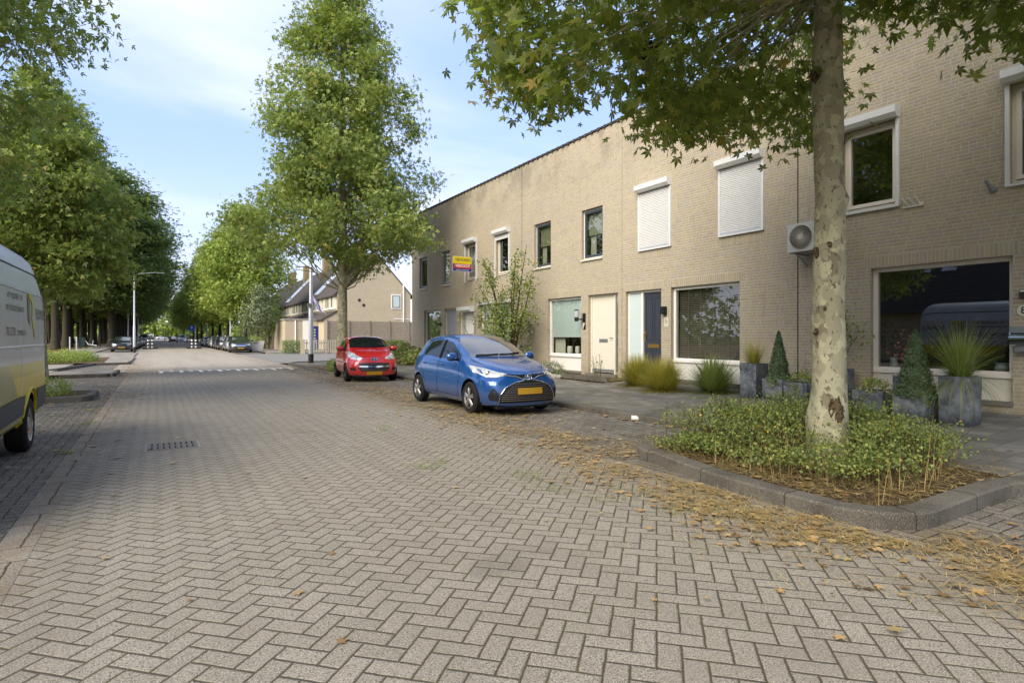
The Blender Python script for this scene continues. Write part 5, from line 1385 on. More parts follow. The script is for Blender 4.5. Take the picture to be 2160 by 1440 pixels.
# gable fence, picket fence, hedge
o = root('panel_fence', (16, 51.5, 0), 'weathered horizontal board fence in front of the bare gable', 'fence')
mb = MB()
for k in range(5):
    x0 = 12.6 + k * 1.85
    for j in range(13): mb.box(x0 + .05, x0 + 1.78, 51.5 + .012 * (j % 2), 51.52 + .012 * (j % 2), .5 + j * .175, .5 + j * .175 + .165)
part('boards', mb, M['wood'], o)
for k in range(6): part('post', MB().box(12.55 + k * 1.85, 12.66 + k * 1.85, 51.42, 51.54, 0, 2.85), M['wood2'], o)
part('base_wall', MB().box(12.5, 22, 51.6, 51.75, 0, .5), M['brick2'], o)
o = root('picket_fence', (12.3, 49.5, 0), 'low pale wooden picket fence at the side road corner', 'fence')
mb = MB(); nP = 22
for k in range(nP):
    x = 10.4 + k * .19; mb.box(x, x + .10, 49.48, 49.505, .12, 1.12); mb.add([(x, 49.48, 1.12), (x + .1, 49.48, 1.12), (x + .05, 49.48, 1.2), (x, 49.505, 1.12), (x + .1, 49.505, 1.12), (x + .05, 49.505, 1.2)], [(0, 1, 2), (3, 5, 4), (0, 2, 5, 3), (1, 4, 5, 2)])
part('pickets', mb, plain('pale_picket_wood', '#a39a86', .85, .1, var=.2), o); part('rail', MB().box(10.3, 14.6, 49.506, 49.54, .85, .93), M['wood2'], o); part('rail', MB().box(10.3, 14.6, 49.506, 49.54, .3, .38), M['wood2'], o)
part('end_post', MB().box(9.95, 10.3, 49.4, 49.7, 0, 1.2), M['brick2'], o)

# the houses across the street that the big windows mirror
o = root('opposite_houses', (-18, 6, 0), 'dark roofed house row across the street mirrored in the windows', 'house')
mb = MB(); mb.box(-24, -15, -16, 21, 0, 3.0); part('wall', mb, M['brick2'], o)
mb = MB(); mb.add([(-14.6, -16.3, 2.8), (-14.6, 21.3, 2.8), (-19.5, 21.3, 10), (-19.5, -16.3, 10), (-24.4, -16.3, 2.8), (-24.4, 21.3, 2.8)], [(0, 1, 2, 3), (3, 2, 5, 4), (0, 3, 4), (1, 5, 2)]); rf = part('roof', mb, M['roofd'], o)
for k in range(7):
    y = -12 + k * 4.6
    for dy_ in (0, 1.3): 
        x0, x1 = -16.2 - (k % 2) * .6, -17.2 - (k % 2) * .6
        zf = lambda x: 2.8 + (-14.6 - x) * 7.2 / 4.9 + .08
        part('roof_window', MB().add([(x0, y + dy_, zf(x0)), (x0, y + dy_ + .75, zf(x0)), (x1, y + dy_ + .75, zf(x1)), (x1, y + dy_, zf(x1))], [(0, 1, 2, 3)]), M['solar'], rf)

# ------------------------------------------------------------------ street furniture
def lamp_post(label, x, y, hgt, side, grp=None, thick=.085, arm=1.5):
    o = root('street_lamp', (x, y, 0), label, 'street lamp', grp)
    part('foot', MB().tube([(x, y, 0), (x, y, .55)], thick * 1.12, 12), M['polelo'], o, smooth=40)
    part('pole', MB().tube([(x, y, .55), (x, y, hgt * .35), (x, y, hgt * .36), (x, y, hgt - .3), (x, y, hgt + .05)], [thick, thick * .95, thick * .72, thick * .5, thick * .45], 12), M['alu'], o, smooth=40)
    part('arm', MB().tube([(x, y, hgt - .02), (x + side * .4, y, hgt + .16), (x + side * arm, y, hgt + .30)], .018, 8), M['alu'], o, smooth=40)
    part('lantern', MB().box(min(x + side * arm, x + side * (arm + .7)), max(x + side * arm, x + side * (arm + .7)), y - .12, y + .12, hgt + .27, hgt + .33), M['steel'], o)
    return o
LG, RG = 'street lamps along the left side', 'street lamps along the right side'
lamp_post('tall white street lamp at the left road edge by the first black car', -1.6, 59.0, 6.6, 1, LG, .10)
lamp_post('second white street lamp on the left, behind the parked cars', -3.2, 93, 6.6, 1, LG)
lamp_post('thin street lamp far down the left side', -2.9, 128, 6.6, 1, LG)
lamp_post('farthest thin street lamp on the left side', -2.9, 165, 6.6, 1, LG)
ol = lamp_post('grey lamp post standing on the right pavement by the red car bed', 6.75, 31.0, 8.6, -1, RG, .12)
part('number_box', MB().box(6.55, 6.72, 30.85, 30.95, 2.95, 3.12), M['steel'], ol)
lamp_post('street lamp on the right above the first parked black saloon', 7.6, 78, 6.6, -1, RG)
lamp_post('third street lamp along the right side', 7.4, 112, 6.6, -1, RG)
lamp_post('fourth street lamp along the right side, past the parked row', 7.3, 146, 6.6, -1, RG)
lamp_post('farthest street lamp on the right side', 7.2, 190, 6.6, -1, RG)
lamp_post('pale pole at the far end in the middle of the view', 2.2, 215, 7.0, 1, None)
for lab, x, y in (('striped black and white post pair narrowing the road on the left', -.6, 79), ('striped black and white post pair narrowing the road on the right', 3.75, 78)):
    o = root('striped_bollard', (x, y, 0), lab, 'bollard', 'striped posts at the road narrowing')
    part('base', MB().box(x - .75, x + .75, y - .25, y + .25, .0, .12), M['rubber'], o)
    for dx_ in (-.2, .2):
        mb = MB()
        for k in range(6):
            mb.mat = k % 2; mb.tube([(x + dx_, y, .12 + k * .19), (x + dx_, y, .12 + (k + 1) * .19)], .11, 10)
        part('striped_post', mb, [M['white'], M['black']], o)
o = root('parking_sign', (5.9, 131, 0), 'small blue parking sign on a pole among the right parked cars', 'sign')
part('plate', MB().box(5.5, 6.3, 130.9, 130.95, 2.6, 3.5), plain('sign_blue', '#2c5cb4', .5), o); part('pole', MB().tube([(5.9, 131, 0), (5.9, 131, 3.5)], .05, 6), M['steel'], o)
part('lettering', text_mesh('P', .7, (5.9, 130.88, 3.05), SROT), M['white'], o)
# concrete planter trough with a rounded shrub
o = root('concrete_planter', (7.75, 59.2, 0), 'tapered pale concrete planter with a clipped shrub at the corner', 'planter')
part('tub', MB().taper(7.0, 8.6, 58.6, 60.0, .07, 1.02, .78), M['sillw'], o)
part('rope', MB().box(7.42, 7.50, 58.62, 58.66, .1, 1.0), M['dark'], o)
def blob_leaves(n, c, rad, size, lobes=1, up=.4, shell=.75, fl=(1, 1, 1), width=.26):
    d = rng.normal(size=(n, 3)); d /= np.linalg.norm(d, axis=1)[:, None]
    r_ = (shell + (1 - shell) * rng.random(n)) * (1 + .16 * np.sin(d[:, 0] * 7 + c[0]) * np.cos(d[:, 1] * 6 + d[:, 2] * 5))
    P = np.array(c) + d * r_[:, None] * np.array(rad)
    return leaf_geo(P, size, lobes, up, d, 1.0, width=width)
def plant(name, gs, mat, loc, label, cat, parent=None, group=None, stems=None, kind=None, smat='barkl', stemname='stems'):
    v, f, r_ = merge_geo(gs)
    if parent is not None:
        me = np_mesh(name, v - np.array(ORG[parent.name]), f, M[mat], r_); o = bpy.data.objects.new(name, me); COL.objects.link(o); o.parent = parent; ORG[o.name] = ORG[parent.name]; return o
    o = root(name, loc, label, cat, group) if stems is not None else None
    me = np_mesh(name, v - np.array(loc), f, M[mat], r_)
    if o is None:
        o = bpy.data.objects.new(name, me); COL.objects.link(o); o.location = loc; ORG[o.name] = Vector(loc); return tag(o, label, cat, group, kind)
    c = bpy.data.objects.new('foliage', me); COL.objects.link(c); c.parent = o
    part(stemname, stems, M[smat], o); return o
plant('clipped_shrub', [blob_leaves(1800, (7.8, 59.3, 1.05), (.95, .8, .45), .09)], 'leafE', (7.8, 59.3, 1.0), 'low rounded green shrub filling the concrete planter', 'shrub')
# litter bin and shared bike near the park edge
o = root('litter_bin', (-6.4, 68, 0), 'dark green litter bin on two pale posts by the park', 'litter bin')
part('bin', MB().box(-6.2, -5.75, 67.8, 68.2, .45, 1.35), plain('bin_green', '#26352e', .6), o)
for x in (-6.35, -6.85): part('post', MB().tube([(x, 67.7, 0), (x, 67.7, 1.4)], .06, 8), M['alu'], o)
o = root('shared_bicycle', (-6.0, 80, 0), 'white electric bicycle with a bright green front basket parked by the trees', 'bicycle')
by = 80; bg_ = plain('bike_green', '#3fa02c', .4); 
for i, x in enumerate((-6.9, -5.7)):
    mb = MB(); P = [(x + .36 * math.cos(2 * math.pi * k / 20), by, .38 + .36 * math.sin(2 * math.pi * k / 20)) for k in range(21)]; mb.tube(P, .03, 6, False)
    for k in range(6): mb.tube([(x, by, .38), (x + .35 * math.cos(k * 1.05), by, .38 + .35 * math.sin(k * 1.05))], .006, 4, False)
    part('wheel', mb, M['rubber'], o)
part('frame', MB().tube([(-6.75, by, 1.0), (-6.45, by, .55), (-5.7, by, .42)], .055, 8).tube([(-6.1, by, .45), (-6.0, by, 1.0)], .035, 6), M['white'], o)
part('fork', MB().tube([(-6.9, by, .38), (-6.72, by, 1.15)], .035, 6), bg_, o); part('basket', MB().taper(-7.2, -6.75, by - .22, by + .22, .85, 1.2, .7), bg_, o)
part('saddle', MB().ball((-6.0, by, 1.03), .13, 10, (1.1, .6, .4)), M['black'], o); part('handlebar', MB().tube([(-6.72, by - .3, 1.18), (-6.70, by, 1.15), (-6.72, by + .3, 1.18)], .025, 6), M['black'], o)
# club flag on a stick at the far house
o = root('flag', (13.6, 60.0, 4.2), 'purple and white flag on a slanting stick at the far blue door house', 'flag')
part('stick', MB().tube([(14.6, 60.2, 3.6), (12.9, 60.0, 5.9)], .03, 6), M['white'], o)
mb = MB(); fx = []
for i in range(9):
    for j in range(6):
        u, v = i / 8, j / 5
        x = 12.95 + .95 * u + v * .25; z = 5.75 - u * 1.3 - v * .85 + .05 * math.sin(u * 9)
        mb.v.append((x, 59.9 + .09 * math.sin(u * 8 + v * 3), z))
for i in range(8):
    for j in range(5): mb.f.append([i * 6 + j, i * 6 + j + 1, (i + 1) * 6 + j + 1, (i + 1) * 6 + j]); mb.mi.append(1 if (2 <= i <= 5 and 1 <= j <= 3) else 0)
part('cloth', mb, [plain('flag_purple', '#5d4c96', .8), plain('flag_white', '#c9c6d4', .8)], o, smooth=60)
o = solo('litter_cup', MB().tube([(7.20, 7.45, .035), (7.02, 7.62, .04)], [.035, .045], 10), M['white'], (7.1, 7.5, 0), 'crushed white plastic cup lying against the kerb', 'litter', smooth=40)


# ------------------------------------------------------------------ trees
def trunk_mb(base, top, rad, seg=14, rough_=.03, n=16, flare=.35, seed=0):
    mb = MB(); b, t = Vector(base), Vector(top)
    for i in range(n + 1):
        u = i / n; c = b.lerp(t, u); r_ = rad[0] + (rad[1] - rad[0]) * u + flare * rad[0] * math.exp(-u * (t.z - b.z) / .35)
        for k in range(seg):
            a = 2 * math.pi * k / seg; q = Vector((math.cos(a), math.sin(a), 0))
            nn = noise.noise(Vector((q.x * 1.3 + seed, q.y * 1.3, c.z * 1.1))) * rough_ + noise.noise(Vector((q.x * 3 + seed, q.y * 3, c.z * 3.1))) * rough_ * .5
            mb.v.append(tuple(c + q * (r_ + nn)))
    for i in range(n):
        for k in range(seg):
            k2 = (k + 1) % seg; mb.f.append([i * seg + k, i * seg + k2, (i + 1) * seg + k2, (i + 1) * seg + k]); mb.mi.append(0)
    return mb
def limb(mb, a, b, r0, r1, sag=.1, seg=6):
    a, b = Vector(a), Vector(b); k = max(3, int((b - a).length / .6)); P = []
    for i in range(k + 1):
        u = i / k; p = a.lerp(b, u); p.z += sag * math.sin(math.pi * u) * (b - a).length; p += Vector((random.uniform(-1, 1), random.uniform(-1, 1), random.uniform(-1, 1))) * .04 * (b - a).length * (0 < i < k)
        P.append(p)
    mb.tube(P, [r0 + (r1 - r0) * i / k for i in range(k + 1)], seg, False)
def tree(name, base, height, r0, prof, ncl, per, leafsize, lobes, leafm, barkm, label, cat='tree', group=None, zlow=4, clr=.6, keep=None, lean=(0, 0), inner=.35, twig=True, asym=0, drop=.0):
    """prof: [(z, radius)] crown outline; clusters of leaves hang at the ends of limbs"""
    bx, by_, bz = base; o = root(name, base, label, cat, group)
    pf = pchip(prof); zmin, zmax = prof[0][0], prof[-1][0]
    top = (bx + lean[0], by_ + lean[1], bz + height * .93)
    tm = trunk_mb((bx, by_, bz - .15), top, (r0, .04), rough_=.05 * r0 / .2 * .6, seed=bx)
    part('trunk', tm, M[barkm], o, smooth=60)
    C = []; tries = 0
    while len(C) < ncl and tries < ncl * 30:
        tries += 1; z = random.uniform(zmin, zmax); rr_ = pf(z)
        if random.random() > (rr_ / max(p[1] for p in prof)) ** 1.2 + .05: continue
        a = random.uniform(0, 2 * math.pi); q = math.sqrt(random.uniform(inner ** 2, 1)) * rr_ * (1 + asym * math.sin(a * 3 + z * .9 + bx))
        p = (bx + lean[0] * z / height + q * math.cos(a), by_ + lean[1] * z / height + q * math.sin(a), bz + z - drop * q)
        if keep and not keep(p): continue
        C.append(p)
    lm = MB(); C.sort(key=lambda p: p[2])
    for i, p in enumerate(C):
        if i % (2 if twig else 5): continue
        hr = math.hypot(p[0] - bx, p[1] - by_); zs = max(zlow * .85, p[2] - bz - hr * .75)
        zs = min(zs, height * .85); u = zs / height
        limb(lm, (bx + lean[0] * u, by_ + lean[1] * u, bz + zs), p, max(.012, r0 * .17 * (1 - u)), .006, .05, 5)
    part('limbs', lm, M[barkm], o)
    gs = []
    for p in C:
        n = int(per * random.uniform(.6, 1.3)); d = rng.normal(size=(n, 3)) * np.array([.55, .55, .34]) * clr; P = np.array(p) + d
        out = np.array(p) - np.array([bx, by_, bz + (zmin + zmax) / 2]); out = out / (np.linalg.norm(out) + 1e-6)
        gs.append(leaf_geo(P, leafsize, lobes, .75, np.tile(out, (n, 1)), .35))
    v, f, r_ = merge_geo(gs); me = np_mesh('crown', v - np.array(base), f, M[leafm], r_)
    c = bpy.data.objects.new('crown', me); COL.objects.link(c); c.parent = o
    return o

# the near plane tree in the island on the right
bnd = [(960, -50), (975, 60), (985, 135), (1060, 120), (1085, 235), (1150, 262), (1200, 205), (1330, 190), (1372, 250), (1400, 300), (1500, 318), (1620, 300), (1690, 320), (1716, 330), (1717, 230), (1790, 230), (1800, 110), (1830, 70), (1900, 30), (1990, 70), (2080, 85), (2160, 130), (2700, 180)]
def under(px):
    for (a, b), (c_, d) in zip(bnd, bnd[1:]):
        if a <= px <= c_: return b + (d - b) * (px - a) / (c_ - a)
    return -100
def keepA(p):
    q = proj(p)
    if q is None: return True
    x, y, d = q
    if d < 4.3: return y < -150
    m = 26 if d < 12 else 10
    if x < 990: return False
    if 1655 < x < 1845 and d < 7.0: return False
    if p[2] > 6.2 and random.random() < .80: return False
    return y < under(x) - m
tA = tree('plane_tree', (6.22, 3.66, .09), 12, .20, [(3.6, 2.6), (4.2, 4.4), (5.2, 4.9), (7, 4.4), (9, 3.2), (12, .8)], 680, 56, .105, 5, 'leafA', 'bark',
          'near plane tree with mottled trunk standing in the shrub bed', zlow=6.2, clr=.46, keep=keepA, inner=.1)
# replace its trunk with a closer modelled one
for ch in list(tA.children):
    if ch.name.startswith('trunk'): bpy.data.objects.remove(ch)
mb = MB(); segs = 30; zz = [i * .07 - .1 for i in range(175)]; bxx, byy = 6.22, 3.66
burls = [(2.0, 2.9, .10, .14), (3.6, 5.15, .05, .10), (-.3, 4.05, .09, .22), (.15, 3.6, .06, .18), (3.9, 1.9, .06, .14), (-1.2, .55, .07, .20), (-.9, 4.45, .05, .12), (3.7, 4.42, .09, .12), (3.5, 3.1, .05, .12), (-1.5, 2.2, .03, .10), (-1.9, 3.3, .03, .1)]
for z in zz:
    r_ = .142 + .085 * math.exp(-z / .38) + .018 * math.exp(-(z - 1) / 1.2) - .004 * max(0, z - 4) 
    if z > 7: r_ = .13 - (z - 7) * .022
    for k in range(segs):
        a = 2 * math.pi * k / segs; q = Vector((math.cos(a), math.sin(a), 0))
        nn = noise.noise(Vector((q.x * 1.6, q.y * 1.6, z * 1.2))) * .022 + noise.noise(Vector((q.x * 5, q.y * 5, z * 5))) * .009 + noise.noise(Vector((q.x * 11, q.y * 11, z * 11))) * .004
        for (ba, bz_, bh, bw) in burls:
            da = math.atan2(math.sin(a - ba - 3.7), math.cos(a - ba - 3.7)) * r_; e_ = math.exp(-(da * da + (z - bz_) ** 2) / (2 * (bw * .5) ** 2)); nn += bh * .62 * e_ * (1 + .5 * noise.noise(Vector((a * 6, z * 14, 3))))
        mb.v.append((bxx + q.x * (r_ + nn) - .004 * z, byy + q.y * (r_ + nn), z))
for i in range(len(zz) - 1):
    for k in range(segs):
        k2 = (k + 1) % segs; mb.f.append([i * segs + k, i * segs + k2, (i + 1) * segs + k2, (i + 1) * segs + k]); mb.mi.append(0)
part('trunk', mb, M['bark'], tA, smooth=70)
M['burl'] = Mat('burl_bark', .95, .1); _k = M['burl']; _k.color(_k.mix(_k.noise(30, 5, .7).smooth(.35, .65), lin('#2f271b'), lin('#6f6049'))); _k.bump(_k.noise(45, 5, .7), 1, .02)
def burl(side, z, r1, sq=(1, 1, 1.2)):
    v_ = Vector((-.86, -.51, 0)) * math.sqrt(max(0, 1 - side * side)) + Vector((cT, -sT, 0)) * side
    rt_ = .142 + .085 * math.exp(-z / .38) + .018 * math.exp(-(z - 1) / 1.2)
    c_ = Vector((bxx - .004 * z, byy, z)) + v_ * (rt_ * .96); m2 = MB(); m2.ball((0, 0, 0), r1, 22)
    m2.v = [tuple(c_ + Vector((p[0] * sq[0], p[1] * sq[1], p[2] * sq[2])) * (1 + .55 * noise.noise(Vector(p) * 28 + Vector((z, 0, 0))) + .25 * noise.noise(Vector(p) * 60))) for p in m2.v]
    part('burl', m2, M['burl'], tA, smooth=60)
burl(.38, .66, .125, (.62, .62, 1.15)); burl(.05, 2.42, .035, (.7, .7, .9)); burl(-.97, 4.25, .06); burl(.95, 3.55, .055, (.8, .8, 1.6)); burl(.55, 4.2, .05, (.6, .6, 1)); burl(-.96, 2.35, .035, (.8, .8, 1.6)); burl(-.95, 1.5, .03); burl(-.3, 1.75, .03, (.5, .5, 1))
o = root('bird_nest', (5.2, 5.6, 4.9), 'dark twig nest high in the near plane tree branches', 'nest')
mb = MB()
for i in range(170):
    a, b = random.uniform(0, 6.28), random.uniform(-.6, .6); c_ = Vector((5.25, 5.45, 5.02)); r_ = random.uniform(.07, .17)
    p = c_ + Vector((math.cos(a) * r_, math.sin(a) * r_, b * .2)); q = p + Vector((random.uniform(-1, 1), random.uniform(-1, 1), random.uniform(-.4, .4))) * .14
    mb.tube([p, q], .008, 3, False)
part('twigs', mb, M['dark'], o); part('cup', MB().ball((5.25, 5.45, 5.0), .15, 12, (1, 1, .7)), M['dark'], o)

# plane tree behind the red car
tree('plane_tree', (6.55, 24.3, .09), 16.6, .22, [(4.6, 1.7), (5.3, 3.3), (6.5, 3.6), (8, 3.2), (10.5, 2.6), (12.5, 2.1), (14.5, 1.5), (15.6, 1.1), (16.6, .5)], 430, 130, .14, 3, 'leafB', 'bark',
     'tall plane tree with a cone shaped crown behind the red car', zlow=3.8, clr=.60, inner=.15, asym=.26, drop=.16)
# left side plane trees
tree('plane_tree', (-5.5, 15.2, .07), 14, .22, [(3.4, 2.2), (5, 3.5), (7, 4.0), (9, 4.1), (11, 3.4), (13, 2.2), (15, .5)], 620, 90, .13, 3, 'leafB', 'bark', 'plane tree beside the van, only its crown edge in the picture', zlow=3.6, clr=.6, inner=.35, asym=.1)
tree('plane_tree', (-3.35, 25.2, .07), 10.5, .19, [(3.0, 1.6), (3.8, 2.3), (5.2, 2.5), (7, 2.1), (8.6, 1.3), (10.2, .4)], 300, 110, .14, 3, 'leafB', 'bark', 'plane tree whose pale trunk rises just behind the van', zlow=3.2, clr=.52, inner=.25, asym=.12, drop=.1)
# street trees on the right further down
def base_tree(**k): return tree(**k)
tr = tree('street_tree', (8.2, 69, .05), 15.5, .22, [(3.8, 2.0), (5.5, 4.0), (8, 4.4), (11, 3.7), (13.5, 2.3), (16, .8)], 330, 70, .25, 3, 'leafD', 'barkd', 'light green street tree, nearest of the right row past the side road', group='street trees along the right pavement', zlow=4, clr=1.1, asym=.14, twig=False)
def dup(src, loc, rz, sc, label, grp=None):
    o = copy_tree(src); o.location = loc; o.rotation_euler = (0, 0, rz); o.scale = (sc, sc, sc); o['label'] = label
    if grp: o['group'] = grp
    return o
nth = ['second', 'third', 'fourth', 'fifth', 'sixth', 'seventh', 'eighth', 'ninth', 'tenth', 'eleventh', 'twelfth']
for i, (y, sc) in enumerate(((84, .92), (99, 1.0), (116, .9), (135, 1.05), (156, .95), (180, 1.0), (206, 1.0), (235, 1.05))):
    dup(tr, (7.9 + (i % 3) * .3, y, .05), 1.3 * i + .8, sc, nth[i] + ' light green street tree along the right row, counted from the side road')
# tall park trees on the left
pk = [tree('park_tree', (0, 0, 0), 27.5, .42, [(6.5, 1.5), (9, 4.0), (13, 5.2), (18, 5.0), (23, 3.8), (26, 2.4), (29, .8)], 400, 80, .32, 3, 'leafC', 'barkd', 'x', group='tall dark trees of the park', zlow=7, clr=1.5, asym=.2, twig=False) for _ in range(2)]
pos = []
for row in range(6):
    for k in range(22):
        x = -9.5 - row * 5.2 + random.uniform(-.9, .9); y = 80 + k * 7.2 + random.uniform(-1.6, 1.6) + row * 2.1
        q = proj((x, y, 5))
        if q and q[0] > 60: pos.append((x, y))

pos = pos[:108]
pos.sort(key=lambda p: p[1])
ORD = lambda n: ('first', 'second', 'third', 'fourth', 'fifth', 'sixth', 'seventh', 'eighth', 'ninth', 'tenth', 'eleventh', 'twelfth', 'thirteenth', 'fourteenth', 'fifteenth', 'sixteenth', 'seventeenth', 'eighteenth', 'nineteenth', 'twentieth')[n - 1] if n <= 20 else 'twenty-' + ('first', 'second', 'third', 'fourth', 'fifth', 'sixth', 'seventh', 'eighth', 'ninth')[min(n, 29) - 21]
used = [False, False]; rownames = {}
for i, (x, y) in enumerate(pos):
    src = pk[i % 2]; sc = random.uniform(.84, 1.04) * (1.0 if x < -8.5 else .86)
    rw = int(round((-9.5 - x) / 5.2)); rw = max(-1, min(5, rw)); rownames[rw] = rownames.get(rw, 0) + 1
    where = {-1: 'at the street kerb', 0: 'in the front row of the park', 1: 'in the second row of the park', 2: 'in the third row of the park', 3: 'in the fourth row of the park', 4: 'deep in the park', 5: 'deepest in the park'}[rw]
    lab = '%s tall dark tree %s, counted from the near end' % (ORD(rownames[rw]), where)
    if not used[i % 2]:
        used[i % 2] = True; src.location = (x, y, 0); src['label'] = lab; src.scale = (sc,) * 3
    else: dup(src, (x, y, 0), random.uniform(0, 6.28), sc, lab)
for i, y in enumerate((92, 103, 115, 128, 142, 158, 176, 196)):
    o_ = dup(pk[i % 2], (-4.9, y, 0), 1.9 * i, 1, ORD(i + 1) + ' broad dark tree overhanging the left kerb, counted from the near end', 'broad dark trees along the left kerb'); o_.scale = (1.3, 1.3, .80)
# wood closing the far end of the street
gs = []
for i in range(260):
    x = random.uniform(-60, 90); y = 330 + random.uniform(0, 30); z = random.uniform(1, 16) ; gs.append(blob_leaves(70, (x, y, z), (5, 5, 3.4), 1.3, 3, .6))
plant('far_wood', gs, 'leafD', (0, 340, 0), 'green wood closing the far end of the street', 'wood', kind='stuff')
gs = []
for i in range(300):
    x = random.uniform(-75, -32); y = 60 + random.uniform(0, 190); gs.append(blob_leaves(40, (x - 10, y, random.uniform(1, 7)), (5, 5, 3.4), 1.0, 3, .6))
plant('undergrowth', gs, 'leafC', (-50, 120, 0), 'dim green undergrowth behind the park trunks', 'undergrowth', kind='stuff')
# small garden trees by the far terrace
stm = MB(); stm.tube([(10.2, 66.5, 0), (10.15, 66.5, 2.2)], .07, 6)
plant('small_tree', [blob_leaves(2400, (10.2, 66.5, 3.4), (1.35, 1.35, 1.6), .17, 3, .5, .5)], 'leafD', (10.2, 66.5, 0), 'small bright green ball tree in front of the second shed', 'tree', stems=stm, stemname='trunk')
stm = MB(); stm.tube([(8.6, 63, 0), (8.6, 63, 2.5)], .08, 6)
plant('small_tree', [blob_leaves(3400, (8.6, 63, 3.5), (1.9, 1.7, 2.2), .14, 3, .5, .4), blob_leaves(900, (8.8, 63, 5.6), (1.1, 1.1, 1.2), .14, 3, .5, .3)], 'leafS', (8.6, 63, 0), 'grey green bushy tree beside the far pavement', 'tree', stems=stm, stemname='trunk')
for lab, c_, rd, mt in (('dark ivy clad column between the far sheds', (10.0, 69.5, 1.6), (.9, 1.0, 1.7), 'leafC'), ('dark evergreen hedge block by the far black saloon', (8.9, 75, 1.5), (1.0, 1.4, 1.6), 'leafC')):
    plant('hedge', [blob_leaves(2400, c_, rd, .13, 1, .3, .8)], mt, (c_[0], c_[1], 0), lab, 'hedge')
plant('low_hedge', [leaf_geo(np.stack([rng.uniform(8.6, 10.0, 2600), rng.uniform(49.4, 50.1, 2600), rng.uniform(.1, 1.15, 2600)], 1), .08, 1, .3)], 'leafC', (9.3, 49.8, 0), 'clipped dark hedge left of the picket fence', 'hedge')
# the multi-stemmed garden tree at the facade
bx_, by2 = 10.25, 17.05; stm = MB(); gs = []; tips = []
for i in range(13):
    a = random.uniform(0, 6.28); rr_ = random.uniform(.35, 2.0); zt = random.uniform(2.0, 4.0) if i > 3 else random.uniform(3.4, 4.7)
    if i <= 3: rr_ = random.uniform(.1, .7)
    t = Vector((bx_ + math.cos(a) * rr_ * .65, by2 + math.sin(a) * rr_ * 1.35, zt)); P = [Vector((bx_ + random.uniform(-.06, .06), by2 + random.uniform(-.06, .06), .1))]
    mid = P[0].lerp(t, .45) + Vector((0, 0, .25)); P += [P[0].lerp(mid, .5) + Vector((0, 0, .1)), mid, mid.lerp(t, .5) + Vector((random.uniform(-.1, .1), random.uniform(-.1, .1), .05)), t]
    stm.tube(P, [.045, .038, .028, .018, .006], 6, False)
    for j in range(14):
        u = random.uniform(.38, 1.0); k = min(3, int(u * 4)); p = P[k].lerp(P[k + 1], u * 4 - k); q = p + Vector((random.gauss(0, .28), random.gauss(0, .36), random.gauss(.05, .2)))
        if u > .85: q = p + Vector((random.gauss(0, .05), random.gauss(0, .06), random.gauss(.0, .15)))
        stm.tube([p, q], .006, 4, False); n = random.randint(16, 38); gs.append(leaf_geo(np.array(q)[None, :] + rng.normal(size=(n, 3)) * np.array([.10, .14, .12]), .075, 1, .5, width=.3))
plant('garden_tree', gs, 'leafE', (bx_, by2, .15), 'loose multi stemmed garden tree against the brick wall behind the blue car', 'tree', stems=stm, stemname='stems')


# ------------------------------------------------------------------ planters, grasses and garden plants
M['pot'] = Mat('blue_grey_stoneware', .45, .4); _k = M['pot']; _x, _y, _z = _k.xyz()
_c = _k.mix(_k.noise(7, 6, .7).smooth(.3, .72), lin('#3f4347'), lin('#80868a')); _c = _k.mix(_k.noise(2.3, 4).smooth(.5, .7) * .6, _c, lin('#8e9292'))
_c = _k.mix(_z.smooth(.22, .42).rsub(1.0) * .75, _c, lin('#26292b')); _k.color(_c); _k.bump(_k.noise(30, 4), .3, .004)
def planter(x0, x1, y0, y1, hgt, label, blue=False):
    zb_ = gz(x0) ; c = ((x0 + x1) / 2, (y0 + y1) / 2, zb_)
    o = root('planter', c, label, 'planter', 'square blue grey planters along the facade')
    mb = MB(); t = .03; z1 = zb_ + hgt; k = .93
    cx_, cy_ = c[0], c[1]; hx, hy = (x1 - x0) / 2, (y1 - y0) / 2
    def rg(s_, z): return [(cx_ - hx * s_, cy_ - hy * s_, z), (cx_ + hx * s_, cy_ - hy * s_, z), (cx_ + hx * s_, cy_ + hy * s_, z), (cx_ - hx * s_, cy_ + hy * s_, z)]
    ki = 1 - t / hx
    mb.add(rg(k, zb_) + rg(1, z1) + rg(ki, z1) + rg(ki, z1 - .08), [(3, 2, 1, 0)] + [(i, (i + 1) % 4, 4 + (i + 1) % 4, 4 + i) for i in range(4)] + [(4 + i, 4 + (i + 1) % 4, 8 + (i + 1) % 4, 8 + i) for i in range(4)] + [(8 + i, 8 + (i + 1) % 4, 12 + (i + 1) % 4, 12 + i) for i in range(4)])
    part('pot', mb, M['pot'], o); part('potting_soil', MB().quad(*rg(ki, z1 - .05)), M['soil'], o)
    return (cx_, cy_, z1 - .05)
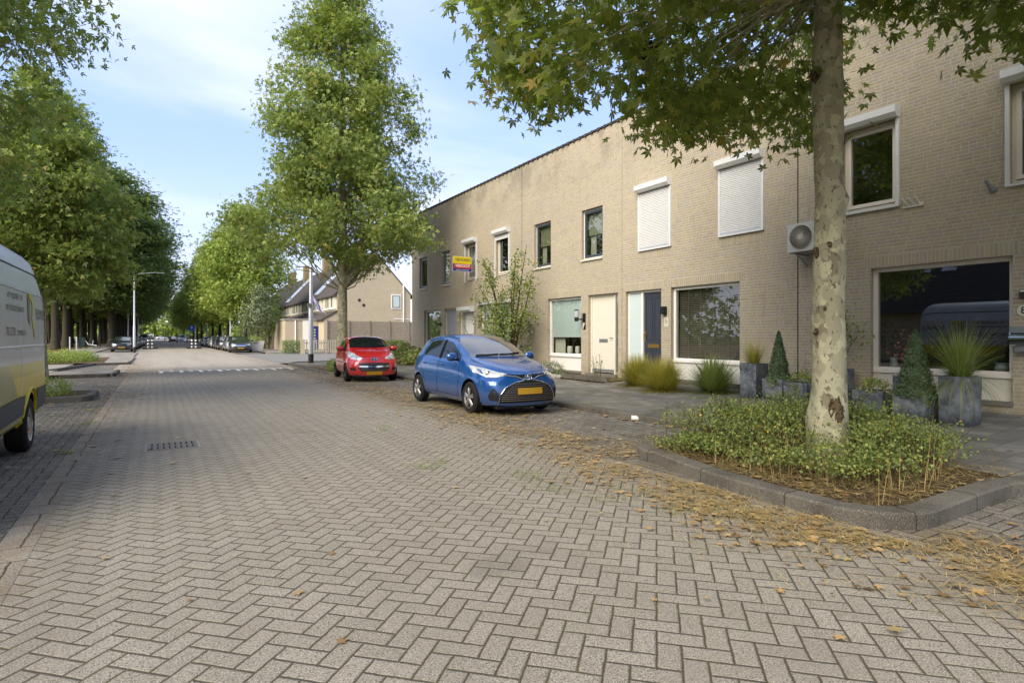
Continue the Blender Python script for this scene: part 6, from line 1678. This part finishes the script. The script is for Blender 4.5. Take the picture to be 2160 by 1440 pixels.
def blades(c, n, ln, spread, wd=.006, droop=1.0, r0=.05, up=.8, seed=0, seg=5):
    """arching grass blades: returns verts, faces, rnd"""
    a = rng.uniform(0, 2 * np.pi, n); tilt = np.abs(rng.normal(0, spread, n)); L = ln * rng.uniform(.6, 1.1, n); r_ = r0 * np.sqrt(rng.random(n))
    base = np.stack([c[0] + r_ * np.cos(a), c[1] + r_ * np.sin(a), np.full(n, c[2])], 1)
    d = np.stack([np.cos(a), np.sin(a)], 1); pr = np.stack([-np.sin(a), np.cos(a)], 1)
    V_ = []
    for k in range(seg + 1):
        u = k / seg; th = np.minimum(tilt, 1.45) + droop * u * (tilt + .25)
        if k: 
            pos = pos + (np.stack([d[:, 0] * np.sin(th), d[:, 1] * np.sin(th), np.cos(th)], 1)) * (L / seg)[:, None]
        else: pos = base
        wv = wd * (1 - u * .92)
        for sg in (-1, 1):
            V_.append(pos + sg * np.concatenate([pr * wv, np.zeros((n, 1))], 1))
    V_ = np.stack(V_, 1)
    v = V_.reshape(-1, 3); f = []
    o = (np.arange(n) * (2 * (seg + 1)))[:, None]
    q = np.concatenate([np.array([[2 * k, 2 * k + 1, 2 * k + 3, 2 * k + 2]]) for k in range(seg)], 0)
    f = (o[:, :, None] + q[None]).reshape(-1, 4)
    return v, f, np.repeat(rng.random(n), seg)
def conifer(c, hgt, rad, label):
    gs = []; n = 9500
    z = rng.random(n) ** 1.25; rr_ = rad * (1 - z) ** .8 * (.86 + .22 * rng.random(n)) * (1 + .10 * np.sin(z * 23 + rng.random(n))); a = rng.uniform(0, 6.283, n)
    lob = 1 + .16 * np.sin(a * 5 + z * 9) * np.cos(a * 3 - z * 14)
    P = np.stack([c[0] + rr_ * lob * np.cos(a), c[1] + rr_ * lob * np.sin(a), c[2] + .02 + z * hgt], 1)
    out = np.stack([np.cos(a), np.sin(a), np.full(n, .5)], 1)
    gs.append(leaf_geo(P, .030, 1, .5, out, 1.2, width=.20)); k = (c[0], c[1], c[2])
    st = MB().tube([k, (c[0], c[1], c[2] + hgt * .95)], .02, 5)
    return plant('dwarf_conifer', gs, 'conifer', k, label, 'conifer', stems=st, stemname='stem')
def flowers(c, rx, ry, h_, label, mats, n=900, cat='flowers'):
    o = root('flowering_plant', c, label, cat, 'low flowering plants in the planters')
    d = rng.normal(size=(n, 3)); d /= np.linalg.norm(d, axis=1)[:, None]; d[:, 2] = np.abs(d[:, 2])
    P = np.array(c) + d * np.array([rx, ry, h_]) * (.55 + .5 * rng.random(n))[:, None]; P[:, 2] -= (np.hypot(d[:, 0], d[:, 1]) > .85) * rng.random(n) * .12
    v, f, r_ = leaf_geo(P, .032, 1, .6, d, .8, width=.3); me = np_mesh('foliage', v - np.array(c), f, M['leafD'], r_); q = bpy.data.objects.new('foliage', me); COL.objects.link(q); q.parent = o
    for mt, k in mats:
        i = rng.choice(n, k); v, f, r_ = leaf_geo(P[i] + d[i] * .02, .016, 5, 1.2, d[i], .8, width=.35); me = np_mesh('blossom', v - np.array(c), f, M[mt], r_); q = bpy.data.objects.new('blossom', me); COL.objects.link(q); q.parent = o
    return o
p = planter(9.60, 9.99, 3.67, 4.06, .70, 'tall square blue grey planter nearest the camera, holding arching grass')
def grassplant(c, n, ln, spread, mat, label, r0=.05, wd=.005, droop=1.0, group=None):
    v, f, r_ = blades(c, n, ln, spread, wd, droop, r0); me = np_mesh('ornamental_grass', v - np.array(c), f, M[mat], r_)
    o = bpy.data.objects.new('ornamental_grass', me); COL.objects.link(o); o.location = c; ORG[o.name] = Vector(c); return tag(o, label, 'grass plant', group)
grassplant(p, 650, .86, .80, 'grassG', 'arching green grass in the tall planter nearest the camera', .07, .006, .9)
p = planter(9.45, 9.87, 4.15, 4.60, .42, 'low square planter holding the larger cone shaped conifer'); conifer(p, .98, .25, 'cone shaped dwarf conifer in front of the picture window')
flowers((p[0] - .12, p[1] - .14, p[2]), .12, .12, .10, 'sparse pink and green plants at the foot of the right conifer', [('whitef', 20), ('redleaf', 14)], 300)
p = planter(9.50, 9.92, 4.76, 5.22, .42, 'low square planter with yellow flowers, just right of the trunk'); flowers(p, .26, .28, .26, 'yellow and white flowers spilling from the planter right of the trunk', [('yellow', 130), ('whitef', 70), ('purple', 60)])
p = planter(9.62, 10.04, 5.46, 5.92, .42, 'low square planter hidden mostly behind the near trunk'); flowers(p, .24, .26, .22, 'low green plants in the planter behind the trunk', [('whitef', 60)], 700)
p = planter(9.85, 10.27, 6.20, 6.66, .42, 'low square planter left of the trunk with white flowers'); flowers(p, .27, .30, .28, 'white and purple flowers spilling from the planter left of the trunk', [('whitef', 150), ('purple', 110), ('yellow', 50)])
p = planter(10.12, 10.54, 6.86, 7.30, .42, 'low square planter holding the left slender conifer'); conifer(p, .95, .20, 'slender darker dwarf conifer by the plain brick wall')
flowers((p[0] - .14, p[1], p[2]), .12, .2, .12, 'small white flowers at the foot of the slender conifer', [('whitef', 50), ('yellow', 20)], 320)
p = planter(10.15, 10.54, 7.45, 7.84, .70, 'tall square blue grey planter at the left end of the planter row'); grassplant(p, 420, .58, .42, 'grassL', 'thin reddish green grass in the left tall planter', .07, .004, .8)
# bamboo like shrub and a rear pot
p = planter(10.75, 11.1, 6.05, 6.40, .62, 'blue grey pot standing behind the others against the wall')
stm = MB(); gs = []
for i in range(9):
    t = (p[0] + random.gauss(0, .10), p[1] + random.gauss(.05, .22), p[2] + random.uniform(.5, .98)); stm.tube([p, (p[0] * .5 + t[0] * .5 + .02, p[1] * .5 + t[1] * .5, p[2] + .45), t], .006, 4, False)
    gs.append(leaf_geo(np.array(t) + rng.normal(size=(70, 3)) * np.array([.07, .12, .17]), .06, 1, .4, width=.22))
plant('wall_shrub', gs, 'leafD', p, 'airy light green shrub behind the planters against the wall', 'shrub', stems=stm)
p = planter(10.8, 11.12, 4.95, 5.25, .55, 'pale pot right behind the near trunk by the window frame')
stm = MB(); gs = []
for i in range(6):
    t = (p[0] + random.gauss(-.05, .10), p[1] + random.gauss(0, .16), p[2] + random.uniform(.3, .7)); stm.tube([p, t], .005, 4, False); gs.append(leaf_geo(np.array(t) + rng.normal(size=(16, 3)) * .08, .045, 3, .4))
plant('small_maple', gs, 'redleaf', p, 'small reddish leaved maple right behind the near trunk', 'shrub', stems=stm)
# three clumps of fountain grass and other plants at the doors
FG = 'fountain grass clumps on the pavement'
grassplant((10.35, 11.0, gz(10.35)), 2600, .80, .95, 'grassL', 'left yellow green fountain grass clump before the blue door', .13, .008, .35, FG)
grassplant((9.95, 9.75, gz(9.95)), 2600, .78, .95, 'grassL', 'middle yellowest fountain grass clump', .14, .008, .35, FG)
grassplant((10.45, 8.75, gz(10.4)), 2500, .82, .98, 'grassG', 'right greener fountain grass clump under the shuttered house window', .13, .008, .35, FG)
# garden edging and stones at house C
o = root('brick_edging', (10.4, 12.6, gz(10.4)), 'low dark brick edging in front of the cream door', 'edging')
mb = MB(); z0 = gz(10.3)
for k in range(26): mb.box(10.22, 10.32, 12.05 + k * .085, 12.05 + k * .085 + .076, z0 - .03, z0 + .13 + .008 * (k % 3))
part('bricks', mb, M['kerb'], o)
st_ = root('rock_border', (10.2, 14.8, gz(10.2)), 'border of small grey rocks at the lavender', 'rock border')
mb = MB()
for k in range(20):
    c_ = (10.05 + random.uniform(-.1, .1), 14.1 + k * .17, gz(10.05) + .05); mb.ball(c_, random.uniform(.06, .11), 7, (1, random.uniform(.9, 1.4), .8))
part('rocks', mb, M['conc'], st_)
struct('planting_bed', MB().quad((10.1, 12.1, .235), (D, 12.1, .27), (D, 19.5, .27), (10.1, 19.5, .235)), M['soil'])
def bush(name, c, rad, n, lsize, mat, label, cat='bush', lobes=1, extra=(), shell=.7, group=None, up=.5):
    o = root(name, c, label, cat, group); g = blob_leaves(n, (c[0], c[1], c[2] + rad[2] * .55), rad, lsize, lobes, up, shell)
    me = np_mesh('foliage', g[0] - np.array(c), g[1], M[mat], g[2]); q = bpy.data.objects.new('foliage', me); COL.objects.link(q); q.parent = o
    for mt, k, sz in extra:
        g = blob_leaves(k, (c[0], c[1], c[2] + rad[2] * .6), [r_ * 1.04 for r_ in rad], sz, 5, .5, .9, width=.4); me = np_mesh('blossom', g[0] - np.array(c), g[1], M[mt], g[2]); q = bpy.data.objects.new('blossom', me); COL.objects.link(q); q.parent = o
    return o
bush('lavender', (10.45, 14.9, .2), (.35, .55, .32), 1800, .04, 'leafS', 'grey green lavender bush under the roller blind window', extra=(('purple', 90, .02),))
gs = [blades((10.45 + random.gauss(0, .12), 14.9 + random.gauss(0, .25), .3), 12, .42, .35, .003, .3, .05) for _ in range(10)]
v, f, r_ = merge_geo(gs); lv = [x for x in bpy.data.objects if x.name.startswith('lavender')][0]; me = np_mesh('flower_stalks', v - np.array((10.45, 14.9, .2)), f, M['purple'], r_); q = bpy.data.objects.new('flower_stalks', me); COL.objects.link(q); q.parent = lv
bush('yellow_flowers', (10.3, 16.9, .2), (.35, .75, .5), 1300, .05, 'leafE', 'bright yellow flowers beside the bonnet of the blue car', 'flowers', extra=(('yellow', 420, .045),))
stm = MB(); gs = []
for i in range(7):
    t = (10.5 + random.gauss(0, .08), 12.75 + random.gauss(0, .22), random.uniform(.7, 1.0)); stm.tube([(10.5, 12.75 + random.gauss(0, .05), .2), t], .006, 4, False); gs.append(leaf_geo(np.array([(10.5, 12.75, .2)]) * (1 - np.linspace(.2, 1, 12))[:, None] + np.array(t) * np.linspace(.2, 1, 12)[:, None] + rng.normal(size=(12, 3)) * .04, .05, 1, .4))
gs.append(leaf_geo(np.array((10.4, 12.5, .27)) + rng.normal(size=(90, 3)) * np.array((.1, .25, .05)), .07, 1, .6))
plant('seedy_plant', gs, 'leafE', (10.5, 12.75, .2), 'thin stalky plant in front of the cream front door', 'plant', stems=stm)
# hedges at the end of the terrace
bush('hydrangea', (9.9, 26.6, .15), (.9, 1.3, .62), 3600, .09, 'leafD', 'hydrangea bush with faded blooms behind the red car', extra=(('hydr', 330, .09),))
bush('hydrangea', (9.9, 24.6, .15), (.7, .9, .5), 2400, .09, 'leafD', 'lower hydrangea bush nearer the blue car roof', extra=(('hydr', 180, .09),))
plant('trimmed_hedge', [leaf_geo(np.stack([rng.uniform(8.6, 11.2, 7000), rng.uniform(28.8, 29.9, 7000), rng.uniform(.1, 1.25, 7000)], 1), .075, 1, .6)], 'leafD', (9.9, 29.4, .1), 'clipped bright green hedge beyond the last terraced house', 'hedge')
bush('low_bush', (6.15, 23.2, .09), (.48, .95, .36), 3800, .05, 'leafE', 'low round bush between the red car and the lamp post', extra=(('yellow', 20, .02),))
# left beds
bush('low_bush', (-2.35, 16.9, .1), (.75, .55, .30), 2600, .045, 'leafD', 'small yellow flowered bush in the island behind the van', extra=(('yellow', 50, .02),))
gsL = []
for i in range(26):
    c_ = (random.uniform(-6.8, -3.1), random.uniform(37, 41.5), .25); gsL.append(blob_leaves(420, c_, (.6, .6, random.uniform(.35, .55)), .07, 1, .5, .6))
plant('shrubbery', gsL, 'leafD', (-5, 39, .1), 'band of low yellow green shrubs in the left planting bed', 'shrubbery', kind='stuff')
gy = blob_leaves(260, (-5, 39, .6), (1.9, 2.2, .35), .045, 5, 1, .3); me = np_mesh('blossom', gy[0] - np.array((-5, 39, .1)), gy[1], M['yellow'], gy[2]); q = bpy.data.objects.new('blossom', me); COL.objects.link(q); q.location = (0, 0, 0); q.parent = [x for x in bpy.data.objects if x.name == 'shrubbery'][0]

# ------------------------------------------------------------------ shrub bed of the near tree, fallen leaves, straw, weeds
gs, gst, gtw = [], [], []
def inbed(x, y): return 4.78 < x < 7.4 and 2.35 < y < 5.5 and not (x < 5.1 and y > 5.0) and not (x < 5.2 and y < 2.7)
cl_ = []
while len(cl_) < 105:
    x, y = random.uniform(5.25, 7.7), random.uniform(2.7, 5.15)
    if y < 2.65 + .25 * abs(x - 6): continue
    if math.hypot(x - 6.22, y - 3.66) < .28: continue
    cl_.append((x, y))
stm = MB()
for x, y in cl_:
    edge = min(1, max(.1, (x - 5.1) / .9)) ; hh = (.12 + .34 * edge + random.uniform(-.10, .10) + .16 * noise.noise(Vector((x * 1.6, y * 1.6, 5)))) * (1 if y > 3.6 else (.95 if x < 6.5 else .66))
    for j in range(6):
        t = (x + random.gauss(0, .13), y + random.gauss(0, .13), .09 + hh * random.uniform(.7, 1.15)); stm.tube([(x + random.gauss(0, .04), y + random.gauss(0, .04), .08), ((x + t[0]) / 2, (y + t[1]) / 2, .09 + hh * .6), t], .0035, 3, False)
    n = random.choice((120, 200, 300, 380)); P = np.stack([x + rng.normal(0, .15, n), y + rng.normal(0, .15, n), .10 + hh * (.50 + .60 * rng.random(n) ** .8)], 1)
    gs.append(leaf_geo(P, .023, 3, .7, width=.32)); 
    gtw.append(blades((x, y, .08), 13, hh * 1.35, .6, .003, .6, .14))
for i in range(70):
    x, y = random.choice(cl_); x += random.gauss(0, .12); y += random.gauss(0, .12); hh = random.uniform(.38, .66) * (1 if y > 3.6 else .72)
    if math.hypot(x - 6.22, y - 3.66) < .25: continue
    t = np.array((x + random.gauss(0, .16), y + random.gauss(0, .16), .09 + hh)); b_ = np.array((x, y, .1)); stm.tube([tuple(b_), tuple(b_ * .5 + t * .5 + np.array((.02, .01, .05))), tuple(t)], .0035, 3, False)
    u = np.linspace(.45, 1, 26)[:, None]; gs.append(leaf_geo(b_ * (1 - u) + t * u + rng.normal(size=(26, 3)) * .028, .021, 3, .6, width=.30))
for i in range(60):
    x, y = random.uniform(4.95, 7.6), random.uniform(2.5, 5.2); gtw.append(blades((x, y, .09), 6, random.uniform(.2, .5), .9, .0025, .6, .08))
v, f, r_ = merge_geo(gs); bed0 = (6.2, 3.9, .09)
me = np_mesh('shrubbery', v - np.array(bed0), f, M['leafE'], r_); bo = bpy.data.objects.new('shrubbery', me); COL.objects.link(bo); bo.location = bed0; ORG[bo.name] = Vector(bed0)
tag(bo, 'tangled low green shrubs with yellow flowers around the near trunk', 'shrubbery', None, 'stuff'); part('stems', stm, M['barkl'], bo)
v, f, r_ = merge_geo(gtw); me = np_mesh('dry_stalks', v - np.array(bed0), f, M['straw'], r_); q = bpy.data.objects.new('dry_stalks', me); COL.objects.link(q); q.parent = bo
P = np.array([(x + random.gauss(0, .12), y + random.gauss(0, .12), .09 + random.uniform(.3, .52)) for x, y in random.choices(cl_, k=70)]); v, f, r_ = leaf_geo(P, .020, 5, 1, width=.4); me = np_mesh('blossom', v - np.array(bed0), f, M['yellow'], r_); q = bpy.data.objects.new('blossom', me); COL.objects.link(q); q.parent = bo

def zsurf(x, y):
    if inbed(x, y): return .092
    if x > 7.22: return gz(x)
    if 5.75 < x < 7.1 and y > 22.2: return .10
    return .004
def scatter(n, fn, size, mat, name, label, lobes=5, width=.24, sv=.4, lift=.006, thick=.02):
    P = []
    while len(P) < n:
        q = fn()
        if q is None: continue
        P.append((q[0], q[1], zsurf(*q) + lift + random.random() * thick))
    P = np.array(P); v, f, r_ = leaf_geo(P, size, lobes, 4.5, sizevar=sv, width=width, flat=.35)
    v[:, 2] = np.maximum(v[:, 2], np.repeat(P[:, 2] - lift * .6, len(v) // len(P)))
    me = np_mesh(name, v, f, M[mat], r_); o = bpy.data.objects.new(name, me); COL.objects.link(o); return tag(o, label, 'fallen leaves', None, 'stuff')
def curve_x(y):      # line of litter along the near gutter
    t = [(-2, 4.9), (1.2, 4.45), (2.2, 4.25), (3.2, 4.15), (4.5, 4.35), (6, 4.75), (9, 4.7), (14, 5.1), (18, 5.0), (24, 5.2), (28.2, 5.5)]
    return pchip(t)(y)
CX = pchip([(-2, 4.9), (1.2, 4.40), (2.2, 4.22), (3.2, 4.12), (4.5, 4.3), (6, 4.7), (9, 4.7), (14, 5.1), (18, 5.0), (24, 5.2), (28.2, 5.5)])
def f_gut():
    y = random.choice((random.uniform(-.5, 6), random.uniform(0, 5), random.uniform(5, 16), random.uniform(6, 28)))
    x = CX(y) + random.gauss(.08, .34 + .012 * y)
    return None if noise.noise(Vector((x * 2.1, y * 1.3, 0))) * 1.1 + random.uniform(-.5, .5) < .0 or (x > 4.5 and 2.0 < y < 5.2 and x < 7.3 and not False) else (x, y)
def f_wide():
    y = random.uniform(-1, 28) ** 1.0; x = CX(y) + random.gauss(.3, .75); return None if (4.5 < x < 7.3 and 2.0 < y < 5.6) else (x, y)
def f_kerb():
    y = random.uniform(5.5, 21.5); return (7.02 - abs(random.gauss(0, .10)), y)
def f_bed():
    x, y = random.uniform(4.85, 7.3), random.uniform(2.4, 5.4); return (x, y) if inbed(x, y) else None
def f_left():
    y = random.choice((random.gauss(17.3, 1.3), random.gauss(27, 1.5), random.uniform(8, 40), random.uniform(29, 36))); x = -.95 - random.gauss(.15, .5); 
    return None if (15.9 < y < 17.9 and x < -1.1) or (25.2 < y < 28.3 and x < -1.2) else (x, y)
def f_corner():
    return (random.uniform(5.2, 7.6), random.uniform(-1.5, 1.95))
def f_road():
    return (random.uniform(-.6, 4.3), random.uniform(1.0, 27) )
def f_pave():
    return (random.uniform(7.4, 11.1), random.uniform(2, 28))
scatter(1500, f_gut, .055, 'dead', 'fallen_leaves', 'brown and yellow leaves drifted along the right gutter')
scatter(4200, f_gut, .016, 'dead2', 'leaf_crumbs', 'crumbled leaf litter along the right gutter', 3, .4)
scatter(5000, f_wide, .011, 'dead2', 'leaf_crumbs', 'thinly spread leaf crumbs over the parking bay', 3, .4)
scatter(520, f_wide, .05, 'dead', 'fallen_leaves', 'loose leaves scattered over the right parking bay')
scatter(260, f_kerb, .06, 'dead', 'fallen_leaves', 'leaves caught against the right pavement kerb')
scatter(190, f_bed, .055, 'dead', 'fallen_leaves', 'dry leaves lying in the shrub bed of the near tree')
scatter(1800, f_bed, .016, 'dead2', 'leaf_crumbs', 'leaf mulch in the shrub bed of the near tree', 3, .4)
scatter(900, f_left, .06, 'dead', 'fallen_leaves', 'leaves scattered along the left gutter')
scatter(2600, f_left, .018, 'dead2', 'leaf_crumbs', 'leaf crumbs along the left gutter', 3, .4)
scatter(150, f_corner, .06, 'dead', 'fallen_leaves', 'leaves on the dark bricks at the lower right')
scatter(70, f_road, .045, 'dead', 'fallen_leaves', 'single leaves lying out on the road')
scatter(90, f_pave, .055, 'dead', 'fallen_leaves', 'single leaves lying on the right pavement')
def f_xs():
    y = random.uniform(26.5, 31); x = random.choice((random.uniform(-1, 1.2), random.uniform(3.5, 6.5), random.uniform(-1.2, 6))); return (x, y)
scatter(700, f_xs, .05, 'dead', 'fallen_leaves', 'leaves around the ends of the white road marking')
scatter(3500, f_xs, .02, 'dead2', 'leaf_crumbs', 'leaf crumbs around the white road marking', 3, .4)
# straw along the gutter: short flat stalks
def stalks(n, fn, ln, mat, name, label, wd=.002):
    V_, F_ = [], []
    k = 0
    while k < n:
        q = fn()
        if q is None: continue
        z = zsurf(*q) + random.uniform(.006, .035); a = random.gauss(1.9, .9); L = ln * random.uniform(.4, 1.2); dx_, dy_ = math.cos(a) * L, math.sin(a) * L; px_, py_ = -math.sin(a) * wd, math.cos(a) * wd; bz_ = random.uniform(-.01, .02)
        cxm = random.gauss(0, .15) * L
        m_ = (q[0] + dx_ / 2 - math.sin(a) * cxm, q[1] + dy_ / 2 + math.cos(a) * cxm)
        o = len(V_); V_ += [(q[0] + px_, q[1] + py_, z), (q[0] - px_, q[1] - py_, z), (m_[0] - px_, m_[1] - py_, z + .012), (m_[0] + px_, m_[1] + py_, z + .012), (q[0] + dx_ - px_, q[1] + dy_ - py_, max(z + bz_, .004)), (q[0] + dx_ + px_, q[1] + dy_ + py_, max(z + bz_, .004))]
        F_ += [(o, o + 1, o + 2, o + 3), (o + 3, o + 2, o + 4, o + 5)]; k += 1
    me = np_mesh(name, np.array(V_), np.array(F_), M[mat], rng.random(len(F_))); o = bpy.data.objects.new(name, me); COL.objects.link(o); return tag(o, label, 'straw', None, 'stuff')
stalks(8500, f_gut, .13, 'straw', 'straw', 'dry straw and stalks drifted along the right gutter')
stalks(2600, f_bed, .16, 'straw', 'straw', 'dry stalks lying in the shrub bed')
stalks(3500, f_wide, .09, 'straw', 'straw', 'loose straw on the parking bay')
# weeds and moss cushions between the bricks
gs = []
for (x, y) in ((2.55, 6.0), (2.75, 6.2), (3.3, 5.0), (3.1, 4.6), (3.6, 4.05), (3.75, 3.4), (4.0, 3.1), (2.9, 8.9), (8.2, 7.6), (8.0, 6.7), (8.35, 9.4), (8.6, 10.6), (7.5, 9.1), (7.35, 7.2), (-.9, 12), (-.85, 9), (-1.0, 14), (4.5, 11)):
    for _ in range(5): gs.append(blades((x + random.gauss(0, .14), y + random.gauss(0, .10), zsurf(x, y)), 16, .07, .9, .0025, .5, .09, seg=3))
v, f, r_ = merge_geo(gs); me = np_mesh('weeds', v, f, M['grassG'], r_); o = bpy.data.objects.new('weeds', me); COL.objects.link(o); tag(o, 'small weed tufts growing between the paving bricks', 'weeds', None, 'stuff')
